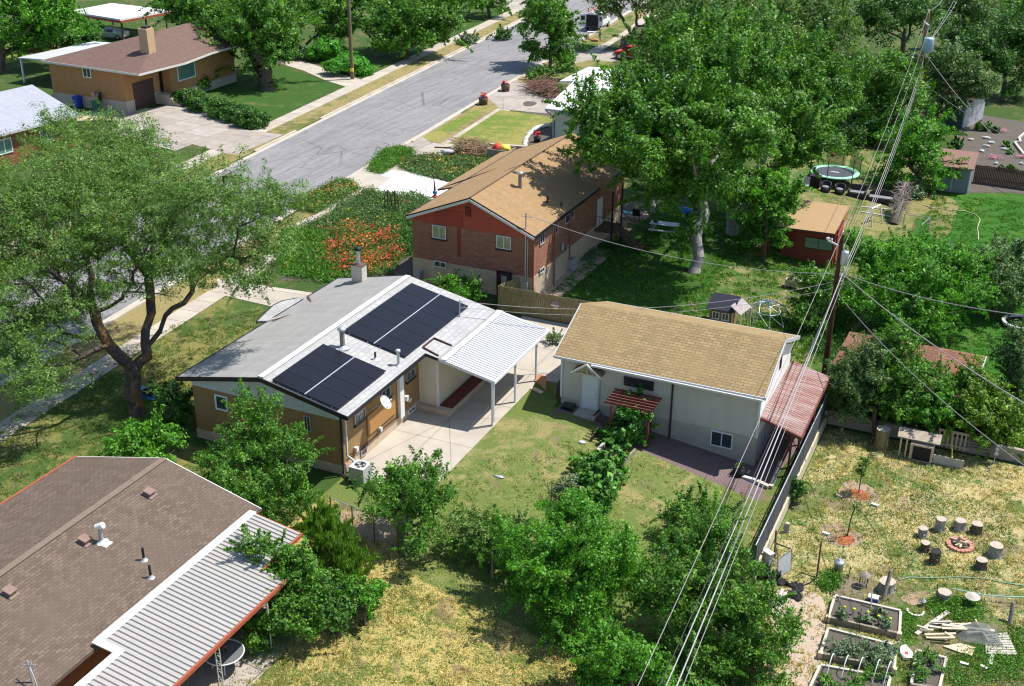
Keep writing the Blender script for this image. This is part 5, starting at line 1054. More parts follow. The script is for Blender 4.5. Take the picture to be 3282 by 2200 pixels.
TR('pale green spreading bush in front of the red brick basement', ('Z', 1055, 700), [(1050,665,42,32,0),(1020,655,28,20,0),(1080,680,22,18,0)], 'fresh', 'brown', 110, 90, .12, .35, .05, 84, cat='shrub', name='shrub')
TR('small round bush beside the back corner of the carport', ('Z', 1262, 785), [(1262,773,18,12,0)], 'grey', 'brown', 30, 80, .1, .25, .03, 85, cat='shrub', name='shrub')
TR('upright green shrub against the outside of the chain link fence', ('Z', 1818, 1155), [(1816,1120,14,34,0)], 'deep', 'brown', 60, 90, .1, .25, .04, 86, cat='shrub', name='shrub')
# ---- across the street
TR('large gnarled tree on the green lawn in front of the orange brick house', ('Z', 612, 205), [(560,60,70,50,1),(620,60,80,60,0),(530,110,50,40,1),(620,120,50,40,-1),(680,80,50,45,1),(500,50,50,45,2),(590,10,80,40,3),(560,150,30,25,0),(470,100,30,35,0)], 'maple', 'brown', 560, 120, .27, 1.1, .75, 90, shell=.4, noise=.3, fork=.3)
TR('bright leafy tree in the top left corner', ('A', 0, 540), [(20,60,60,55,0),(80,80,55,45,0),(120,30,55,40,0),(40,10,70,40,2),(165,60,30,28,0),(10,110,30,25,0)], 'fresh', 'brown', 300, 110, .32, 1.1, .4, 91, shell=.5)
TR('dark clipped hedge between the lawn and the white carport', ('Z', 130, 112), [(130,80,75,32,0),(80,90,50,24,0),(190,90,40,26,0)], 'deep', 'brown', 170, 90, .3, .9, .1, 92, cat='hedge', name='hedge', shell=.7, shoot=0, gap=0)
TR('tall background tree above the orange brick house', None, [(440,20,55,45,0),(480,50,50,40,0),(400,5,50,30,0),(510,20,50,40,2)], 'maple', 'brown', 300, 120, .3, 1.0, .4, 93, base=Vector((-80.5, 109.5, 0)))
TR('tall leafy tree with bare grey twigs beside the wooden street pole', ('Z', 730, 130), [(740,30,60,50,0),(790,40,45,35,0),(700,20,50,40,1),(750,80,40,30,0),(800,0,50,30,1)], 'maple', 'grey', 260, 100, .3, 1.0, .4, 94)
TR('dense round maple casting shade over the sidewalk', ('Z', 925, 135), [(900,50,60,45,0),(960,50,70,50,0),(930,90,70,35,-1),(1010,70,40,35,-1),(880,90,40,28,-1),(960,10,80,40,3)], 'maple', 'brown', 360, 120, .32, 1.1, .4, 95, shell=.6, noise=.18)
TR('leafy street tree with dark slim trunk left of the white van', ('Z', 1256, 165), [(1250,60,55,45,0),(1290,90,35,30,0),(1230,110,30,28,0),(1260,20,50,30,1),(1210,60,25,25,0),(1270,120,35,22,0)], 'maple', 'brown', 260, 120, .28, .9, .2, 96, shell=.5)
TR('tree shading the far sidewalk at the top edge', ('Z', 1120, 40), [(1110,5,45,22,0),(1080,-10,60,20,0)], 'maple', 'brown', 110, 100, .35, 1.2, .25, 97)
TR('small shrub at the kerb in the shade of the far tree', ('Z', 1150, 90), [(1145,80,22,16,0),(1165,90,14,10,0)], 'deep', 'brown', 40, 80, .22, .5, .06, 98, cat='shrub', name='shrub')
TR('grey green mounded shrub by the kerb near the far driveway', ('Z', 1062, 100), [(1062,88,28,10,0)], 'sage', 'brown', 50, 90, .2, .4, .04, 99, cat='shrub', name='shrub')
for i, (bl, lf, b, lbl) in enumerate((([(750,105,35,14,0),(730,120,30,14,0),(780,125,30,14,0)],'juniperb',('Z',750,140),'bright spreading juniper by the concrete path'),([(800,145,34,14,0),(770,150,30,12,0),(830,160,20,12,0)],'juniperb',('Z',800,172),'bright spreading juniper beside the wooden street pole'),
  ([(660,118,34,14,0),(690,125,22,12,0)],'sage',('Z',665,135),'grey green low shrub row above the concrete path'),([(430,180,24,22,0),(450,190,24,22,0)],'juniper',('Z',440,210),'rounded clipped shrub left of the picture window'),([(475,170,20,26,0)],'juniper',('Z',478,200),'tall clipped shrub under the picture window'))):
    TR(lbl, b, bl, lf, 'brown', 150 if i < 2 else 90, 100, .24, .6, .06, 100+i, cat='shrub', name='shrub', shell=.6, noise=.12, asp=.35 if i < 2 else .55, shoot=0, gap=0)
hp = [G('Z', *q) for q in ((435,238),(470,252),(510,266),(545,276),(575,288))]; 
tree('hedge', 'dark clipped hedge row between the driveway and shaded lawn', tuple(hp[2]), [((p.x, p.y, .7), 1.7, 1.3, .85) for p in hp], FO['deep'], BK['brown'], 300, 90, .2, .5, .05, seed=106, cat='hedge', shell=.8, noise=.05, shoot=0, gap=0)
for i, (b, bl, lf, lbl) in enumerate(((('Z',1245,185),[(1245,170,28,14,0),(1290,150,20,20,0),(1225,175,18,10,0)],'maple','rounded shrubs under the slim street tree'),(('Z',1265,140),[(1290,135,18,12,0)],'fresh','small bright shrub right of the slim street tree'),
  (('Z',1420,395),[(1425,385,26,18,0),(1450,395,18,12,0)],'grey','leafy bush at the back corner of the red brick house'),(('C',180,560),[(1275,150,22,16,0)],'maple','shrub with pale leaves near the far driveway'))):
    TR(lbl, b, bl, lf, 'brown', 80, 90, .2, .5, .05, 110+i, cat='shrub', name='shrub')
# right garden slope shrubs
for i, (x, y, r, lf, lbl) in enumerate(((1890,1010,26,'maple','round shrub at the top of the dark garden slope'),(1960,1090,26,'maple','small leafy tree on the dark garden slope'),(1740,1240,24,'deep','dark hedge shrub above the grey shed'),(2150,1230,14,'fresh','bright small shrub in the middle of the dark slope'),(2190,1290,13,'fresh','bright small shrub low on the dark slope'),(2200,1430,15,'juniper','rounded shrub at the bottom of the dark slope'),(2060,1110,16,'grey','dull shrub beside the pink flowers'),(2110,1420,10,'wood' if False else 'sage','thin dry shrub above the wooden retaining fence'))):
    p = G('D', x, y); d_ = depth(p); r_ = r*.3826*1.5*d_/FPX*1.2
    tree('shrub', lbl, tuple(p), [((p.x, p.y, p.z+r_*.7), r_, r_, r_*.8)], FO[lf], BK['brown'], 40, 80, .2, r_*.45, .04, seed=120+i, cat='shrub')
TR('blue green juniper mound beside the dead leaning stump', ('Z', 2095, 450), [(2090,440,28,14,0)], 'sage', 'brown', 50, 80, .16, .4, .05, 130, cat='shrub', name='shrub')
# ---- flowering beds (uncountable)
def bed(name, label, cat, t, poly, h, n, lf, ls, flowers=(), seed=1, asp=.4, per=26, cr=.22):
    rng = np.random.default_rng(seed); P = GP(t, poly); xs = [p.x for p in P]; yy = [p.y for p in P]; pts = []
    def inside(x, y):
        c = False
        for i in range(len(P)):
            a, b = P[i], P[(i+1) % len(P)]
            if (a.y > y) != (b.y > y) and x < (b.x-a.x)*(y-a.y)/(b.y-a.y)+a.x: c = not c
        return c
    while len(pts) < n:
        x = rng.uniform(min(xs), max(xs)); y = rng.uniform(min(yy), max(yy))
        if inside(x, y): pts.append((x, y, gz(x, y)))
    pts = np.array(pts); hh = h*(.35+.65*rng.random(n))*(.7+.3*np.sin(pts[:, 0]*1.7)*np.sin(pts[:, 1]*1.3+1)); I = np.repeat(np.arange(n), per)
    u = rng.random(len(I)); off = rng.normal(size=(len(I), 3))*cr; off[:, 2] = u*hh[I]; Q = pts[I]+off; Q[:, 2] = np.maximum(Q[:, 2], pts[I][:, 2]+.01)
    c = (min(xs)+max(xs))/2, (min(yy)+max(yy))/2; r = thing(name, label, cat, (c[0], c[1], gz(*c))); r['kind'] = 'stuff'
    leafmesh('leaves', Q, off*[2, 2, 0]+[0, 0, .3], ls, FO[lf], r, rng=rng, clumpv=rng.random(n)[I], asp=asp, up=.2)['kind'] = 'stuff'
    for k, (mt, cnt, sz, lo) in enumerate(flowers):
        wt = np.exp(2.2*np.sin(pts[:, 0]*1.3+k+seed)*np.sin(pts[:, 1]*1.1+2*k)); J = rng.choice(n, cnt, p=wt/wt.sum()); F = pts[J]+rng.normal(size=(cnt, 3))*[cr, cr, 0]; F[:, 2] += hh[J]*lo+.05+rng.random(cnt)*.12
        leafmesh('blossoms', F, np.tile([0, 0, 1.], (cnt, 1)), sz, mt, r, rng=rng, asp=.95, up=1.2)['kind'] = 'stuff'
    return r
fl_o = foliage('poppy_orange', (.55,.1,.015), (.6,.17,.02), (.6,.08,.02), .2); fl_r = foliage('poppy_red', (.48,.035,.012), (.52,.06,.015), (.45,.02,.03), .2); fl_y = foliage('bloom_yellow', (.6,.4,.02), (.65,.5,.05), None, .2); fl_p = foliage('bloom_pink', (.5,.08,.2), (.6,.3,.4), None, .2); fl_w = foliage('bloom_pale', (.6,.55,.5), (.7,.65,.6), None, .2)
bed('flower_bed', 'dense bed of orange red poppies beside the red brick house', 'flower bed', 'G', [(360,930),(620,880),(960,900),(1040,1080),(900,1260),(600,1300),(380,1180)], 1.0, 1300, 'willow', .13, ((fl_r, 1100, .11, 1.), (fl_o, 1100, .1, .95)), 201)
bed('flower_bed', 'overgrown green wildflower bed between path and white driveway', 'flower bed', 'G', [(700,560),(1240,620),(1100,800),(1080,900),(960,900),(620,880),(340,920),(200,860),(340,800)], .9, 1700, 'grey', .15, ((fl_o, 60, .1, 1.), (fl_y, 90, .1, 1.), (fl_p, 70, .1, 1.)), 202, cr=.28)
bed('flower_bed', 'green weedy bed beneath the spreading locust branches', 'flower bed', 'G', [(0,900),(200,860),(360,930),(380,1180),(600,1300),(450,1320),(0,1260)], .8, 900, 'maple', .17, ((fl_o, 60, .1, 1.),), 203, cr=.3)
bed('flower_bed', 'orange flowering strip between the street and the stone path', 'flower bed', 'G', [(430,500),(560,470),(640,540),(480,640),(290,740),(60,690),(230,590)], .7, 700, 'willow', .15, ((fl_o, 150, .1, 1.), (fl_y, 80, .1, 1.), (fl_p, 60, .1, 1.)), 204, cr=.28)
bed('flower_bed', 'tall grassy weeds by the kerb next to the driveway', 'flower bed', 'G', [(735,390),(780,320),(850,240),(1020,190),(1110,240),(960,330),(830,410)], .9, 600, 'maple', .17, (), 205, asp=.25, cr=.3)
bed('flower_bed', 'orange dotted bed between the white driveway and brush pile', 'flower bed', 'G', [(1005,350),(1100,270),(1400,290),(1740,300),(1740,330),(1450,480),(1200,430),(1040,385)], .85, 1200, 'grey', .15, ((fl_o, 160, .1, 1.), (fl_r, 40, .1, 1.), (fl_y, 120, .1, 1.)), 206, cr=.28)
bed('weeds', 'dark green creeper along the left side of the red brick wall', 'weeds', 'G', [(960,760),(1080,780),(1095,1120),(1000,1080),(940,900)], 1.2, 350, 'deep', .16, (), 207, cr=.25)
bed('weeds', 'leafy green vegetable plants around the lumber pile', 'weeds', 'Q', [(1260,960),(1480,930),(1660,960),(1700,1060),(1560,1110),(1300,1040)], .4, 200, 'maple', .1, (), 208, cr=.16)
bed('weeds', 'green weeds at the bottom right corner of the garden', 'weeds', 'Q', [(1700,1230),(1976,1130),(1976,1500),(1700,1568),(1400,1568),(1420,1380)], .25, 420, 'maple', .09, (), 209, cr=.18)
bed('weeds', 'green weeds beside the upper raised bed', 'weeds', 'Q', [(500,830),(570,760),(640,770),(640,860),(560,900)], .45, 90, 'maple', .1, (), 210, cr=.16)
bed('weeds', 'weedy strip between first raised bed and lumber pile', 'weeds', 'Q', [(1100,1050),(1180,1060),(1200,1200),(1100,1240)], .2, 80, 'maple', .09, (), 211, cr=.16)
bed('weeds', 'tufts of low weeds scattered in the straw coloured yard', 'weeds', 'Q', [(800,180),(1300,120),(1900,350),(1900,800),(1000,760),(850,600)], .1, 260, 'grey', .09, (), 212, cr=.2, per=22)
bed('weeds', 'green ground cover by the small round pool ring', 'weeds', 'H', [(1740,1430),(1860,1430),(1880,1500),(1760,1500)], .35, 120, 'fresh', .12, (), 213, cr=.25)
bed('weeds', 'bushy weeds at the foot of the near utility pole', 'weeds', 'Z', [(1850,800),(1900,640),(1960,640),(1940,760),(1900,830)], .9, 400, 'deep', .15, (), 214, cr=.35)
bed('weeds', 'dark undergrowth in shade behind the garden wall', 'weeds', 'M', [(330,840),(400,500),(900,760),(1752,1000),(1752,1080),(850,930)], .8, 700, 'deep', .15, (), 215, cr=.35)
bed('weeds', 'low plants along the brick wall near the condenser', 'weeds', 'H', [(330,960),(390,890),(450,930),(560,960),(440,1030),(350,1010)], .4, 120, 'sage', .12, (), 216, cr=.2)
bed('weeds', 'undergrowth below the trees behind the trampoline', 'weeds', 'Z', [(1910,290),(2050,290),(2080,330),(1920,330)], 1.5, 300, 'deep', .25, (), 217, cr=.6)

def tufts(name, label, poly, n, lf, ls, seed, hole=()):
    """short upright blades scattered in loose clumps over a lawn"""
    rng = np.random.default_rng(seed); P = np.array(poly); lo = P.min(0); hi = P.max(0); X = rng.uniform(lo, hi, size=(n*2, 2)); ins = np.zeros(len(X), bool)
    for i in range(len(P)):
        a, b = P[i], P[(i+1) % len(P)]
        if a[1] == b[1]: continue
        c = ((a[1] > X[:, 1]) != (b[1] > X[:, 1])) & (X[:, 0] < (b[0]-a[0])*(X[:, 1]-a[1])/(b[1]-a[1])+a[0]); ins ^= c
    f = np.sin(X[:, 0]*2.1+np.sin(X[:, 1]*1.7)*1.5+seed)*np.sin(X[:, 1]*1.9+np.sin(X[:, 0]*1.3)+seed*2)+rng.normal(size=len(X))*.35; X = X[ins & (f > -.1)][:n//8]
    I = np.repeat(np.arange(len(X)), 8); Q = np.zeros((len(I), 3)); Q[:, :2] = X[I]+rng.normal(size=(len(I), 2))*.07
    Q[:, 2] = [gz(a, b) for a, b in Q[:, :2]]; Q[:, 2] += ls*.35
    o = leafmesh(name, Q, rng.normal(size=(len(I), 3))*[1, 1, .2], ls, FO[lf], None, (float(X[0, 0]), float(X[0, 1]), float(Q[0, 2])), rng=rng, clumpv=rng.random(len(X))[I], asp=.3, vert=.6); tag(o, label, 'grass', None, 'stuff')
FO['straw'] = foliage('straw_blade', (.42,.33,.13), (.62,.5,.22), (.78,.66,.34), .3); FO['blade'] = foliage('green_blade', (.09,.15,.03), (.15,.22,.05), (.26,.3,.09), .3)
YD = [(-23, 20), (-8.4, 20), (-8.4, 50), (-12, 50), (-18.5, 50.5), (-23, 44), (-23, 41), (-26, 40), (-26, 34)]
tufts('grass_tufts', 'dry straw coloured grass tufts across the near yards', [(-23, 18), (-8.4, 18), (-8.4, 34), (-20, 35.5), (-26, 39)], 40000, 'straw', .1, 1); tufts('grass_tufts', 'sparse straw tufts on the lawn below the carport', YD, 16000, 'straw', .08, 7); tufts('grass_tufts', 'green grass tufts mixed into the dry near yards', YD, 45000, 'blade', .08, 2)
GD_ = [(-7.8, 36), (6, 36), (6, 59), (-7.8, 59)]
tufts('grass_tufts', 'bleached straw tufts in the stump circle yard', GD_, 50000, 'straw', .1, 3); tufts('grass_tufts', 'green weed tufts in the stump circle yard', GD_, 40000, 'blade', .09, 4)
tufts('grass_tufts', 'green grass tufts on the front lawn by the locust', [(-46, 25), (-37, 25), (-37, 41), (-37, 54), (-43, 56), (-46.5, 52)], 50000, 'blade', .09, 5)

tufts('grass_tufts', 'shaded green grass tufts on the lawn behind the brick house', [(-27.5, 65), (-9, 65), (-9, 88), (-22, 88), (-27.5, 82)], 70000, 'maple', .13, 8)
tufts('grass_tufts', 'fresh green tufts across the vivid lawn', [(-7.6, 64), (8, 62), (14, 98), (-2, 105), (-7.6, 103)], 90000, 'maple', .12, 9)
# ================================================================== poles and wires
def curve(p, q, sag, n=24):
    p = Vector(p); q = Vector(q); return [p.lerp(q, i/n)-Z1*(sag*4*(i/n)*(1-i/n)) for i in range(n+1)]
def wire(label, p, q, sag, r=.018, m='wire'):
    mb = MB().tube(curve(p, q, sag), r*.82, 5); o = mb.build('overhead_wire', WM[m]); return tag(o, label, 'wire', 'overhead wires')
WM = dict(wire=mat('wire_grey_mat', (.3,.29,.29), .6), dark=mat('wire_dark_mat', (.05,.045,.05), .6), bundle=mat('wire_bundle_mat', (.36,.34,.36), .6))
p1 = PZ('Z', 1882, 860, -1.3); p1.z = -1.3; P1 = Vector((p1.x, p1.y, 7.55))
U1 = thing('utility_pole', 'near dark wooden utility pole with grey transformer and cable brackets', 'utility pole', tuple(p1), 'utility poles')
MB().tube([p1-Z1*.3, p1+Z1*4, P1], [.17, .15, .12], 12).build('pole', bark('pole_dark', (.05,.025,.02), (.12,.06,.04)), U1)
tz = P1+Vector((.28, -.05, -1.75)); MB().lathe(tz, [(0, 0), (.2, 0), (.22, .05), (.22, .75), (.2, .82), (.05, .85), (0, .85)], 18).tube([tz+Vector((-.08,0,.8)), tz+Vector((-.08,0,1.1))], [.04,.03], 8).tube([tz+Vector((.1,0,.8)), tz+Vector((.1,0,1.1))], [.04,.03], 8).build('transformer', M['galv'], U1)
MB().beam(P1+Vector((-.1,0,-.7)), P1+Vector((-.75,-.05,-.45)), .06, .08).blob(P1+Vector((-.75,-.05,-.35)), .12, .06, .1).blob(P1+Vector((-.55,0,-.42)), .06, .06, .12).build('bracket', M['white'], U1)
MB().tube([P1, P1+Z1*.12], [.05, .07], 8).blob(P1+Z1*.16, .07, .07, .06).build('insulator', M['galv'], U1)
cb = MB()
for dz_ in (-2.1, -2.45, -2.8): cb.tube([P1+Vector((-.25,.1,dz_)), P1+Vector((.3,-.1,dz_+.1)), P1+Vector((.42,0,dz_-.12)), P1+Vector((.2,.05,dz_-.2))], .02, 5).blob(P1+Vector((.33,-.05,dz_+.05)), .07, .07, .1)
cb.build('cable_bracket', M['galv'], U1)
p2 = PZ('Z', 2080, 300, -1.3); P2 = Vector((p2.x, p2.y, 10.4))
U2 = thing('utility_pole', 'far brown utility pole with blue grey transformer above the trees', 'utility pole', tuple(p2), 'utility poles')
MB().tube([p2-Z1*.3, p2+Z1*6, P2], [.24, .21, .17], 10).build('pole', bark('pole_brown', (.16,.1,.06), (.3,.2,.13)), U2)
t2_ = PD('D', 1495, 440, depth(P2)); MB().lathe(t2_, [(0, 0), (.45, 0), (.5, .1), (.5, 1.25), (.45, 1.4), (0, 1.4)], 16).build('transformer', mat('transformer_blue_mat', (.35,.45,.55), .4, .3), U2)
b_ = PD('D', 1490, 205, depth(P2)); MB().beam(P2+Z1*-.9, b_, .1, .1).tube([b_+Vector((-.35,0,.3)), b_, b_+Vector((.2,0,-.1))], .08, 6).build('bracket', M['metal_white'], U2)
MB().tube([P2, P2+Z1*.25], [.07, .1], 8).build('insulator', M['galv'], U2)
ar_ = PD('D', 1445, 480, depth(P2)); MB().beam(ar_+Vector((-.9,0,.3)), ar_+Vector((.9,0,0)), .05, .05).build('bracket', M['galv'], U2)
p3 = PZ('Z', 805, 181, 0); U3 = thing('utility_pole', 'tall bare wooden pole at the end of the concrete path', 'utility pole', tuple(p3), 'utility poles')
MB().tube([p3-Z1*.2, p3+Z1*9.5], [.24, .18], 10).build('pole', bark('pole_mid', (.12,.09,.06), (.25,.18,.12)), U3); MB().box((p3.x-.1, p3.x+.27), (p3.y-.27, p3.y-.1), (.9, 1.25)).build('marker_tag', M['yellow'], U3)
# main lines run over the alley towards and past the camera
def far(t, x, y, X): return PX(t, x, y, X)
e = [far('Z', 1450, 1568, -8.1), far('Z', 1540, 1568, -7.7), far('Z', 1515, 1568, -8.0), far('Z', 1590, 1480, -7.2), far('Z', 1500, 1568, -8.0)]
def ext(a, b, y1=14.):   # carry on along the same line past the frame
    a = Vector(a); b = Vector(b); t = (y1-a.y)/(b.y-a.y); return a+(b-a)*t
for i, (ez, sx, lb_, r_, mm_) in enumerate(((0, (0,0,.15), 'thin topmost wire running to the near pole top', .016, 'wire'), (1, (.3,0,-2.2), 'thick bundled cable running down to bottom centre', .034, 'bundle'), (2, (.25,0,-2.5), 'second thick cable beside the bundle', .028, 'bundle'), (3, (.35,0,-2.8), 'rightmost thin cable low on the near pole', .016, 'wire'), (4, (.28,0,-2.35), 'dark cable lashed under the bundle', .02, 'dark'))):
    s_ = P1+Vector(sx); wire(lb_, s_, ext(s_, e[ez]), .35, r_, mm_)
for i, (a_, b_, lb_, r_, sg) in enumerate(((P1+Z1*.18, P2+Z1*.3, 'high thin wire between the two pole tops', .016, .9), (P1+Vector((.1,0,-.9)), P2+Vector((.3,0,-1)), 'second wire strung between near and far pole', .016, 1.1),
   (P1+Vector((.3,0,-2.1)), P2+Vector((.2,0,-4.6)), 'lower thick cable between near and far pole', .03, 1.0), (P1+Vector((.3,0,-2.45)), P2+Vector((.25,0,-5.1)), 'lowest thick cable between near and far pole', .026, 1.1), (P1+Vector((.33,0,-2.8)), P2+Vector((.25,0,-5.6)), 'thin cable under the lowest thick cable', .018, 1.2))): wire(lb_, a_, b_, sg, r_)
for t_, lb_ in (((1700, 0), 'wire leaving the far pole top beyond the frame'), ((1780, 0), 'wire leaving the far transformer beyond the frame'), ((1818, 0), 'thick cable leaving the far pole beyond the frame')):
    q_ = PD('D', t_[0]-(0 if t_[0]<1750 else 0), -120, depth(P2)+45); wire(lb_, P2+Z1*(.2 if t_[0] == 1700 else -3.5), q_, .6, .03)
for (a_, t_, x_, y_, dd, lb_, r_, sg) in ((P1+Vector((.35,0,-2.3)),'Z',2345,722,-14,'twisted service cable sloping right towards the vivid lawn',.026,.3),(P1+Vector((.35,0,-2.35)),'Z',2345,925,-22,'twisted service cable sloping down to the right edge',.03,.3),(P1+Vector((.2,0,-3.6)),'Z',2345,1068,-24,'thin dark cable crossing above the garden wall',.018,.5),
   (P2+Vector((.3,0,-3.9)),'Z',2345,378,-16,'long cable from the far pole towards the slope',.04,.6),(P2+Vector((.3,0,-6.6)),'Z',2345,330,-6,'lower thin cable from the far pole towards the slope',.025,.5)):
    wire(lb_, a_, PD(t_, x_, y_, depth(a_)+dd), sg, r_)
wire('cable from the near pole to the red brick house mast', P1+Vector((-.2,0,-2.4)), (-28.5, 64.5, 5.9), .9, .02)
wire('dark cable from the near pole to the silver roof mast', P1+Vector((-.2,0,-2.9)), ap+Z1*.9, 1.0, .018); wire('thin second cable to the silver roof mast', P1+Vector((-.2,0,-3.3)), ap+Z1*.55, 1.0, .014)
# ================================================================== walls and fences
W1_ = thing('retaining_wall', 'low cream concrete wall under the chain link fence', 'wall', (-8.15, 50, -1.7))
MB().box((-8.27, -8.03), (43.5, YW+.1), (-1.75, -1.0)).build('wall', mat('cream_wall_mat', (.5,.43,.3), .9, var=.25, bump=.3), W1_)
W2_ = tag(MB().box((-8.0, 40), (YW-.02, YW+.22), (-1.75, -.95)).build('garden_wall', mat('grey_wall_mat', (.34,.29,.24), .9, var=.35, scale=1.2, bump=.3)), 'long low weathered concrete wall along the back of the garden', 'wall')
F1 = thing('chain_link_fence', 'chain link fence with dark mesh fabric above the cream wall', 'fence', (-8.2, 50, -1))
def posts(root, pts, h, r, m): 
    for p in pts: MB().tube([p, Vector(p)+Z1*h], r, 8).build('fence_post', M[m], root)
posts(F1, [(-8.16, y, -1.0) for y in (44.2, 47, 49.8, 52.6, 55.4, 58.2)], 1.3, .035, 'galv')
MB().tube([(-8.16, 43.6, .24), (-8.16, 59.2, .24)], .032, 8).build('top_rail', M['galv'], F1)
fb = MB(); rg = random.Random(8)
for k in range(40):
    y = 43.7+k*.385; a = rg.uniform(-.02, .02); fb.slab([(-8.12+a, y, -.98), (-8.12, y+.385, -.98), (-8.12+a, y+.385, .2), (-8.12, y, .2)], .008, down=(1, 0, 0))
fb.build('mesh_fabric', mat('mesh_fabric_mat', (.06,.065,.075), .8, var=.4, scale=1.5), F1)
F2 = thing('wood_fence', 'weathered grey green plank fence between the two yards', 'fence', (-26, 62.4, 0))
def planks(root, a, b, h, w=.14, m='wood_grey', seed=1):
    a = Vector(a); b = Vector(b); L = (b-a).length; d = (b-a).normalized(); n_ = Vector((-d.y, d.x, 0)); rr_ = random.Random(seed); mb = MB(); k = 0.
    while k < L: mb.obox(a+d*k, d, n_, Z1, (0, w-.012), (0, .022), (0, h+rr_.uniform(-.04, .03))); k += w
    o = mb.build('planks', M[m], root); r = MB()
    for z_ in (.4, h-.35): r.obox(a, d, n_, Z1, (0, L), (.023, .07), (z_, z_+.08))
    r.build('rail', M[m], o); return o
M['wood_fence'] = bark('wood_fence_mat', (.15,.12,.05), (.34,.29,.16))
planks(F2, (-29.4, 62.45, 0), (-21.3, 62.45, 0), 1.7, m='wood_fence', seed=2); planks(F2, (-28.9, 64.4, 0), (-29.4, 62.5, 0), 1.7, m='wood_fence', seed=3)
F3 = thing('wood_fence', 'brown board fence beside the grey shed and dark slope', 'fence', (-3, 106.6, -1.3)); g1 = G('I', 1745, 480); g2 = G('I', 2174, 540); planks(F3, g1, g1+(g2-g1)*1.6, 1.6, m='wood_dark', seed=4)
F4 = thing('low_fence', 'small curved grey wooden side fence left of the garage', 'fence', (-21.6, 54, 0)); planks(F4, (-21.5, 52.9, -.1), (-21.5, 55.2, 0), .95, m='wood_grey', seed=5)
F5 = thing('chain_link_fence', 'broken rusty wire fence beyond the brown roofed patio', 'fence', tuple(G('O', 520, 620)))
fp = [G('O', *q) for q in ((320,540),(455,600),(590,660),(740,720),(910,775),(1330,890))]
posts(F5, fp[:4], 1.35, .03, 'wood_dark'); posts(F5, fp[4:], 1.35, .05, 'wood_grey'); r = MB().tube([p+Z1*1.33 for p in fp[:4]], .022, 6); r.build('top_rail', M['galv'], F5)
ck = MB()
for i in range(3):
    for k in range(14):
        for s_ in (0, 1): a = fp[i].lerp(fp[i+1], k/14); b = fp[i].lerp(fp[i+1], (k+1)/14); ck.beam(a+Z1*(0.05 if s_ else 1.3), b+Z1*(1.3 if s_ else .05), .006, .006)
ck.build('wire_mesh', M['galv'], F5)
F6 = thing('chain_link_fence', 'short wire fence corner on the dry patch of lawn', 'fence', tuple(G('I', 1160, 860))); q6 = [G('I', *q) for q in ((1155,870),(1160,862),(1370,905),(1300,960))]
q6 = [G('I', 1158, 870), G('I', 1368, 900), G('I', 1300, 960)]; posts(F6, q6, 1.2, .04, 'galv'); MB().tube([p+Z1*1.18 for p in q6], .03, 6).build('top_rail', M['galv'], F6)
# garden stone edging on the lawn
E1 = thing('stone_edging', 'short line of pale curved edging stones beside the vines', 'edging', tuple(G('L', 300, 1240)))
for a_, b_ in (((340,1165),(415,1075)),((228,1310),(278,1262))): 
    pa = G('L', *a_); pb = G('L', *b_); MB().beam(pa+Z1*.1, pb+Z1*.1, .16, .22).build('stone', M['pad'], E1)
EB = thing('stone_edging', 'dark wooden log edging along the vine bed', 'edging', tuple(G('L', 470, 1300)))
pts_ = [G('L', *q) for q in ((395,1450),(430,1370),(490,1310),(530,1230),(590,1170),(640,1120))]
for i in range(5): MB().beam(pts_[i]+Z1*.1, pts_[i+1]+Z1*.1, .12, .22).build('log', M['wood_grey'], EB)
# ================================================================== machines and yard objects
def condenser(label, p, s=.75, h=.8, m='metal_grey'):
    r = thing('air_conditioner', label, 'air conditioner', tuple(p)); x, y, z = p
    b = MB().box((x-s/2, x+s/2), (y-s/2, y+s/2), (z+.05, z+h-.06))
    for k in range(9): b.box((x-s/2-.006, x+s/2+.006), (y-s/2-.006, y+s/2+.006), (z+.1+k*.075, z+.12+k*.075))
    b.build('housing', M['metal_grey'], r); c = (x, y, z+h-.06)
    t = MB(); N_ = 24
    sq = lambda a: (max(-1, min(1, 1.42*math.cos(a)))*s/2, max(-1, min(1, 1.42*math.sin(a)))*s/2)
    for k in range(N_):
        a0 = 2*math.pi*k/N_; a1 = 2*math.pi*(k+1)/N_; o0 = sq(a0); o1 = sq(a1); i0 = (math.cos(a0)*s*.37, math.sin(a0)*s*.37); i1 = (math.cos(a1)*s*.37, math.sin(a1)*s*.37)
        t.face([(x+o0[0], y+o0[1], c[2]+.06), (x+o1[0], y+o1[1], c[2]+.06), (x+i1[0], y+i1[1], c[2]+.06), (x+i0[0], y+i0[1], c[2]+.06)]); t.face([(x+i0[0], y+i0[1], c[2]+.06), (x+i1[0], y+i1[1], c[2]+.06), (x+i1[0], y+i1[1], c[2]-.05), (x+i0[0], y+i0[1], c[2]-.05)])
        t.face([(x+o0[0], y+o0[1], c[2]-.01), (x+o1[0], y+o1[1], c[2]-.01), (x+o1[0], y+o1[1], c[2]+.06), (x+o0[0], y+o0[1], c[2]+.06)])
    t.build('top_panel', M[m], r); f = MB()
    for k in range(4): a = k*1.57; f.obox((x, y, c[2]-.02), Vector((math.cos(a), math.sin(a), .2)), Vector((-math.sin(a), math.cos(a), 0)), Z1, (.03, s*.33), (-.07, .07), (-.005, .005))
    f.lathe((x, y, c[2]-.045), [(s*.36, 0), (.001, 0)], 20); f.build('fan', M['black'], r)
    MB().box((x-s/2-.08, x+s/2+.08), (y-s/2-.08, y+s/2+.08), (z-.05, z+.05)).build('base_pad', M['pad'], r); return r
condenser('white topped air conditioner at the corner of the silver roofed house', (-26.65, 41.2, 0), .8, .88, 'metal_white'); condenser('grey air conditioner beside the red brick basement wall', tuple(G('H', 285, 1085)), .9, .85)
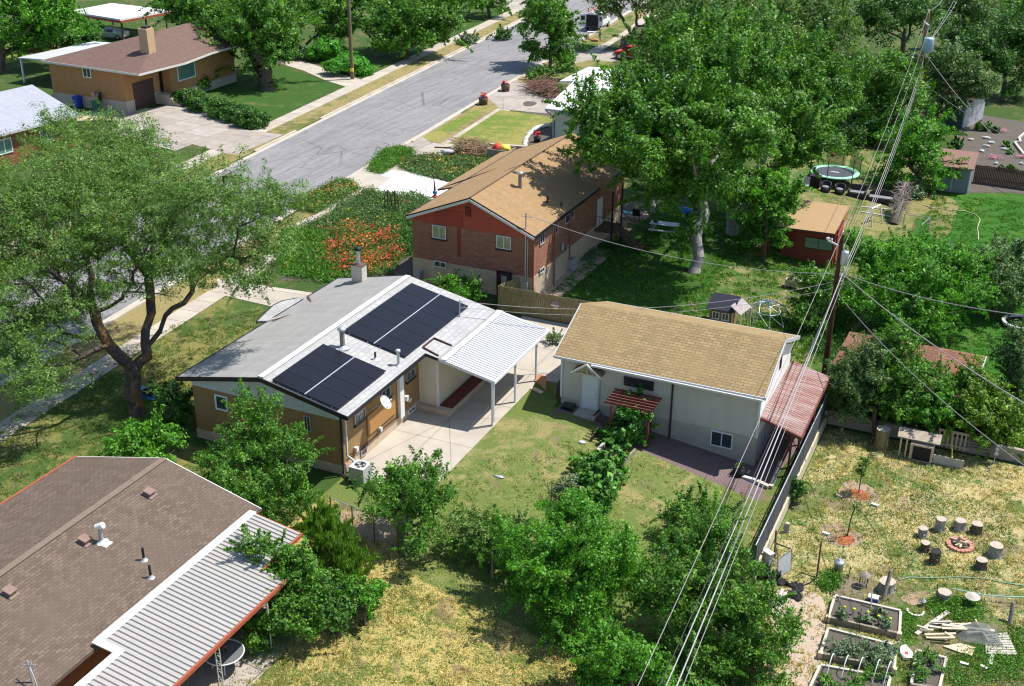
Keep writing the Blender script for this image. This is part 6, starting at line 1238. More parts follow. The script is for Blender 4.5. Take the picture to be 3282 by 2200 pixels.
def bin_(label, p, m, rz, lid_open=False):
    r = thing('wheelie_bin', label, 'bin', tuple(p), 'wheelie bins by the orange brick wall'); P = Vector(p); c, s = math.cos(rz), math.sin(rz); ax = Vector((c, s, 0)); ay = Vector((-s, c, 0)); h = 1.12
    b = MB(); lo = [P+ax*a*.26+ay*b_*.3+Z1*.08 for a, b_ in ((-1,-1),(1,-1),(1,1),(-1,1))]; hi = [P+ax*a*.34+ay*b_*.42+Z1*h for a, b_ in ((-1,-1),(1,-1),(1,1),(-1,1))]
    b.face(lo[::-1]); b.face(hi)
    for k in range(4): b.face([lo[k], lo[(k+1)%4], hi[(k+1)%4], hi[k]])
    b.obox(P+Z1*(h-.08), ax, ay, Z1, (-.37, .37), (-.45, .45), (0, .06)); b.build('body', M[m], r)
    l = MB()
    if lid_open: l.obox(P+Z1*h+ay*.42, ax, Vector((0,0,1))*1.0, ay, (-.36, .36), (0, .8), (0, .05)); lm = 'black'
    else: l.obox(P+Z1*h, ax, ay, Z1, (-.37, .37), (-.46, .46), (0, .06)); l.obox(P+Z1*h, ax, ay, Z1, (-.3, .3), (-.36, .36), (.06, .1)); lm = m
    l.build('lid', M[lm], r)
    for sg in (-1, 1): MB().tube([P+ax*sg*.24+ay*.3+Z1*.13, P+ax*sg*.33+ay*.3+Z1*.13], .13, 12).build('wheel', M['black'], r)
    return r
bin_('blue recycling bin against the orange brick foundation', PZ('A', 628, 797, 0)-Vector((.0, .7, 0)), 'plastic_blue', .1); gb_ = bin_('open green bin stuffed with dead branches', PZ('A', 757, 830, 0)-Vector((0, .5, 0)), 'plastic_green', .15, True)
bq_ = PZ('A', 757, 830, 0)-Vector((0, .5, 0)); tw = MB(); rg = random.Random(2)
for k in range(40): tw.tube([bq_+Vector((rg.uniform(-.2,.2), rg.uniform(-.2,.2), .9)), bq_+Vector((rg.uniform(-.6,.4), rg.uniform(-.3,.3), rg.uniform(1.4, 2.1)))], .012, 4)
tag(tw.build('branches', M['wood_pale'], loc=tuple(bq_+Z1)), 'bundle of dry branches sticking out of the green bin', 'branches')
# railing and post on the orange house side path
wl = PZ('A', 520, 790, 0); wr = PZ('A', 725, 815, 0); RW = thing('handrail', 'thin white rail beside the wheelie bins', 'railing', tuple(wl)); MB().beam(wl+Z1*.1, wr+Z1*.1, .15, .2).build('curb', M['offwhite'], RW); MB().tube([wr, wr+Z1*.9+Vector((.1,0,0))], .04, 6).build('post', M['metal_white'], RW)
RT = thing('retaining_wall', 'tan retaining wall below the side driveway left of the street', 'wall', tuple(PZ('A', 600, 1000, 0))); MB().slab([PZ('A',580,870,.9), PZ('A',880,880,.9), PZ('A',880,900,.9), PZ('A',700,905,.9), PZ('A',580,905,.9)][::-1], 1.0).build('wall', M['stucco'], RT)
# ---- vehicles
def vehicle(root, L, Wd, secs, paint, glassm='glass', trim='black', wr=.36, wheels=(.18, .8), ground=.0, lights=True):
    """secs: (x, zlow, zbelt, ztop, half width at belt, half width at top) along +x = forward; local coordinates"""
    b = MB(); prev = None; O = ORG[root.name]
    def ring(s):
        x, zl, zb, zt, wb, wt = s; P = [(x, -wb*.93, zl), (x, -wb, zl+.18), (x, -wb, zb-.05), (x, -wb*.97, zb), (x, -wt, zt-.05), (x, -wt*.8, zt), (x, wt*.8, zt), (x, wt, zt-.05), (x, wb*.97, zb), (x, wb, zb-.05), (x, wb, zl+.18), (x, wb*.93, zl)]
        return [Vector(p)+O for p in P]
    R = [ring(s) for s in secs]
    b.face(R[0]); b.face(R[-1][::-1])
    for i in range(len(R)-1):
        n_ = len(R[0])
        for k in range(n_): b.face([R[i][k], R[i][(k+1)%n_], R[i+1][(k+1)%n_], R[i+1][k]][::-1], 0, k not in (0, 11))
    b.build('body', paint, root)
    # side glass between sections flagged as cabin (top well above belt)
    cab = [s for s in secs if s[3]-s[2] > .35]
    if len(cab) >= 2:
        for sg in (-1, 1):
            g = MB()
            for i in range(len(cab)-1):
                a, c = cab[i], cab[i+1]; f = lambda s, t: Vector((s[0], sg*((s[4]*.97)*(1-t)+s[5]*t+.012), s[2]*(1-t)+(s[3]-.05)*t))+O
                dx = Vector((.05, 0, 0)); q = [f(a, .08)+dx, f(c, .08)-dx, f(c, .9)-dx, f(a, .9)+dx]; g.slab(q if sg < 0 else q[::-1], .008, down=(0, -sg, 0))
            g.build('side_window', M[glassm], root)
        i0 = secs.index(cab[0]); i1 = secs.index(cab[-1])
        if i1+1 < len(secs):
            a, c = secs[i1], secs[i1+1]; q = [Vector((c[0], -c[4]*.82, c[3]+.012))+O, Vector((c[0], c[4]*.82, c[3]+.012))+O, Vector((a[0], a[5]*.82, a[3]+.0))+O, Vector((a[0], -a[5]*.82, a[3]))+O]
            g = MB().slab([p+Vector((.015, 0, .012)) for p in q], .01); g.build('windscreen', M[glassm], root)
    for k, wx in enumerate(wheels):
        x = secs[0][0]+wx*L
        for sg in (-1, 1):
            t = MB().tube([Vector((x, sg*(Wd/2-.2), wr))+O, Vector((x, sg*(Wd/2+.01), wr))+O], wr, 18).build('wheel', M['black'], root)
            MB().tube([Vector((x, sg*(Wd/2), wr))+O, Vector((x, sg*(Wd/2+.025), wr))+O], [wr*.62, wr*.55], 14).build('rim', M['galv'], t)
    return root
def place(root, p, head):   # turn a locally built vehicle and set it down
    root.location = p; root.rotation_euler = (0, 0, head)
red = mat('car_red_mat', (.45,.015,.012), .3, var=.05, spec=.6); silver = mat('car_silver_mat', (.5,.52,.5), .3, .3, var=.04); whitep = mat('car_white_mat', (.75,.76,.78), .35, var=.04, spec=.5); maroon = mat('car_maroon_mat', (.13,.012,.015), .3, var=.05, spec=.6)
suv = [(-2.2,.45,.95,1.55,.86,.62),(-2.1,.35,1.0,1.68,.9,.68),(-1.0,.3,1.02,1.74,.92,.7),(.2,.3,1.02,1.72,.92,.7),(.5,.3,1.02,1.66,.92,.69),(1.1,.3,1.0,1.06,.91,.8),(1.95,.32,.9,.98,.88,.72),(2.2,.45,.72,.8,.82,.66)]
V1 = thing('parked_car', 'red four wheel drive with silver lower trim under the trees', 'car', (0, 0, 0), 'parked vehicles up the street'); vehicle(V1, 4.4, 1.86, suv, red, wr=.42)
m_ = MB(); 
for sg in (-1, 1): m_.box((-2.1, 2.1), (sg*.9-.03, sg*.9+.03), (.42, .6))
m_.box((2.12, 2.3), (-.85, .85), (.42, .62)); m_.build('lower_trim', M['metal_grey'], V1)
V2 = thing('parked_car', 'dark red wagon with black roof rack behind the red one', 'car', (0, 0, 0), 'parked vehicles up the street'); vehicle(V2, 4.4, 1.86, [(s[0], s[1], s[2], s[3]+.05, s[4], s[5]+.06) for s in suv[:5]]+suv[5:], maroon, wr=.38)
m_ = MB(); m_.tube([(-1.9,-.55,1.82),(.3,-.55,1.84)], .03, 5); m_.tube([(-1.9,.55,1.82),(.3,.55,1.84)], .03, 5); m_.tube([(-1.4,-.55,1.84),(-1.4,.55,1.84)], .02, 5); m_.tube([(0,-.55,1.86),(0,.55,1.86)], .02, 5); m_.box((-1.95, .4), (-.62, .62), (1.74, 1.8)); m_.build('roof_rack', M['black'], V2)
MB().tube([(-2.32, .1, 1.0), (-2.16, .1, 1.0)], .34, 16).build('spare_wheel', M['black'], V2)
a_ = PZ('C', 762, 555, 0); place(V1, (a_.x+2.2, a_.y+1.0, 0), math.pi-.1+.0); place(V2, (a_.x+1.6, a_.y+5.2, 0), -.05)
sed = [(-2.3,.4,.82,.92,.78,.6),(-2.2,.3,.9,1.0,.86,.7),(-1.5,.25,.92,1.06,.9,.72),(-.9,.25,.93,1.4,.9,.62),(.1,.25,.93,1.44,.9,.63),(.4,.25,.93,1.42,.9,.62),(1.2,.25,.88,.98,.89,.76),(2.1,.3,.78,.86,.84,.66),(2.35,.42,.62,.7,.74,.58)]
V3 = thing('parked_car', 'pale silver sedan parked beneath the white carport', 'car', (0, 0, 0)); vehicle(V3, 4.6, 1.82, sed, silver, wr=.34); a_ = PZ('A', 790, 300, 0); place(V3, (a_.x, a_.y+1, 0), -2.9)
V4 = thing('delivery_van', 'white utility van with open rear doors and ladders on roof', 'van', (0, 0, 0), 'parked vehicles up the street')
van = [(-2.75,.5,1.2,2.35,1.0,.9),(-2.7,.45,1.25,2.4,1.0,.92),(.6,.45,1.25,2.4,1.0,.92),(.9,.42,1.25,2.3,1.0,.86),(1.5,.4,1.2,1.3,.98,.86),(2.4,.42,1.0,1.12,.95,.8),(2.65,.5,.8,.9,.9,.72)]
b = MB(); vehicle(V4, 5.4, 2.05, van, whitep, wr=.38)
MB().box((-2.8, -2.74), (-.85, .85), (.65, 2.2)).build('cargo_opening', M['black'], V4); MB().box((-2.95, -2.75), (-.98, .98), (.42, .6)).build('bumper', M['black'], V4)
for sg in (-1, 1):
    d_ = MB().obox((-2.78, sg*.92, .62), Vector((-.55, sg*.83, 0)), Vector((sg*.83, .55, 0)), Z1, (0, .88), (-.03, .03), (0, 1.65)).build('rear_door', whitep, V4)
    MB().obox((-2.78, sg*.92, .62), Vector((-.55, sg*.83, 0)), Vector((sg*.83, .55, 0)), Z1, (.15, .72), (-.035, .035), (.85, 1.45)).build('door_window', M['glass'], d_)
m_ = MB()
for y_ in (-.62, -.2, .25): m_.tube([(-2.8, y_, 2.62), (1.2, y_, 2.6)], .035, 5)
for k in range(12): m_.tube([(-2.7+k*.33, -.62, 2.62), (-2.7+k*.33, -.2, 2.62)], .022, 4)
for x_ in (-2.2, -.8, .4): m_.beam((x_, -.9, 2.5), (x_, .9, 2.5), .05, .06)
m_.build('ladder_rack', M['metal_white'], V4); m_ = MB(); m_.tube([(-2.6, .5, 2.64), (.8, .5, 2.64)], .04, 5); m_.tube([(-2.6, .75, 2.64), (.8, .75, 2.64)], .04, 5)
for k in range(10): m_.tube([(-2.5+k*.33, .5, 2.64), (-2.5+k*.33, .75, 2.64)], .025, 4)
m_.build('ladder', mat('ladder_pink_mat', (.6,.2,.18), .6), V4)
a_ = PZ('C', 565, 300, 0); place(V4, (a_.x-.2, a_.y+3.2, 0), rad(93)); V4['category'] = 'van'
# ================================================================== people
def skinfig(name, joints, bones, m, parent, sub=2):
    me = bpy.data.meshes.new(name); org = ORG[parent.name]; ids = list(joints); me.from_pydata([tuple(Vector(joints[k][0])) for k in ids], [(ids.index(a), ids.index(b)) for a, b in bones], [])
    o = link(name, me, parent); md = o.modifiers.new('Skin', 'SKIN'); md.use_smooth_shade = True
    for i, k in enumerate(ids):
        sv = me.skin_vertices[0].data[i]; r = joints[k][1]; sv.radius = (r, r) if not isinstance(r, tuple) else r; sv.use_root = (i == 0)
    s = o.modifiers.new('Sub', 'SUBSURF'); s.levels = sub; s.render_levels = sub; me.materials.append(m); return o
skin_m = mat('skin_mat', (.45,.26,.18), .6, var=.08)
def person(label, loc, rz, pose, shirt, trousers, hairm, hat=None):
    r = thing('person', label, 'person', tuple(loc)); J = pose
    bones = [('pel','wst'),('wst','che'),('che','nek'),('nek','hed'),('hed','top'),('che','sl'),('sl','el'),('el','wl'),('wl','hl'),('che','sr'),('sr','er'),('er','wr'),('wr','hr'),('pel','pl'),('pl','kl'),('kl','al'),('al','tl'),('pel','pr'),('pr','kr'),('kr','ar'),('ar','tr')]
    R0 = dict(pel=(.11,.09),wst=(.12,.09),che=(.15,.1),nek=.05,hed=(.075,.085),top=(.075,.085),sl=.06,el=.042,wl=.03,hl=(.035,.018),sr=.06,er=.042,wr=.03,hr=(.035,.018),pl=.085,kl=.058,al=.04,tl=.04,pr=.085,kr=.058,ar=.04,tr=.04)
    body = skinfig('body', {k: (J[k], R0[k]) for k in R0}, bones, skin_m, r)
    g = lambda k, e=.018: (J[k], tuple(q+e for q in R0[k]) if isinstance(R0[k], tuple) else R0[k]+e)
    skinfig('shirt', {k: g(k) for k in ('wst','che','sl','el','sr','er','pel')}, [('wst','pel'),('wst','che'),('che','sl'),('sl','el'),('che','sr'),('sr','er')], shirt, r)
    skinfig('trousers', {k: g(k, .022) for k in ('pel','pl','kl','al','pr','kr','ar')}, [('pel','pl'),('pl','kl'),('kl','al'),('pel','pr'),('pr','kr'),('kr','ar')], trousers, r)
    h = Vector(J['hed']).lerp(Vector(J['top']), .6); f = (Vector(J['tl'])+Vector(J['tr'])-Vector(J['al'])-Vector(J['ar'])); f.z = 0; f = f.normalized() if f.length > .01 else Vector((0, -1, 0))
    o = Vector(loc); hb = MB(); hb.blob(o+h-f*.025+Z1*.035, .098, .105, .11, 12, 8); hb.build('hair' if not hat else 'helmet', hat or hairm, r)
    s_ = Vector((-f.y, f.x, 0)); fm2 = MB(); fm2.blob(o+Vector(J['hed']).lerp(Vector(J['top']), .3)+f*.095, .014, .014, .02, 6, 4); fm2.build('nose', skin_m, r)
    ey = MB(); ey.blob(o+Vector(J['hed']).lerp(Vector(J['top']), .5)+f*.085+s_*.03, .01, .01, .008, 6, 4); ey.blob(o+Vector(J['hed']).lerp(Vector(J['top']), .5)+f*.085-s_*.03, .01, .01, .008, 6, 4); ey.build('eyes', M['black'], r)
    for sd in ('l', 'r'):
        hd_ = Vector(J['h'+sd]); wd_ = Vector(J['w'+sd]); d = (hd_-wd_).normalized(); a = d.orthogonal().normalized(); fn = MB()
        for k in range(4): q = o+hd_+a*(k-1.5)*.019; fn.tube([q, q+d*(.045-.004*abs(k-1.3)), q+d*.07+d.cross(a)*.02], [.009, .008, .006], 6)
        q = o+wd_.lerp(hd_, .4)+a*.03; fn.tube([q, q+a*.03+d*.03], [.01, .008], 6); fn.build('fingers', skin_m, body)
        sh = MB(); t = Vector(J['t'+sd]); al = Vector(J['a'+sd]); sh.tube([o+al-f*.03-Z1*.02, o+al.lerp(t, .6)-Z1*.02, o+t+f*.05-Z1*.015], [.052, .05, .035], 8); sh.build('shoe', M['black'], r)
    r.rotation_euler = (0, 0, rz); return r
stand = dict(pel=(0,0,.95),wst=(0,.0,1.1),che=(0,.02,1.34),nek=(0,.0,1.5),hed=(0,-.04,1.6),top=(0,-.05,1.72),sl=(.2,.0,1.42),el=(.26,-.08,1.15),wl=(.2,-.3,1.05),hl=(.18,-.37,1.05),sr=(-.2,0,1.42),er=(-.27,-.06,1.15),wr=(-.2,-.28,1.02),hr=(-.18,-.35,1.02),pl=(.1,0,.88),kl=(.11,-.02,.48),al=(.12,.02,.09),tl=(.13,-.13,.04),pr=(-.1,0,.88),kr=(-.12,-.02,.48),ar=(-.14,.02,.09),tr=(-.15,-.13,.04))
wk = PZ('C', 648, 372, 0); person('standing worker in lime vest and jeans at the white folding table', wk, -1.2, stand, mat('hivis_mat', (.35,.62,.1), .7, var=.06), mat('denim_mat', (.04,.07,.16), .8, var=.1), mat('hair_dark_mat', (.03,.02,.015), .8))
sit = dict(pel=(0,0,.14),wst=(0,.04,.28),che=(0,.05,.5),nek=(0,.0,.66),hed=(0,-.05,.75),top=(0,-.07,.86),sl=(.19,.02,.58),el=(.25,-.14,.36),wl=(.16,-.36,.3),hl=(.12,-.42,.29),sr=(-.19,.02,.58),er=(-.26,.1,.34),wr=(-.28,.2,.1),hr=(-.28,.22,.04),pl=(.1,-.04,.13),kl=(.13,-.42,.2),al=(.14,-.82,.08),tl=(.15,-.88,.17),pr=(-.1,-.04,.13),kr=(-.14,-.4,.3),ar=(-.12,-.7,.08),tr=(-.12,-.82,.05))
sp_ = G('E', 1095, 1505); person('person in purple shirt sitting in the shade beside the locust trunk', sp_+Z1*.06, -1.3, sit, mat('purple_shirt_mat', (.12,.03,.1), .8), mat('black_trousers_mat', (.02,.02,.025), .8), mat('hair_brown_mat', (.06,.03,.02), .8))
sb = sp_+Vector((-.3, 0, 0)); tag(MB().slab([sb+Vector(q) for q in ((-.75,-.45,.05),(.7,-.4,.05),(.75,.4,.05),(-.7,.4,.05))], .045).build('picnic_blanket', mat('blue_blanket_mat', (.02,.15,.32), .9)), 'blue blanket spread under the person by the locust trunk', 'blanket')
bgp = G('E', 1030, 1462); bg_ = MB().blob(bgp+Z1*.14, .2, .14, .14, 10, 6, .08).tube([bgp+Vector((-.1,0,.25)), bgp+Vector((0,0,.36)), bgp+Vector((.1,0,.25))], .012, 5); tag(bg_.build('bag', M['cyan'], loc=tuple(bgp)), 'turquoise bag lying on grass right of the locust trunk', 'bag')
# ================================================================== furniture and yard things
def tbl(label, c, ax, L, Wd, h, m, name='table', group=None):
    r = thing(name, label, 'table', tuple(c), group); ax = Vector(ax).normalized(); ay = Vector((-ax.y, ax.x, 0)); c = Vector(c)
    MB().obox(c, ax, ay, Z1, (-L/2, L/2), (-Wd/2, Wd/2), (h-.04, h)).build('tabletop', M[m], r)
    for a in (-1, 1):
        for b_ in (-1, 1): MB().beam(c+ax*a*(L/2-.2)+ay*b_*(Wd/2-.05), c+ax*a*(L/2-.2)+ay*b_*(Wd/2-.08)+Z1*(h-.04), .05, .05).build('leg', M[m], r)
    return r
tp = PZ('C', 590, 365, 0); tbl('white folding work table behind the van with open doors', tp, (1, .3, 0), 1.8, .7, .95, 'metal_white')
bx = PZ('C', 612, 388, 0); tag(MB().box((bx.x-.35, bx.x+.35), (bx.y-.3, bx.y+.3), (0, .3)).box((bx.x-.75, bx.x-.4), (bx.y-.1, bx.y+.4), (0, .22)).build('cardboard_box', mat('card_mat', (.5,.22,.1), .8)), 'open brown cardboard box on the sidewalk below the worker', 'box')
pa = G('H', 875, 830); pb = G('H', 1070, 855); pc = (pa+pb)/2+Vector((0, .9, 0)); ax = (pb-pa).normalized()
PTb = tbl('white painted picnic table with bench in the shade of the big tree', pc, ax, 2.1, .85, .78, 'metal_white', 'picnic_table'); ay = Vector((-ax.y, ax.x, 0))
for s_ in (-1, 1): MB().obox(pc+ay*s_*.78, ax, ay, Z1, (-1.0, 1.0), (-.14, .14), (.42, .46)).build('bench', M['metal_white'], PTb)
for s_ in (-.75, .75): MB().beam(pc+ax*s_-ay*.85+Z1*.4, pc+ax*s_+ay*.85+Z1*.4, .05, .08).build('brace', M['metal_white'], PTb)
tb = pc-ax*.7+Z1*.78; tag(MB().blob(tb+Z1*.08, .2, .12, .09, 8, 5, .25).build('work_gloves', M['black'], loc=tuple(tb)), 'small dark heap lying on the picnic table', 'cloth')
# glider seat with cyan cushion
gs = G('H', 700, 700); GL = thing('garden_bench', 'metal glider seat with pale blue cushion on the brick house patio', 'bench', tuple(gs))
MB().box((gs.x-.8, gs.x+.8), (gs.y-.3, gs.y+.35), (.42, .5)).build('cushion', M['cyan'], GL); bk_ = MB()
for k in (-.42, .42): bk_.slab([gs+Vector((k-.36, .36, .5)), gs+Vector((k+.36, .36, .5)), gs+Vector((k+.32, .5, 1.15)), gs+Vector((k-.32, .5, 1.15))], .04, down=(0, 1, 0))
bk_.build('backrest', mat('lattice_mat', (.35,.34,.32), .7, var=.3, scale=10), GL)
for s_ in (-.8, .8): MB().tube([gs+Vector((s_, .35, 0)), gs+Vector((s_, .35, .7)), gs+Vector((s_, -.3, .7)), gs+Vector((s_, -.35, 0))], .03, 6).build('armrest', M['galv'], GL)
# grill and other patio things
gq = G('H', 590, 740); GR = thing('barbecue_grill', 'black round barbecue grill near the brick house back steps', 'grill', tuple(gq)); MB().lathe(gq+Z1*.7, [(0, -.25), (.2, -.2), (.33, 0), (.33, .1), (.22, .28), (0, .33)], 16).build('bowl', M['black'], GR)
for k in range(3): MB().tube([gq+Vector((.2*math.cos(k*2.1), .2*math.sin(k*2.1), .55)), gq+Vector((.35*math.cos(k*2.1), .35*math.sin(k*2.1), 0))], .02, 6).build('leg', M['black'], GR)
hq = G('H', 410, 850); HT = thing('storage_barrel', 'black round tub with lid against the brick house wall', 'barrel', tuple(hq)); MB().lathe(hq, [(0, 0), (.45, 0), (.5, .2), (.5, 1.0)], 18).build('tub', M['black'], HT); MB().lathe(hq+Z1*1.0, [(.54, 0), (.54, .08), (.2, .14), (0, .14)], 18).build('lid', M['black_trim'], HT)
cq = G('H', 800, 715); CH = thing('patio_chair', 'black mesh patio chair beside the glider seat', 'chair', tuple(cq)); MB().box((cq.x-.3, cq.x+.3), (cq.y-.3, cq.y+.3), (.4, .44)).build('seat', M['black'], CH); MB().box((cq.x-.3, cq.x+.3), (cq.y-.34, cq.y-.3), (.42, .95)).build('backrest', M['black'], CH)
for a in (-.27, .27):
    for b_ in (-.27, .27): MB().box((cq.x+a-.02, cq.x+a+.02), (cq.y+b_-.02, cq.y+b_+.02), (0, .4)).build('leg', M['black'], CH)
# statues / clutter near patio
for x_, y_, m_, lb_ in ((600,615,'metal_white','white kettle like pot hanging at the patio corner'),(915,660,'stucco_grey','grey stone garden ornament at the edge of the patio')):
    q = G('H', x_, y_); r = thing('garden_ornament', lb_, 'ornament', tuple(q)); MB().lathe(q, [(0,0),(.25,0),(.2,.15),(.12,.3),(.25,.5),(.22,.7),(.1,.8),(.14,.95),(0,1.05)], 12).build('figure', M[m_], r)
# blue tarps and clutter behind the big tree
for x_, y_, w_, lb_, mm in ((1412,362,2.6,'crumpled bright blue tarp behind the bush by the tan roof','tarp'),(1570,455,1.1,'blue tarp covered heap near the pale tree trunk','tarp')):
    q = PZ('Z', x_, y_, 1.2); q.z = gz(q.x, q.y); bm_ = MB(); bm_.blob(q+Z1*.2, w_*.8, w_*.45, .28, 14, 9, .35); tag(bm_.build('tarp', mat('tarp_blue_mat', (.02,.14,.6), .5, var=.3, scale=3), loc=tuple(q)), lb_, 'tarp')
# trampoline
tq = G('I', 580, 478); TR_ = thing('trampoline', 'round trampoline with pale green padding and net poles', 'trampoline', tuple(tq)); R1 = 2.05
N_ = 40; m_ = MB(); m_.lathe(tq+Z1*.86, [(R1*.8, 0), (.001, 0)][::1], N_); m_.build('mat', mat('tramp_mat', (.06,.065,.075), .8), TR_)
MB().lathe(tq+Z1*.86, [(R1*.79, .02), (R1*.82, .05), (R1*.99, .05), (R1*1.01, .0), (R1*1.0, -.06)], N_).build('padding', mat('tramp_pad_mat', (.3,.62,.42), .6, var=.2), TR_)
MB().box((tq.x-.35, tq.x+.35), (tq.y-.1, tq.y+.12), (tq.z+.862, tq.z+.868)).build('logo_patch', M['metal_white'], TR_)
for k in range(6):
    a = k*math.pi/3+.4; c_, s_ = math.cos(a), math.sin(a); MB().tube([tq+Vector((R1*c_, R1*s_, .82)), tq+Vector((R1*1.02*c_, R1*1.02*s_, 0))], .03, 6).build('leg', M['galv'], TR_); MB().tube([tq+Vector((R1*1.04*c_, R1*1.04*s_, .3)), tq+Vector((R1*1.04*c_, R1*1.04*s_, 2.5))], .035, 6).build('net_pole', M['black'], TR_)
nt_ = NT('tramp_net_mat'); v_ = nt_.n('TexBrick'); tr_ = nt_.n('BsdfTransparent'); mx_ = nt_.n('MixShader'); mx_.inputs[0].default_value = .55; nt_.done((.02,.02,.025), .8)
nt_.l(tr_.outputs[0], mx_.inputs[1]); nt_.l(nt_.p.outputs[0], mx_.inputs[2]); nt_.l(mx_.outputs[0], nt_.t.nodes['Material Output'].inputs[0])
m_ = MB()
for k in range(5):
    a0, a1 = .35+k*.16, .35+(k+1)*.16; m_.face([tq+Vector((R1*1.03*math.cos(a0), R1*1.03*math.sin(a0), .9)), tq+Vector((R1*1.03*math.cos(a1), R1*1.03*math.sin(a1), .9)), tq+Vector((R1*1.03*math.cos(a1), R1*1.03*math.sin(a1), 2.5)), tq+Vector((R1*1.03*math.cos(a0), R1*1.03*math.sin(a0), 2.4))])
for k in range(5):
    a0, a1 = 1.35+k*.16, 1.35+(k+1)*.16; m_.face([tq+Vector((R1*1.03*math.cos(a0), R1*1.03*math.sin(a0), .9)), tq+Vector((R1*1.03*math.cos(a1), R1*1.03*math.sin(a1), .9)), tq+Vector((R1*1.03*math.cos(a1), R1*1.03*math.sin(a1), 2.5)), tq+Vector((R1*1.03*math.cos(a0), R1*1.03*math.sin(a0), 2.4))])
m_.build('net', nt_.m, TR_)
# wicker seats
wick = mat('wicker_mat', (.05,.045,.05), .8, var=.4, scale=20); cush = mat('cushion_grey_mat', (.2,.2,.21), .8)
def tubchair(label, q, rz):
    r = thing('wicker_chair', label, 'chair', tuple(q), 'dark wicker seats on the lawn'); m = MB(); O = Vector(q); n = 14
    m.lathe(O, [(0, .02), (.34, .02), (.38, .36), (0, .36)], 18)
    for k in range(n):
        a0 = rz+math.pi*.5-2.0+4.0*k/n; a1 = rz+math.pi*.5-2.0+4.0*(k+1)/n; f = lambda a, j: .62+.2*math.cos((a-rz-math.pi*.5)*.6)
        q_ = [O+Vector((.4*math.cos(a), .4*math.sin(a), .1)) for a in (a0, a1)]+[O+Vector((.46*math.cos(a), .46*math.sin(a), f(a, 0))) for a in (a1, a0)]
        m.slab(q_, .07, down=tuple(-Vector((math.cos(a0), math.sin(a0), 0))))
    m.build('frame', wick, r); MB().lathe(O+Z1*.36, [(0, 0), (.33, 0), (.34, .08), (.3, .11), (0, .12)], 16).build('cushion', cush, r); return r
tubchair('left one of two round dark wicker chairs on the lawn', G('I', 510, 560), 0); tubchair('right one of two round dark wicker chairs on the lawn', G('I', 628, 580), 0)
def loveseat(label, q, L, rnd):
    r = thing('wicker_sofa', label, 'sofa', tuple(q), 'dark wicker seats on the lawn'); O = Vector(q); m = MB(); m.box((O.x-L/2, O.x+L/2), (O.y-.35, O.y+.35), (O.z+.05, O.z+.38)); m.box((O.x-L/2-.08, O.x-L/2+.06), (O.y-.38, O.y+.38), (O.z, O.z+.6)); m.box((O.x+L/2-.06, O.x+L/2+.08), (O.y-.38, O.y+.38), (O.z, O.z+.6))
    if rnd:
        for k in range(10): u0, u1 = -1+k*.2, -1+(k+1)*.2; h = lambda u: .66+.28*(1-u*u); m.slab([O+Vector((u0*L/2, .3+.1*(1-u0*u0), .3)), O+Vector((u1*L/2, .3+.1*(1-u1*u1), .3)), O+Vector((u1*L/2, .42+.1*(1-u1*u1), h(u1))), O+Vector((u0*L/2, .42+.1*(1-u0*u0), h(u0)))], .06, down=(0, 1, 0))
    else: m.slab([O+Vector((-L/2, .3, .3)), O+Vector((L/2, .3, .3)), O+Vector((L/2, .45, .95)), O+Vector((-L/2, .45, .95))], .07, down=(0, 1, 0))
    m.build('frame', wick, r); MB().box((O.x-L/2+.08, O.x+L/2-.08), (O.y-.36, O.y+.28), (O.z+.385, O.z+.48)).build('cushion', cush, r); return r
loveseat('straight backed dark wicker loveseat between chairs and curved sofa', G('I', 775, 605), 1.35, False); loveseat('long curved dark wicker sofa beside the leaning stump', G('I', 975, 650), 2.1, True)
q = G('I', 330, 550); WC = thing('garden_chair', 'white metal garden chair left of the trampoline', 'chair', tuple(q)); MB().box((q.x-.35, q.x+.35), (q.y-.3, q.y+.3), (q.z+.4, q.z+.45)).build('seat', M['metal_grey'], WC); MB().slab([q+Vector((-.35,.3,.45)), q+Vector((.35,.3,.45)), q+Vector((.35,.42,1.05)), q+Vector((-.35,.42,1.05))], .04, down=(0,1,0)).build('backrest', M['galv'], WC)
for a in (-.3, .3):
    for b_ in (-.27, .27): MB().box((q.x+a-.03, q.x+a+.03), (q.y+b_-.03, q.y+b_+.03), (q.z, q.z+.4)).build('leg', M['metal_grey'], WC)
q = G('I', 420, 520); BS = thing('storage_crate', 'tall black slatted crate between white chair and wicker chairs', 'crate', tuple(q)); m_ = MB().box((q.x-.42, q.x+.42), (q.y-.3, q.y+.3), (q.z+.0, q.z+.95))
for k in range(8): m_.box((q.x-.44, q.x+.44), (q.y-.32, q.y+.32), (q.z+.06+k*.115, q.z+.12+k*.115))
m_.build('crate_body', M['black'], BS); MB().box((q.x-.45, q.x+.45), (q.y-.33, q.y+.33), (q.z+.95, q.z+1.0)).build('lid', M['black_trim'], BS)
# swing frame
sw = [G('I', *a) for a in ((900,860),(990,830))]; SW = thing('swing_frame', 'white tube swing frame on grass behind the near pole', 'swing', tuple(sw[0]))
tpz = PD('I', 970, 672, depth(sw[1])); tpa = PD('I', 895, 705, depth(sw[0]))
for a, b_ in ((sw[0], tpa), (sw[1], tpz), (G('I', 905, 760), tpa)): MB().tube([a, b_], .05, 8).build('leg', M['metal_white'], SW)
MB().tube([tpa, tpz], .08, 8).build('crossbar', M['white'], SW)
hz = MB().tube([G('I', 810, 735)+Z1*.05, G('I', 1055, 775)+Z1*.05], .06, 6); tag(hz.build('white_pipe', M['offwhite']), 'long white pipe lying on the grass by the swing frame', 'pipe'); hz = MB().tube([G('I', 810, 692)+Z1*.05, G('I', 1075, 718)+Z1*.05], .05, 6); tag(hz.build('white_pipe', M['offwhite']), 'shorter white pipe lying behind the longer one', 'pipe')
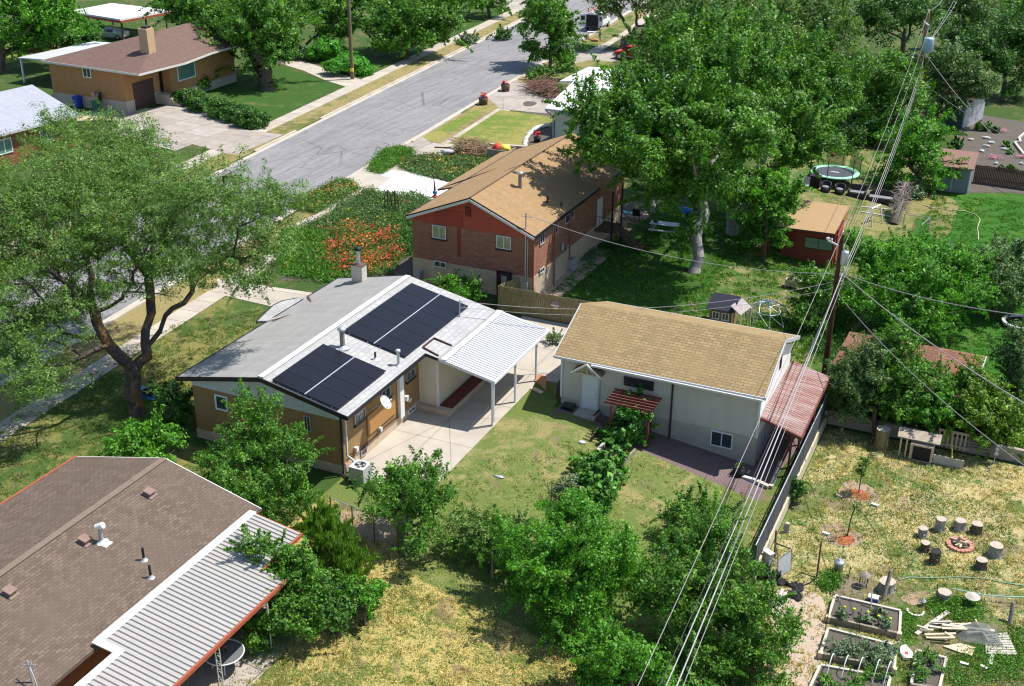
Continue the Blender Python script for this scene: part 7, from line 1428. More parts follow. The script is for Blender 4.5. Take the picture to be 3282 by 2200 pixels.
# leaning stump
q = G('I', 1085, 830); lt = [q, PD('I', 1125, 700, depth(q)), PD('I', 1160, 560, depth(q)+1.5), PD('I', 1185, 490, depth(q)+2)]; LT = thing('dead_trunk', 'dead grey tree trunk with shaggy torn bark', 'tree trunk', tuple(q))
MB().tube(lt, [.4, .34, .3, .2], 10).build('trunk', BK['grey'], LT); m_ = MB(); rg = random.Random(5)
for k in range(260): a = rg.random(); p = lt[1].lerp(lt[3], a); o_ = Vector((rg.gauss(0, 1), rg.gauss(0, 1), rg.uniform(-.6, .6))).normalized(); m_.tube([p+o_*.2, p+o_*rg.uniform(.5, 1.1)+Z1*rg.uniform(-.4, .3)], [.035, .012], 4)
m_.build('torn_bark', mat('torn_bark_mat', (.3,.25,.23), .9, var=.3), LT)
# garden hose
hz = [G('I', *a)+Z1*.05 for a in ((1320,680),(1420,700),(1560,718),(1640,722),(1740,745),(1795,780),(1805,805),(1785,860),(1790,970))]
sm = []; 
for i in range(len(hz)-1):
    for k in range(6): sm.append(hz[i].lerp(hz[i+1], k/6)+Vector((0, .12*math.sin(i*6+k), 0)))
tag(MB().tube(sm+[hz[-1]], .032, 6).build('garden_hose', mat('hose_pale_mat', (.55,.48,.33), .7)), 'pale garden hose curving across the vivid green lawn', 'hose')
# bent loop: round pond ring at right edge
q = G('M', 1735, 215); m_ = MB(); RG = thing('ring_planter', 'round black and white block planter ring at the right edge', 'planter', tuple(q))
for k in range(26):
    a = 2*math.pi*k/26; c_ = q+Vector((1.15*math.cos(a), 1.15*math.sin(a), 0)); t_ = Vector((-math.sin(a), math.cos(a), 0)); m_.obox(c_, t_, Vector((math.cos(a), math.sin(a), 0)), Z1, (-.115, .115), (-.1, .1), (.2, .34))
m_.build('rim', M['offwhite'], RG); MB().lathe(q, [(1.24, 0), (1.24, .2), (1.06, .2), (1.06, .02), (.001, .02)], 36).build('ring_wall', M['black'], RG)
# playhouse
q0 = G('L', 1180, 178); q0 = Vector((-17.0, 66.7, gz(-17, 66.7))); PH = thing('playhouse', 'small wooden playhouse with dark gable roof behind the garage', 'playhouse', tuple(q0)); z0 = q0.z
MB().box((-16.9, -15.5), (66.6, 68.1), (z0, z0+1.35)).build('wall', mat('play_wood_mat', (.27,.17,.09), .85, var=.25, scale=5), PH)
for x_ in (-16.7, -16.1): win(PH, (x_, 66.6, z0+.6), X1, -Y1, .45, .5, fw=.05, style='slide', pane='glass')
m_ = MB(); m_.slab([(-17.1, 66.4, z0+1.3), (-15.4, 66.4, z0+1.3), (-15.2, 67.35, z0+2.05), (-16.9, 67.35, z0+2.05)], .05); m_.slab([(-16.9, 67.35, z0+2.05), (-15.2, 67.35, z0+2.05), (-15.4, 68.4, z0+1.3), (-17.1, 68.4, z0+1.3)], .05); m_.build('roof', mat('navy_roof_mat', (.03,.032,.05), .6, var=.3), PH)
m_ = MB(); m_.slab([(-15.55, 66.35, z0+1.75), (-14.9, 66.35, z0+1.25), (-14.6, 67.9, z0+1.25), (-15.25, 67.9, z0+1.75)], .05); m_.build('porch_roof', mat('worn_white_mat', (.33,.29,.28), .8, var=.5, scale=5), PH)
for x_, y_ in ((-14.9, 66.45), (-14.6, 67.8), (-15.4, 66.45)): MB().box((x_-.04, x_+.04), (y_-.04, y_+.04), (z0, z0+1.25)).build('post', M['wood_pale'], PH)
# birdhouse on the fence
q = Vector((-26.0, 62.4, 1.75)); q = PY('K', 1405, 335, 62.45); BH = thing('birdhouse', 'little shingled birdhouse perched on the plank fence', 'birdhouse', tuple(q)); MB().box((q.x-.14, q.x+.14), (q.y-.14, q.y+.14), (q.z-.02, q.z+.25)).build('box_body', M['wood_pale'], BH)
MB().slab([q+Vector((-.28,-.25,.24)), q+Vector((.28,-.25,.24)), q+Vector((.22,0,.5)), q+Vector((-.22,0,.5))], .03).slab([q+Vector((-.22,0,.5)), q+Vector((.22,0,.5)), q+Vector((.28,.25,.24)), q+Vector((-.28,.25,.24))], .03).build('roof', mat('pink_tile_mat', (.4,.28,.25), .8), BH)
# climbing dome
dq = Vector((-14.0, 70.2, gz(-14, 70.2))); GD = thing('climbing_dome', 'blue grey geodesic climbing dome on the grass', 'climbing frame', tuple(dq)); Rr = 1.55; lv = [(0, 1, 1.25), (.32*1.9, 5, 1.12), (.75*1.55, 10, .75), (1.0*1.55, 10, 0.)]; nodes = []
for li, (rr2, n_, z_) in enumerate(lv): nodes.append([dq+Vector((rr2*math.cos(2*math.pi*(k+(.5 if li == 2 else 0)*0)/n_), rr2*math.sin(2*math.pi*k/n_), z_)) for k in range(n_)])
m_ = MB(); mb2 = MB()
for k in range(5):
    mb2.tube([nodes[0][0], nodes[1][k]], .022, 5); m_.tube([nodes[1][k], nodes[1][(k+1)%5]], .022, 5)
    for j in (2*k-1, 2*k, 2*k+1): m_.tube([nodes[1][k], nodes[2][j%10]], .022, 5)
for k in range(10):
    m_.tube([nodes[2][k], nodes[2][(k+1)%10]], .022, 5); m_.tube([nodes[2][k], nodes[3][k]], .022, 5); m_.tube([nodes[2][k], nodes[3][(k+1)%10]], .022, 5); mb2.blob(nodes[2][k], .045, .045, .045, 6, 4)
m_.build('frame', M['galv'], GD); mb2.build('hub', mat('dome_blue_mat', (.08,.3,.6), .5), GD)
# small planter box near shed
q = G('H', 1990, 1235); PB = thing('planter_box', 'raised wooden planter box below the red shed', 'planter', tuple(q)); MB().box((q.x-.75, q.x+.75), (q.y-.25, q.y+.3), (q.z+.25, q.z+.7)).build('box_body', M['wood_pale'], PB)
for a in (-.7, .7): MB().box((q.x+a-.04, q.x+a+.04), (q.y-.25, q.y-.18), (q.z, q.z+.25)).build('leg', M['wood_pale'], PB)
tree('plant', 'leafy herbs growing in the raised wooden planter box', tuple(q+Z1*.7), [((q.x, q.y, q.z+.8), .7, .22, .15)], FO['sage'], BK['brown'], 30, 50, .08, .15, .01, seed=140, cat='plant')
# white compost lid between fence and garage
q = Vector((-21.9, 57.6, 0)); CB = thing('wheelie_bin', 'pale grey bin between plank fence and garage roof', 'bin', tuple(q)); MB().tube([q, q+Z1*1.1], [.3, .38], 4).build('body', M['metal_grey'], CB); MB().slab([q+Vector((-.4,-.4,1.18)), q+Vector((.4,-.4,1.18)), q+Vector((.4,.4,1.25)), q+Vector((-.4,.4,1.25))], .06).build('lid', M['offwhite'], CB)
# grill beside door and mats
q = PZ('L', 165, 800, 0); SBx = thing('tool_box', 'dark green box with tangled cables beside the white door', 'box', tuple(q)); MB().box((q.x-.3, q.x+.3), (q.y-.15, q.y+.2), (0, .22)).build('box_body', mat('dark_green_mat', (.04,.07,.05), .6), SBx); m_ = MB(); rg = random.Random(9)
m_.tube([q+Vector((rg.uniform(-.5,.5), rg.uniform(-.45,.0), rg.uniform(.02,.12))) for k in range(16)], .018, 4); m_.build('cable', M['black'], SBx)
st_ = thing('basement_stair', 'dark sunken stair edge with slanted boards by the pergola', 'stairs', tuple(G('L', 400, 880)))
for a, b_ in (((370,890),(450,960)),((325,1045),(380,965)),((340,880),(400,830))): MB().beam(G('L', *a)+Z1*.15, G('L', *b_)+Z1*.2, .1, .14).build('board', M['wood_dark'], st_)
# paving clutter near the right end of the patio
q = PZ('L', 1380, 1290, -1.25); TP = thing('stump_planter', 'dark pot with spiky cactus on the patio edge', 'planter', tuple(q)); MB().lathe(q, [(0,0),(.28,0),(.32,.1),(.3,.45),(.22,.45),(.2,.4),(0,.4)], 14).build('pot', M['black'], TP); tree('plant', 'spiky grey green cactus growing in the dark pot', tuple(q+Z1*.4), [((q.x, q.y, q.z+.55), .2, .2, .15)], FO['grey'], BK['brown'], 14, 40, .07, .1, .01, seed=141, cat='plant')
for (a, b_, c_, lb_) in (((1290,1240),.65,.4,'pinkish paving stone left of the cactus pot'),((1440,1265),.4,.4,'small square paving stone right of the cactus pot')):
    q = PZ('L', *a, -1.28); tag(MB().box((q.x-.25, q.x-.25+b_), (q.y-.2, q.y-.2+c_), (-1.3, -1.22)).build('paving_stone', mat('pink_stone_mat', (.5,.36,.3), .85)), lb_, 'stone')
q = PZ('L', 1560, 1340, -1.28); LSH = thing('timber_edging', 'pale L shaped timber edging at the patio corner', 'edging', tuple(q)); MB().beam(PZ('L', 1515, 1330, -1.2), PZ('L', 1600, 1370, -1.2), .22, .16).build('timber', M['wood_white'], LSH); MB().beam(PZ('L', 1612, 1372, -1.2), PZ('L', 1685, 1190, -1.2), .2, .16).build('timber', M['wood_white'], LSH)
q = PZ('L', 1440, 1300, -1.25); tag(MB().beam(PZ('L', 1395, 1295, -1.2), PZ('L', 1500, 1325, -1.2), .2, .18).build('cinder_block', M['metal_white']), 'row of pale cinder blocks beside the cactus pot', 'block')
q = PZ('L', 1400, 1180, -1.25); tag(MB().lathe(q, [(0,0),(.24,0),(.28,.5),(.2,.52),(0,.4)], 12).build('flower_pot', M['black'], loc=tuple(q)), 'dark round flower pot against the basement corner', 'pot')
tag(MB().beam(G('O', 1290, 530)+Z1*.05, G('O', 1400, 552)+Z1*.05, .12, .08).beam(G('O', 1410, 560)+Z1*.05, G('O', 1460, 568)+Z1*.05, .12, .08).build('timber_board', M['wood_white']), 'pale split board lying at the lower end of the lawn', 'board')
tag(MB().blob(G('L', 260, 1052)+Z1*.04, .2, .16, .05, 8, 4, .3).build('plastic_bag', M['metal_white']), 'crumpled clear plastic scrap on the lawn', 'litter')
tag(MB().blob(G('O', 1370, 255)+Z1*.04, .28, .16, .05, 8, 4, .3).build('plastic_bag', M['metal_grey']), 'pale scrap lying in the middle of the lawn', 'litter')
WF = thing('plant_cage', 'rusty wire frame around the blue green shrub', 'plant cage', tuple(G('P', 130, 440))); wa = G('P', 130, 445); wb = G('P', 330, 470); MB().tube([wa, wa+Z1*1.3, wb+Z1*1.3, wb], .02, 5).build('hoop', M['wood_dark'], WF)
sq_ = G('K', 1235, 980); SQ = thing('plywood_board', 'stack of painted boards beside the carport post', 'board', tuple(sq_)); MB().slab([G('K', 1200, 960)+Z1*.06, G('K', 1290, 1000)+Z1*.06, G('K', 1310, 985)+Z1*.06, G('K', 1225, 945)+Z1*.06][::-1], .05).build('board', M['wood_pale'], SQ); MB().slab([G('K', 1240, 905)+Z1*.1, G('K', 1325, 975)+Z1*.05, G('K', 1330, 900)+Z1*.3, G('K', 1260, 880)+Z1*.3], .04).build('painted_board', mat('painted_board_mat', (.45,.22,.1), .8, var=.5, scale=5), SQ)
# ================================================================== right hand garden
def stump(label, x, y, r, h, m='pale', dark=False, seed=0, topm=None):
    q = G('Q', x, y); r_ = thing('log_stool', label, 'tree stump', tuple(q), 'stump seats around the fire pit'); rg = random.Random(seed); n = 14; o = MB()
    j = [1+rg.uniform(-.12, .12) for _ in range(n)]
    P = lambda z, s: [q+Vector((r*s*j[k]*math.cos(2*math.pi*k/n), r*s*j[k]*math.sin(2*math.pi*k/n), z)) for k in range(n)]
    rings = [P(0, 1.18), P(.08, 1.05), P(h*.5, .95), P(h, 1.0)]
    for a in range(3):
        for k in range(n): o.face([rings[a][k], rings[a][(k+1)%n], rings[a+1][(k+1)%n], rings[a+1][k]], 0, True)
    for k in range(3): a = rg.uniform(0, 6.28); o.blob(q+Vector((r*math.cos(a), r*math.sin(a), h*rg.uniform(.2, .7))), .07, .07, .08, 6, 4)
    o.build('bark', BK['brown'] if dark else BK[m], r_)
    t = MB().face([p+Z1*.002 for p in P(h, 1.0)]); t.lathe(q+Z1*(h+.004), [(r*.55, 0), (r*.5, .002), (.001, .002)], 12); t.build('cut_top', topm or mat('cut_wood_mat', (.42,.36,.29), .9, var=.35, scale=9), r_); return r_
for a in (('pale tall stump seat at the top left of the ring',1368,445,.24,.62),('pale stump seat with hollow centre at the top of the ring',1512,440,.26,.5),('dark barked stump seat at the top right of the ring',1630,465,.26,.5),('pale stump seat with uneven top at the left of the ring',1245,490,.22,.45),
   ('dark stump seat with whitish top below the uneven one',1262,590,.22,.42),('black charred split stump at the bottom left of the ring',1330,675,.24,.6),('dark stump seat with pale cut top at the bottom of the ring',1662,718,.24,.45),('large pale flared stump with stubs at the right of the ring',1765,625,.3,.55)):
    dk = 'dark' in a[0] or 'black' in a[0]; stump(*a, dark=dk, seed=a[1], topm=M['black'] if 'charred' in a[0] else None)
stump('pale round stump beside the leaning grey garden post', 985, 880, .34, .5, seed=5)['group'] = 'loose stumps in the garden'; stump('mossy stump with rounded cut top near the hose', 1395, 945, .28, .42, seed=6)['group'] = 'loose stumps in the garden'
stump('small yellowish stump next to the cream wall', 270, 460, .12, .5, seed=7)['group'] = 'loose stumps in the garden'
q = PZ('M', 725, 1080, -1.7); r_ = thing('log_stool', 'tall mossy stump against the back garden wall', 'tree stump', tuple(q), 'loose stumps in the garden'); MB().tube([q, q+Z1*.5, q+Z1*1.1], [.42, .36, .38], 12).build('bark', bark('moss_bark', (.14,.11,.05), (.34,.28,.14)), r_); MB().lathe(q+Z1*1.1, [(.37, .003), (.001, .003)], 12).build('cut_top', M['stucco_grey'], r_)
q = G('Q', 1515, 560); FPt = thing('fire_pit', 'round pink brick fire pit holding charred logs', 'fire pit', tuple(q)); m_ = MB()
for k in range(20):
    a = 2*math.pi*k/20; c_ = q+Vector((.52*math.cos(a), .52*math.sin(a), 0)); m_.obox(c_, Vector((-math.sin(a), math.cos(a), 0)), Vector((math.cos(a), math.sin(a), 0)), Z1, (-.074, .074), (-.1, .1), (0, .1+.01*(k%3)))
m_.build('brick_ring', mat('pink_brick_mat', (.42,.2,.15), .9, var=.25), FPt); MB().lathe(q+Z1*.03, [(.43, 0), (.001, .0)], 20).build('ash', M['darkdirt'], FPt)
for a, b_, w_ in (((-.45,.25,.15),(.25,-.1,.28),.09),((-.1,.35,.1),(-.02,.05,.5),.13),((-.2,-.2,.1),(.3,.2,.2),.08),((.0,-.3,.1),(.1,.1,.18),.1),((-.3,0,.12),(.35,-.05,.3),.07)):
    MB().tube([q+Vector(a), q+Vector(b_)], w_*.6, 8).build('log', M['wood_pale'], FPt)
# raised beds
def raised(label, c4, h=.28, wd=.11, posts=True):
    P = [G('Q', *c) for c in c4]; cx = sum(P, Vector())/4; r = thing('raised_bed', label, 'raised bed', tuple(cx), 'wooden raised garden beds')
    for i in range(4):
        a, b_ = P[i], P[(i+1)%4]; d = (b_-a).normalized()*wd/2; 
        if i % 2: a = a+d; b_ = b_-d
        MB().beam(a+Z1*h/2, b_+Z1*h/2, wd, h-.01*(i%2)).build('side_board', M['wood_white'] if i != 0 else M['wood_grey'], r)
    MB().face([p+(cx-p)*.03+Z1*h*.7 for p in P]).build('bed_soil', M['darkdirt'], r)
    if posts:
        for p in P[:2]: MB().box((p.x-.09, p.x+.09), (p.y-.09, p.y+.09), (p.z, p.z+h+.02)).build('corner_post', M['wood_pale'], r)
    return r, P, cx
rb1, P1b, c1b = raised('upper raised bed with yellow blooms and white stakes', ((565,1105),(1075,1225),(1085,1060),(615,950)))
rb2, P2b, c2b = raised('middle raised bed packed with leafy greens', ((510,1365),(1040,1480),(1048,1310),(565,1185)))
rb3, P3b, c3b = raised('lower raised bed spanned by white hoops', ((420,1640),(960,1740),(1010,1540),(510,1450)), posts=False)
rb4, P4b, c4b = raised('narrow raised bed with trailing plants right of the hoops', ((1160,1590),(1360,1620),(1412,1400),(1200,1345)), posts=False)
def plants(label, pts, lf, r, h, seed, flower=None):
    for i, (x, y) in enumerate(pts):
        q = G('Q', x, y, .2); t = tree('garden_plant', label[i] if isinstance(label, (list, tuple)) else label, tuple(q), [((q.x, q.y, q.z+h*.5), r, r, h*.5)], FO[lf], BK['brown'], 22, 50, .075, r*.4, .008, seed=seed+i, cat='plant', maxc=8, group='plants in the raised beds')
        if flower: MB().blob(q+Z1*(h+.05), .07, .07, .05, 6, 4).build('bloom', M['yellow'], t)
plants(['fluffy plant in the left end of the upper bed','fluffy plant in the middle of the upper bed','fluffy plant low right in the upper bed','faint plant at the back of the upper bed'], ((655,1075),(835,1090),(965,1140),(940,1070)), 'sage', .28, .36, 150)
mY = mat('lime_bloom_mat', (.55,.7,.03), .6)
for i, (x, y) in enumerate(((683,1020),(750,1035),(850,1055),(925,1085),(1010,1105))):
    q = G('Q', x, y+14, .2); r = thing('garden_plant', ('leftmost lime yellow bloom in the upper bed','second lime yellow bloom from left in the upper bed','small middle lime yellow bloom in the upper bed','second lime yellow bloom from right in the upper bed','rightmost lime yellow bloom in the upper bed')[i], 'plant', tuple(q), 'lime yellow blooms')
    MB().tube([q, q+Z1*.22], .012, 5).build('stem', FO['maple'], r); MB().blob(q+Z1*.25, .07, .07, .06, 7, 5, .3).build('bloom', mY, r)
plants(['feathery green clump at the left of the middle bed','blue green cabbage like clump left of centre in the middle bed','lower blue green clump in the middle bed','blue green clump at the right of the middle bed','grassy green clump at the front right of the middle bed','blue green clump nearest the right end of the middle bed'], ((640,1330),(760,1290),(770,1370),(900,1340),(930,1400),(990,1340)), 'sage', .48, .45, 160)
plants(['wispy plant at the left of the hooped bed','wispy plant at the right of the hooped bed','low plant between the hoops'], ((560,1560),(880,1500),(730,1560)), 'maple', .42, .35, 170)
plants(['trailing plant at the top of the narrow bed','trailing plant at the left of the narrow bed','trailing plant at the right of the narrow bed'], ((1260,1390),(1220,1480),(1360,1440)), 'maple', .45, .3, 175)
for i, x in enumerate((545,650,755,875,955)):
    a = G('Q', x, 1545+i*12); b_ = G('Q', x+75, 1385+i*16); hoop = [a.lerp(b_, k/8)+Z1*(.85*math.sin(math.pi*k/8)) for k in range(9)]
    MB().tube(hoop, .02, 6).build('hoop', M['white'], rb3)
for (x, y, x2, y2, lb_, mm, r_) in ((642,1000,672,822,'left thin white stake in the upper bed','wood_pale',.03),(876,1045,886,860,'right thin white stake in the upper bed','wood_pale',.03)):
    a = G('Q', x, y); b_ = PD('Q', x2, y2, depth(a)); tag(MB().beam(a, b_, .05, .05).build('garden_stake', M[mm], loc=tuple(a)), lb_, 'stake')
def post(label, x, y, x2, y2, r, m, cat='post'):
    a = G('Q', x, y); b_ = PD('Q', x2, y2, depth(a)); return tag(MB().tube([a-Z1*.1, b_], [r, r*.9], 8).build('garden_post', M[m], loc=tuple(a)), label, cat)
post('thin rust red metal post with trailing black cord', 487, 795, 522, 525, .045, 'wood_dark'); post('rust coloured gate post beside the mesh screen', 185, 650, 197, 450, .05, 'wood_dark'); post('leaning grey wooden post beside the pale stump', 960, 955, 1022, 738, .09, 'wood_grey'); post('grey wooden post at the right edge of the garden', 1875, 1120, 1900, 965, .1, 'wood_grey')
post('thin black iron stake left of the small lantern', 708, 805, 732, 708, .02, 'black'); post('thin dark stake beside the mossy stump', 1345, 930, 1357, 840, .02, 'black'); post('black iron rod standing in the front of the upper bed', 790, 1190, 808, 1010, .018, 'black'); post('second black iron rod at the left end of the upper bed', 548, 1160, 582, 990, .018, 'black')
# mesh screen gate and fallen black fabric
ga = G('Q', 205, 790); gb = G('Q', 300, 740); SG = thing('screen_panel', 'grey mesh screen panel with white frame leaning by the fence end', 'screen', tuple(ga)); ta = PD('Q', 210, 655, depth(ga)); tb_ = PD('Q', 308, 585, depth(gb))
MB().slab([ga+Z1*.05, gb+Z1*.05, tb_, ta], .02, down=(0, .5, 0)).build('mesh', M['metal_grey'], SG); m_ = MB()
for a, b_ in ((ga, gb), (gb, tb_), (tb_, ta), (ta, ga)): m_.beam(a, b_, .05, .05)
m_.build('frame', M['wood_grey'], SG); MB().beam(ta, PD('Q', 190, 540, depth(ga)+.8), .04, .04).build('brace', M['black'], SG); MB().beam(tb_, PD('Q', 190, 540, depth(ga)+.8), .04, .04).build('brace', M['black'], SG)
blk = mat('black_cloth_mat', (.02,.021,.024), .75, var=.4, scale=4)
rg = random.Random(6)
def drape(label, pts, w_, h_):
    P = [G('Q', *p) for p in pts]; F = []
    for i in range(len(P)-1):
        for k in range(7): F.append(P[i].lerp(P[i+1], k/7))
    F.append(P[-1]); m = MB(); n = 7; R = []
    for i, p in enumerate(F):
        d = (F[min(i+1, len(F)-1)]-F[max(i-1, 0)]).normalized(); s = Vector((-d.y, d.x, 0)); R.append([p+s*(w_*(k/(n-1)-.5))*(1+.4*math.sin(i*.8))+Z1*(.03+h_*abs(math.sin(i*.9+k*1.7))*rg.uniform(.4, 1)) for k in range(n)])
    for i in range(len(R)-1):
        for k in range(n-1): m.face([R[i][k], R[i+1][k], R[i+1][k+1], R[i][k+1]], 0, True)
    return tag(m.build('black_fabric', blk), label, 'fabric')
drape('fallen black fabric crumpled at the foot of the fence end', ((20,700),(80,760),(150,790),(210,820)), .7, .5); drape('black fabric strip trailing across the chipped ground', ((210,820),(300,850),(375,850),(340,895),(300,925),(380,945)), .35, .16)
wp = G('Q', 130, 720); tag(MB().obox(wp, Vector((.8,-.5,0)).normalized(), Vector((.5,.8,0)).normalized(), Z1, (-.2, .2), (-.12, .12), (0, .85)).obox(wp+Z1*.85, Vector((.8,-.5,0)).normalized(), Vector((.5,.8,0)).normalized(), Z1, (-.24, .24), (-.15, .15), (0, .04)).build('white_board', M['offwhite'], loc=tuple(wp)), 'whitish panel standing between fence end and mesh screen', 'board')
for a, b_, lb_ in (((165,1050),(245,880),'left grey plank lying on the chipped ground'),((205,1070),(262,905),'right paler plank lying on the chipped ground')): tag(MB().beam(G('Q', *a)+Z1*.06, G('Q', *b_)+Z1*.06, .14, .07).build('plank', M['wood_white']), lb_, 'plank')
cd = MB().tube([G('Q', 487, 795)+Z1*.1, G('Q', 440, 830)+Z1*.04, G('Q', 385, 850)+Z1*.04], .03, 6); tag(cd.build('black_rope', M['black']), 'black cord from the rust red post to the fabric', 'cord')
# saplings with mulch
for i, (b_, t_, lb_, lf) in enumerate((((565,1410),(560,1120),'slender sapling in the upper red mulch ring','maple'),)):
    q = G('M', *b_); r = tree('sapling', lb_, tuple(q), [((q.x, q.y, q.z+1.75), .25, .25, .35), ((q.x, q.y, q.z+1.2), .3, .3, .2)], FO[lf], BK['grey'], 26, 45, .09, .18, .03, seed=180, maxc=16, forkpt=np.array(q)+[0, 0, 1.4], cat='sapling', name='sapling') if False else tree('sapling', lb_, tuple(q), [((q.x, q.y, q.z+1.75), .25, .25, .35), ((q.x, q.y, q.z+1.2), .3, .3, .2)], FO[lf], BK['grey'], 26, 45, .09, .18, .03, seed=180, maxc=16, forkpt=np.array(q)+[0, 0, 1.4], cat='sapling')
q = G('Q', 705, 490); tree('sapling', 'thin leafless sapling in the lower red mulch ring', tuple(q), [((q.x+.15, q.y+.1, q.z+1.6), .3, .3, .4)], FO['juniper'], BK['brown'], 16, 8, .05, .12, .035, seed=181, maxc=16, forkpt=np.array(q)+[.05, 0, .9], cat='sapling')
for x, y, lb_ in ((650,208,'pale flat stone left of the upper mulch ring'),(904,272,'small white block right of the upper mulch ring'),(552,478,'white brick left of the lower mulch ring')):
    q = G('Q', x, y); tag(MB().obox(q, Vector((.95,-.2,0)).normalized(), Vector((.2,.95,0)).normalized(), Z1, (-.17, .17), (-.08, .08), (0, .1)).build('stone_block', M['offwhite'] if 'white' in lb_ else M['wood_white'], loc=tuple(q)), lb_, 'stone')
# coop along the wall
q = PZ('M', 880, 1160, -1.7); CP = thing('chicken_coop', 'rough wooden coop with weathered slanted roof by the garden wall', 'coop', tuple(q)); x0 = q.x
p0 = PZ('M', 920, 1170, -1.7); p1_ = PZ('M', 1085, 1200, -1.7); MB().box((p0.x, p1_.x), (p0.y, p0.y+.9), (-1.7, -.75)).build('wall', M['wood_pale'], CP); MB().box((p0.x+.15, p1_.x-.1), (p0.y-.03, p0.y), (-1.62, -.85)).build('screen', M['black'], CP)
f0 = PZ('M', 845, 1005, -.55); f1 = PZ('M', 1150, 1068, -.55); b0 = PZ('M', 860, 935, -.35); b1 = PZ('M', 1110, 990, -.35); MB().slab([f0, f1, Vector((f1.x, b0.y, -.35)), b0], .05).build('roof', mat('worn_board_mat', (.34,.28,.22), .9, var=.6, scale=4), CP)
for x_ in (f0.x+.2, f0.x+.5): MB().box((x_-.04, x_+.04), (f0.y+.05, f0.y+.12), (-1.7, -.6)).build('post', M['wood_pale'], CP)
a = PZ('M', 1095, 1190, -1.7); b_ = PZ('M', 1310, 1240, -1.7); RN = thing('animal_pen', 'low pale boarded pen with slatted pallet back beside the coop', 'pen', tuple(a)); MB().box((a.x, b_.x), (b_.y-.05, b_.y), (-1.7, -1.2)).build('front_board', M['wood_white'], RN)
m_ = MB(); 
for k in range(7): m_.box((a.x+k*.22, a.x+k*.22+.09), (YW-.16, YW-.13), (-1.6, -.55))
m_.box((a.x-.05, a.x+1.6), (YW-.13, YW-.09), (-.7, -.55)); m_.box((a.x-.05, a.x+1.6), (YW-.13, YW-.09), (-1.5, -1.38)); m_.build('pallet', M['wood_pale'], RN); MB().beam((a.x+.9, b_.y+.2, -1.3), (a.x+.6, YW-.3, -.4), .05, .05).build('yellow_pole', M['yellow'], RN)
a = PZ('M', 1330, 1150, -1.6); PL_ = thing('pallet', 'grey wooden pallet leaning on the garden wall', 'pallet', tuple(a)); m_ = MB()
for k in range(5): m_.box((a.x, a.x+1.25), (YW-.2, YW-.17), (-1.35+k*.16, -1.25+k*.16))
for k in (0, .6, 1.18): m_.box((a.x+k, a.x+k+.07), (YW-.17, YW-.1), (-1.4, -.55))
m_.build('boards', M['wood_grey'], PL_)
q = PZ('M', 1535, 1200, -1.7); LN = thing('garden_lantern', 'small metal pagoda shaped bird feeder near the garden wall', 'bird feeder', tuple(q)); MB().lathe(q, [(0,0),(.12,0),(.03,.1),(.03,.5),(.16,.55),(.12,.62),(.1,.8),(.18,.82),(.03,.95),(0,1.05)], 10).build('feeder', M['galv'], LN)
# garden ornaments near upper bed
q = G('Q', 640, 740); GC = thing('storage_barrel', 'small grey lidded metal bin left of the raised beds', 'bin', tuple(q)); MB().lathe(q, [(0,0),(.2,0),(.22,.5)], 14).build('body', M['metal_grey'], GC); MB().lathe(q+Z1*.5, [(.24,0),(.2,.06),(.04,.1),(.04,.14),(0,.14)], 14).build('lid', M['galv'], GC)
q = G('Q', 820, 845); LT2 = thing('garden_lantern', 'grey open sided garden lantern with domed top', 'lantern', tuple(q)); m_ = MB()
for a in (-.16, -.05, .05, .16):
    for b_ in (-.16, .16): m_.box((q.x+a-.015, q.x+a+.015), (q.y+b_-.015, q.y+b_+.015), (q.z, q.z+.55)); m_.box((q.x+b_-.015, q.x+b_+.015), (q.y+a-.015, q.y+a+.015), (q.z, q.z+.549))
m_.build('cage', M['metal_grey'], LT2); MB().lathe(q+Z1*.55, [(.26,0),(.2,.08),(.06,.16),(.0,.2)], 12).build('top', M['wood_grey'], LT2)
q = G('Q', 890, 960); CL = thing('cooler_box', 'blue cooler box with white lid behind the upper bed', 'cooler', tuple(q)); MB().box((q.x-.2, q.x+.2), (q.y-.12, q.y+.14), (q.z, q.z+.22)).build('body', M['plastic_blue'], CL); MB().box((q.x-.22, q.x+.22), (q.y-.14, q.y+.16), (q.z+.22, q.z+.28)).build('lid', M['white'], CL)
q = G('Q', 1245, 990); UM = thing('garden_lamp', 'dark conical garden lamp on a short stem', 'lamp', tuple(q)); MB().tube([q, q+Z1*.3], .015, 5).build('stem', M['black'], UM); MB().lathe(q+Z1*.25, [(.14,0),(.02,.16),(0,.2)], 10).build('shade', M['metal_grey'], UM)
q = G('Q', 1195, 1035); RB = thing('edging_ring', 'half ring of pale curved edging bricks on the grass', 'edging', tuple(q))
for k in range(9): a = math.pi*(1.0+k/7.5); MB().obox(q+Vector((.33*math.cos(a), .33*math.sin(a)*.9, 0)), Vector((-math.sin(a), math.cos(a), 0)), Vector((math.cos(a), math.sin(a), 0)), Z1, (-.05, .05), (-.04, .04), (0, .07)).build('brick', M['offwhite'], RB)
q = G('Q', 1125, 1355); SLD = thing('plastic_sled', 'white plastic sack lying between the raised beds', 'sack', tuple(q)); P_ = [G('Q', *c) for c in ((1080,1300),(1125,1290),(1175,1350),(1180,1385),(1110,1385),(1085,1345))]; m_ = MB(); m_.slab([p+Z1*.16 for p in P_][::-1], .14); m_.blob(q+Z1*.14, .16, .3, .06, 10, 5, .1); m_.build('sack_body', M['white'], SLD); MB().box((q.x-.05, q.x+.08), (q.y-.1, q.y+.06), (q.z+.195, q.z+.21)).build('print', M['red_orange'], SLD)
q = G('Q', 1595, 985); HT2 = thing('straw_hat', 'round woven basket lid resting on leafy plants', 'basket', tuple(q+Z1*.45)); MB().lathe(q+Z1*.45, [(.32,0),(.2,.05),(.12,.12),(0,.14)], 14).build('lid', M['wood_white'], HT2)
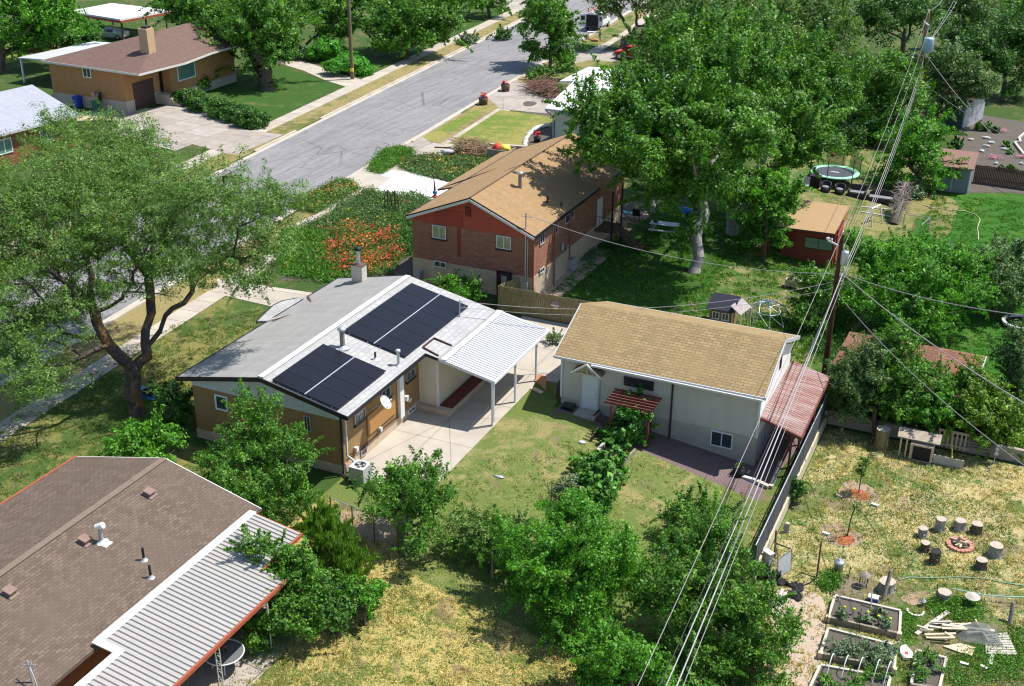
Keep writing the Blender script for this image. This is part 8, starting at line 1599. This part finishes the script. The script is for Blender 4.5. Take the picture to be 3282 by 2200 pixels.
# lumber pile
q = G('Q', 1480, 1190); LM = []; rg = random.Random(12)
segs = [((1200,1205),(1430,1045),.16),((1260,1215),(1480,1225),.09),((1290,1160),(1450,1180),.1),((1320,1250),(1470,1262),.09),((1380,1160),(1760,1200),.12),((1440,1135),(1560,1135),.07),((1470,1160),(1590,1150),.08),((1620,1110),(1720,1270),.05),((1300,1135),(1440,1145),.08),((1400,1215),(1460,1240),.1),((1320,1130),(1450,1120),.12),((1230,1180),(1320,1200),.1),((1560,1205),(1760,1195),.08),((1380,1180),(1560,1200),.1),((1200,1165),(1290,1190),.07),((1270,1230),(1420,1245),.08)]
nm_ = ('long pale plank laid diagonally over the top left of the pile','long board along the lower left of the lumber pile','short board in the left middle of the lumber pile','lowest board of the lumber pile','long whitish board running right across the pile','short upper board at the top of the pile','short brownish board near the top of the pile','narrow brown batten standing out on the right of the pile','board under the diagonal plank','stubby block at the lower middle of the pile','wide offcut beneath the diagonal plank','offcut sticking out at the left of the pile','board end at the right of the pile','broad board in the core of the pile','small batten at the far left of the pile','board just above the lowest one')
for i, (a, b_, w_) in enumerate(segs): tag(MB().beam(G('Q', *a)+Z1*(.08+.04*(i%5)), G('Q', *b_)+Z1*(.1+.05*((i*3)%5)), w_*1.15, .05).build('lumber', M[('wood_white','wood_pale','wood_white','wood_pale')[i%4]]), nm_[i], 'board', 'boards in the lumber pile')
P_ = [G('Q', *c)+Z1*.1 for c in ((1690,1210),(1850,1195),(1930,1360),(1700,1350))]; PLT = thing('pallet', 'sunlit wooden pallet of parallel boards at the right of the lumber pile', 'pallet', tuple(P_[0])); m_ = MB()
for k in range(9): u = k/9.; m_.slab([P_[0].lerp(P_[3], u), P_[1].lerp(P_[2], u), P_[1].lerp(P_[2], u+.085), P_[0].lerp(P_[3], u+.085)][::-1], .03)
m_.build('boards', M['wood_white'], PLT)
P_ = [G('Q', *c)+Z1*.08 for c in ((1390,1290),(1520,1270),(1625,1300),(1600,1360),(1500,1330))]; tag(MB().slab(P_[::-1], .04).build('plywood_sheet', M['wood_pale']), 'splintered plywood sheet below the lumber pile', 'board')
nm = MB(); Pn = [G('Q', *c) for c in ((1480,1150),(1600,1110),(1700,1130),(1780,1200),(1850,1310),(1700,1290),(1540,1260),(1490,1220))]; cN = sum(Pn, Vector())/8
R2 = [[cN.lerp(p, s)+Z1*(.45*(1-s)+.08+.05*math.sin(i*2.1+s*9)) for i, p in enumerate(Pn)] for s in (0.02, .35, .7, 1.)]
for a in range(3):
    for k in range(8): nm.face([R2[a][k], R2[a+1][k], R2[a+1][(k+1)%8], R2[a][(k+1)%8]], 0, True)
ntm = NT('garden_net_mat'); ntm.done((.16,.18,.17), .8); t_ = ntm.n('BsdfTransparent'); x_ = ntm.n('MixShader'); x_.inputs[0].default_value = .5; ntm.l(t_.outputs[0], x_.inputs[1]); ntm.l(ntm.p.outputs[0], x_.inputs[2]); ntm.l(x_.outputs[0], ntm.t.nodes['Material Output'].inputs[0])
tag(nm.build('garden_netting', ntm.m), 'grey netting draped over the right side of the lumber pile', 'net')
for x, y, x2, y2, lb_ in ((1515,1405,1575,1420,'small white board on weeds below the plywood sheet'),(1660,1425,1710,1450,'small white scrap right of the small white board'),(1735,1420,1750,1330,'short white post below the pallet')): tag(MB().beam(G('Q', x, y)+Z1*.06, G('Q', x2, y2)+Z1*.06, .13, .05).build('plank', M['offwhite']), lb_, 'plank')
for a_, b_, nn in (((1060,785),1.,'a'),):
    hs = [G('Q', *c)+Z1*.04 for c in ((1060,780),(1080,810),(1150,790),(1300,795),(1500,790),(1700,800),(1830,830),(1976,850))]; tag(MB().tube(hs, .022, 6).build('garden_hose', mat('hose_green_mat', (.25,.38,.28), .6)), 'thin green hose across the straw yard below the stumps', 'hose')
    hs = [G('Q', *c)+Z1*.3 for c in ((1450,905),(1560,930),(1700,955),(1880,968),(1976,968))]; tag(MB().tube(hs, .022, 6).build('garden_rope', mat('cord_teal_mat', (.25,.5,.42), .6)), 'pale teal cord stretched to the right hand garden post', 'cord')
# wire trellis in front of bed
TW = thing('wire_trellis', 'thin wire trellis behind the upper raised bed', 'trellis', tuple(G('Q', 700, 930))); ta = G('Q', 665, 900); tb2 = G('Q', 885, 960); m_ = MB()
for z_ in (.15, .35, .55, .75): m_.tube([ta+Z1*z_, tb2+Z1*z_], .006, 4)
for k in range(7): p = ta.lerp(tb2, k/6); m_.tube([p, p+Z1*.8], .006, 4)
m_.build('wires', M['galv'], TW)
# ================================================================== street side objects
def flagpot(label, t, x, y, x2, y2):
    q = PZ(t, x, y, 0); r = thing('flower_planter', label, 'planter', tuple(q), 'kerbside planters with red flowers'); MB().lathe(q, [(0,0),(.42,0),(.5,.75),(.42,.78),(.38,.7),(0,.7)], 14).build('pot', M['wood_dark'], r)
    m = MB(); rg = random.Random(x)
    for k in range(14): m.blob(q+Vector((rg.uniform(-.3,.3), rg.uniform(-.3,.3), rg.uniform(.8, 1.15))), .12, .12, .1, 6, 4)
    m.build('flowers', M['red_orange'], r); p = PD(t, x2, y2, depth(q)); MB().tube([q+Z1*.7, p], .03, 5).build('flag_stick', M['wood_grey'], r); MB().blob(q+Vector((.1,-.3,.85)), .16, .1, .12, 6, 4).build('ribbon', M['plastic_blue'], r); return r
flagpot('nearer planter with red flowers and thin stick at the kerb', 'B', 1752, 785, 1752, 690); flagpot('farther planter with red and blue flowers at the kerb', 'B', 1918, 685, 1915, 595)
for x, y, x2, y2, lb_ in ((1522,1075,1515,985,'thin white marker stake beside the sidewalk and tidy lawn'),(1903,820,1900,750,'thin marker stake at the top corner of the tidy lawn')):
    q = PZ('B', x, y, 0); tag(MB().tube([q, PD('B', x2, y2, depth(q))], .03, 5).build('marker_stake', M['metal_grey'], loc=tuple(q)), lb_, 'stake')
# stone ring bed
RK = thing('rock_border', 'curved border of white rocks around the small gravel bed', 'edging', tuple(PZ('G', 2060, 120, 0))); rg = random.Random(3)
pts_ = [PZ('G', *c, 0) for c in ((2035,190),(2035,160),(2045,130),(2062,100),(2085,75),(2110,52),(2140,38),(2170,28),(2205,20),(2235,18))]
for i in range(len(pts_)-1):
    for k in range(3): p = pts_[i].lerp(pts_[i+1], k/3); MB().blob(p+Z1*.15, rg.uniform(.2,.32), rg.uniform(.18,.28), rg.uniform(.15,.25), 7, 5, .2, sm=False).build('rock', M['offwhite'], RK)
q = PZ('G', 2135, 145, 0); r = thing('flower_planter', 'pot of red blooms inside the white rock border', 'planter', tuple(q)); MB().lathe(q, [(0,0),(.28,0),(.36,.5),(0,.5)], 12).build('pot', M['black'], r); m_ = MB()
for k in range(12): m_.blob(q+Vector((rg.uniform(-.25,.25), rg.uniform(-.25,.25), rg.uniform(.6,.95))), .11, .11, .1, 6, 4)
m_.build('flowers', mat('bloom_red_mat', (.6,.04,.06), .6), r)
RWl = thing('retaining_wall', 'low grey wall between the tidy lawn and white driveway', 'wall', tuple(PZ('G', 1900, 195, 0))); MB().beam(PZ('G', 1715, 185, .25), PZ('G', 2100, 215, .25), .35, .7).build('wall', M['stucco_grey'], RWl)
q = PZ('G', 1840, 285, 0); TB = thing('wooden_crate', 'open grey timber box filled with bright toys', 'crate', tuple(q)); m_ = MB()
for a, b_ in (((-1.,-.8),(1.,-.8)),((1.,-.8),(1.,.8)),((1.,.8),(-1.,.8)),((-1.,.8),(-1.,-.8))): m_.beam(q+Vector((*a,.5)), q+Vector((*b_,.5)), .09, 1.0)
m_.build('box_side', M['wood_grey'], TB)
for i, (dx, dy, mm, nm2) in enumerate(((-.45,.1,'red_orange','crumpled orange red inflatable toy in the timber box'),(.3,.1,'yellow','yellow inflatable toy in the timber box'))): 
    p = q+Vector((dx, dy, .6)); tag(MB().blob(p+Z1*.3, .5, .5, .45, 10, 7, .25).build('toy', M[mm], loc=tuple(p)), nm2, 'toy')
def brush(label, t, pts, n, L, h, m, seed):
    P = [PZ(t, *c, 0) for c in pts]; c0 = sum(P, Vector())/len(P); rg = random.Random(seed); mb = MB()
    for _ in range(n):
        i = rg.randrange(len(P)); p = c0.lerp(P[i].lerp(P[(i+1)%len(P)], rg.random()), rg.random()**.6); a = rg.uniform(0, 6.28); z = rg.uniform(.02, h); e_ = Vector((math.cos(a), math.sin(a), rg.uniform(-.15, .35)))*L*rg.uniform(.4, 1)
        mb.tube([p+Z1*z, p+e_*.5+Z1*(z+.06), p+e_+Z1*max(0, z-.05)], [.035, .025, .01], 4)
    return tag(mb.build('brush_pile', M[m], loc=tuple(c0)), label, 'brush pile')
M['twig'] = mat('twig_mat', (.3,.2,.12), .9, var=.4, scale=3); M['twig2'] = mat('twig_brown_mat', (.22,.13,.09), .9, var=.4, scale=3)
brush('heap of dry brush beside the white driveway', 'G', ((1450,200),(1560,180),(1720,215),(1750,280),(1600,300),(1470,240)), 420, 1.3, 1.0, 'twig', 1); brush('heap of reddish dead branches at the far driveway', 'B', ((2080,670),(2200,640),(2339,690),(2339,770),(2240,740),(2110,710)), 420, 2.2, 1.1, 'twig2', 2)
tag(MB().blob(PZ('G', 1400, 240, 0)+Z1*.15, .7, .5, .22, 10, 6, .3).build('plastic_sheet', M['metal_white']), 'crumpled clear plastic sheet beside the brush heap', 'sheet')
for a, b_, lb_ in (((1280,188),(1420,192),'long bare branch lying across the driveway edge'),): tag(MB().beam(PZ('G', *a, .08), PZ('G', *b_, .08), .1, .1).build('branch', M['wood_dark']), lb_, 'branch')
q = PZ('G', 1285, 605, 0); VS = thing('garden_ornament', 'tall thin ornament with blue glass ball by the white driveway', 'ornament', tuple(q)); MB().lathe(q, [(0,0),(.3,0),(.2,.12),(.1,.2)], 12).build('base', M['red_orange'], VS); MB().blob(q+Z1*.4, .2, .2, .2, 14, 10).build('ball', mat('blue_ball_mat', (.05,.12,.4), .15), VS); MB().tube([q+Z1*.55, q+Vector((-.1,0,1.9))], [.1, .02], 8).build('spire', mat('purple_mat', (.12,.04,.12), .5), VS)
# iron obelisks in the flower bed
for i, (x, y, lb_) in enumerate(((895,740,'left black iron plant obelisk in the wildflower bed'),(955,745,'right black iron plant obelisk in the wildflower bed'))):
    q = PZ('G', x, y, 0); r = thing('plant_obelisk', lb_, 'obelisk', tuple(q), 'iron obelisks in the wildflower bed'); m_ = MB()
    for k in range(4): a = k*1.57+.6; m_.tube([q+Vector((.3*math.cos(a), .3*math.sin(a), 0)), q+Vector((.22*math.cos(a), .22*math.sin(a), 1.5)), q+Z1*1.9], .025, 5)
    for z_ in (.5, 1., 1.5): m_.tube([q+Vector((.25*math.cos(a), .25*math.sin(a), z_)) for a in [j*.785 for j in range(9)]], .018, 4)
    m_.build('frame', M['black'], r)
# white rocks and pink plants on the dark slope
rg = random.Random(11)
rocks = ((1860,1180,'white log shaped rock left of the small leafy tree'),(1990,1165,'white flat rock right of the small leafy tree'),(2030,1205,'white rock at the middle of the dark slope'),(1950,1275,'white rock lower left on the dark slope'),(2140,1260,'grey white boulder on the dark slope'),(2070,1380,'white rock near the wooden fence top'),(2285,1380,'white rock at the right edge of the slope'),(1985,1235,'small white rock above the lower left one'))
for x, y, lb_ in rocks:
    q = G('D', x, y); tag(MB().blob(q+Z1*.12, rg.uniform(.2,.45), rg.uniform(.12,.2), .14, 8, 5, .2, sm=False).build('slope_rock', M['offwhite'], loc=tuple(q)), lb_, 'rock', 'white rocks on the dark slope')
for x, y, lb_ in ((2050,1330,'purple flowering mat plant mid slope'),(2290,1325,'purple flowering plant at the right edge of the slope'),(2110,1105,'pink flowering plant high on the slope')):
    q = G('D', x, y); rn = np.random.default_rng(x); r = thing('flowering_plant', lb_, 'plant', tuple(q), 'flowering plants on the dark slope'); n_ = 350; P_ = rn.normal(size=(n_, 3))*[.35, .3, .08]+np.array(q)+[0, 0, .2]; P_[:, 2] = np.maximum(P_[:, 2], q.z+.03); leafmesh('blossoms', P_, np.tile([0, 0, 1.], (n_, 1)), .1, fl_p, r, rng=rn, up=1.)
cu = [G('D', *c) for c in ((2305,1130),(2260,1170),(2275,1200),(2225,1205),(2250,1240),(2305,1310))]; m_ = MB()
for i in range(5): m_.beam(cu[i]+Z1*.1, cu[i+1]+Z1*.1, .22, .25)
tag(m_.build('stone_kerb', M['wood_white']), 'pale zigzag stone kerb around the far lawn corner', 'kerb')
# slackline
tag(MB().tube(curve(PD('D', 760, 1057, 112), PD('D', 1115, 987, 112), .25), .05, 5).tube([PD('D', 1115, 987, 112), PD('D', 1300, 940, 113)], .02, 4).build('slackline', mat('slackline_mat', (.12,.5,.45), .6)), 'turquoise slackline strung between the trees', 'slackline')
sp = PZ('D', 800, 990, .0); tag(MB().blob(PD('D', 800, 990, 118), .5, .3, .25, 8, 5, .15).build('tarp', mat('tarp_blue_mat', (.02,.14,.6), .5), loc=tuple(PD('D', 800, 990, 118)-Z1*.3)), 'small blue cloth in the dark gap left of the slackline', 'cloth')
HW = thing('garage_wall', 'long pale shadowed wall behind the trampoline', 'wall', tuple(G('Z', 2000, 325))); ha = G('Z', 1910, 312); hb = G('Z', 2075, 345); MB().beam(ha+Z1*.6, hb+Z1*.6, .3, 1.6).build('wall', M['stucco_grey'], HW)
# round patio table in the near corner
q = Vector((-24.3, 27.6, .03)); RT_ = thing('patio_table', 'round glass patio table with white frame under the metal cover', 'table', tuple(q)); MB().lathe(q+Z1*.7, [(.72, 0), (.001, 0)], 32).build('glass_top', mat('table_glass_mat', (.14,.15,.15), .08, var=.2, spec=.9), RT_); MB().tube([q+Vector((.74*math.cos(a), .74*math.sin(a), .7)) for a in [k*math.pi/16 for k in range(33)]], .025, 8, cap=False).build('rim', M['white'], RT_)
for k in range(4): a = k*1.571+.6; MB().tube([q+Vector((.68*math.cos(a), .68*math.sin(a), .68)), q+Vector((.3*math.cos(a), .3*math.sin(a), .4)), q+Vector((.5*math.cos(a), .5*math.sin(a), 0))], .022, 6).build('leg', M['white'], RT_)
tr = thing('flower_arrangement', 'low arrangement of mixed blooms on the round patio table', 'flowers', tuple(q+Z1*.71)); rn = np.random.default_rng(4); P_ = rn.normal(size=(260, 3))*[.14, .12, .03]+np.array(q)+[-.1, .1, .8]; P_[:, 2] = np.maximum(P_[:, 2], q.z+.72); leafmesh('leaves', P_, np.tile([0, 0, 1.], (260, 1)), .05, FO['deep'], tr, rng=rn); P_ = rn.normal(size=(90, 3))*[.14, .12, .02]+np.array(q)+[-.1, .1, .84]; leafmesh('blossoms', P_, np.tile([0, 0, 1.], (90, 1)), .05, fl_p, tr, rng=rn, up=1)
# orange plastic bits by playhouse side
for x, y, lb_ in ((705,1310,'orange toy on grass behind the trampoline left side'),(745,1280,'red orange toy behind the trampoline net')): q = G('D', x, y); tag(MB().blob(q+Z1*.15, .2, .15, .16, 8, 6, .15).build('toy', M['red_orange'], loc=tuple(q)), lb_, 'toy')
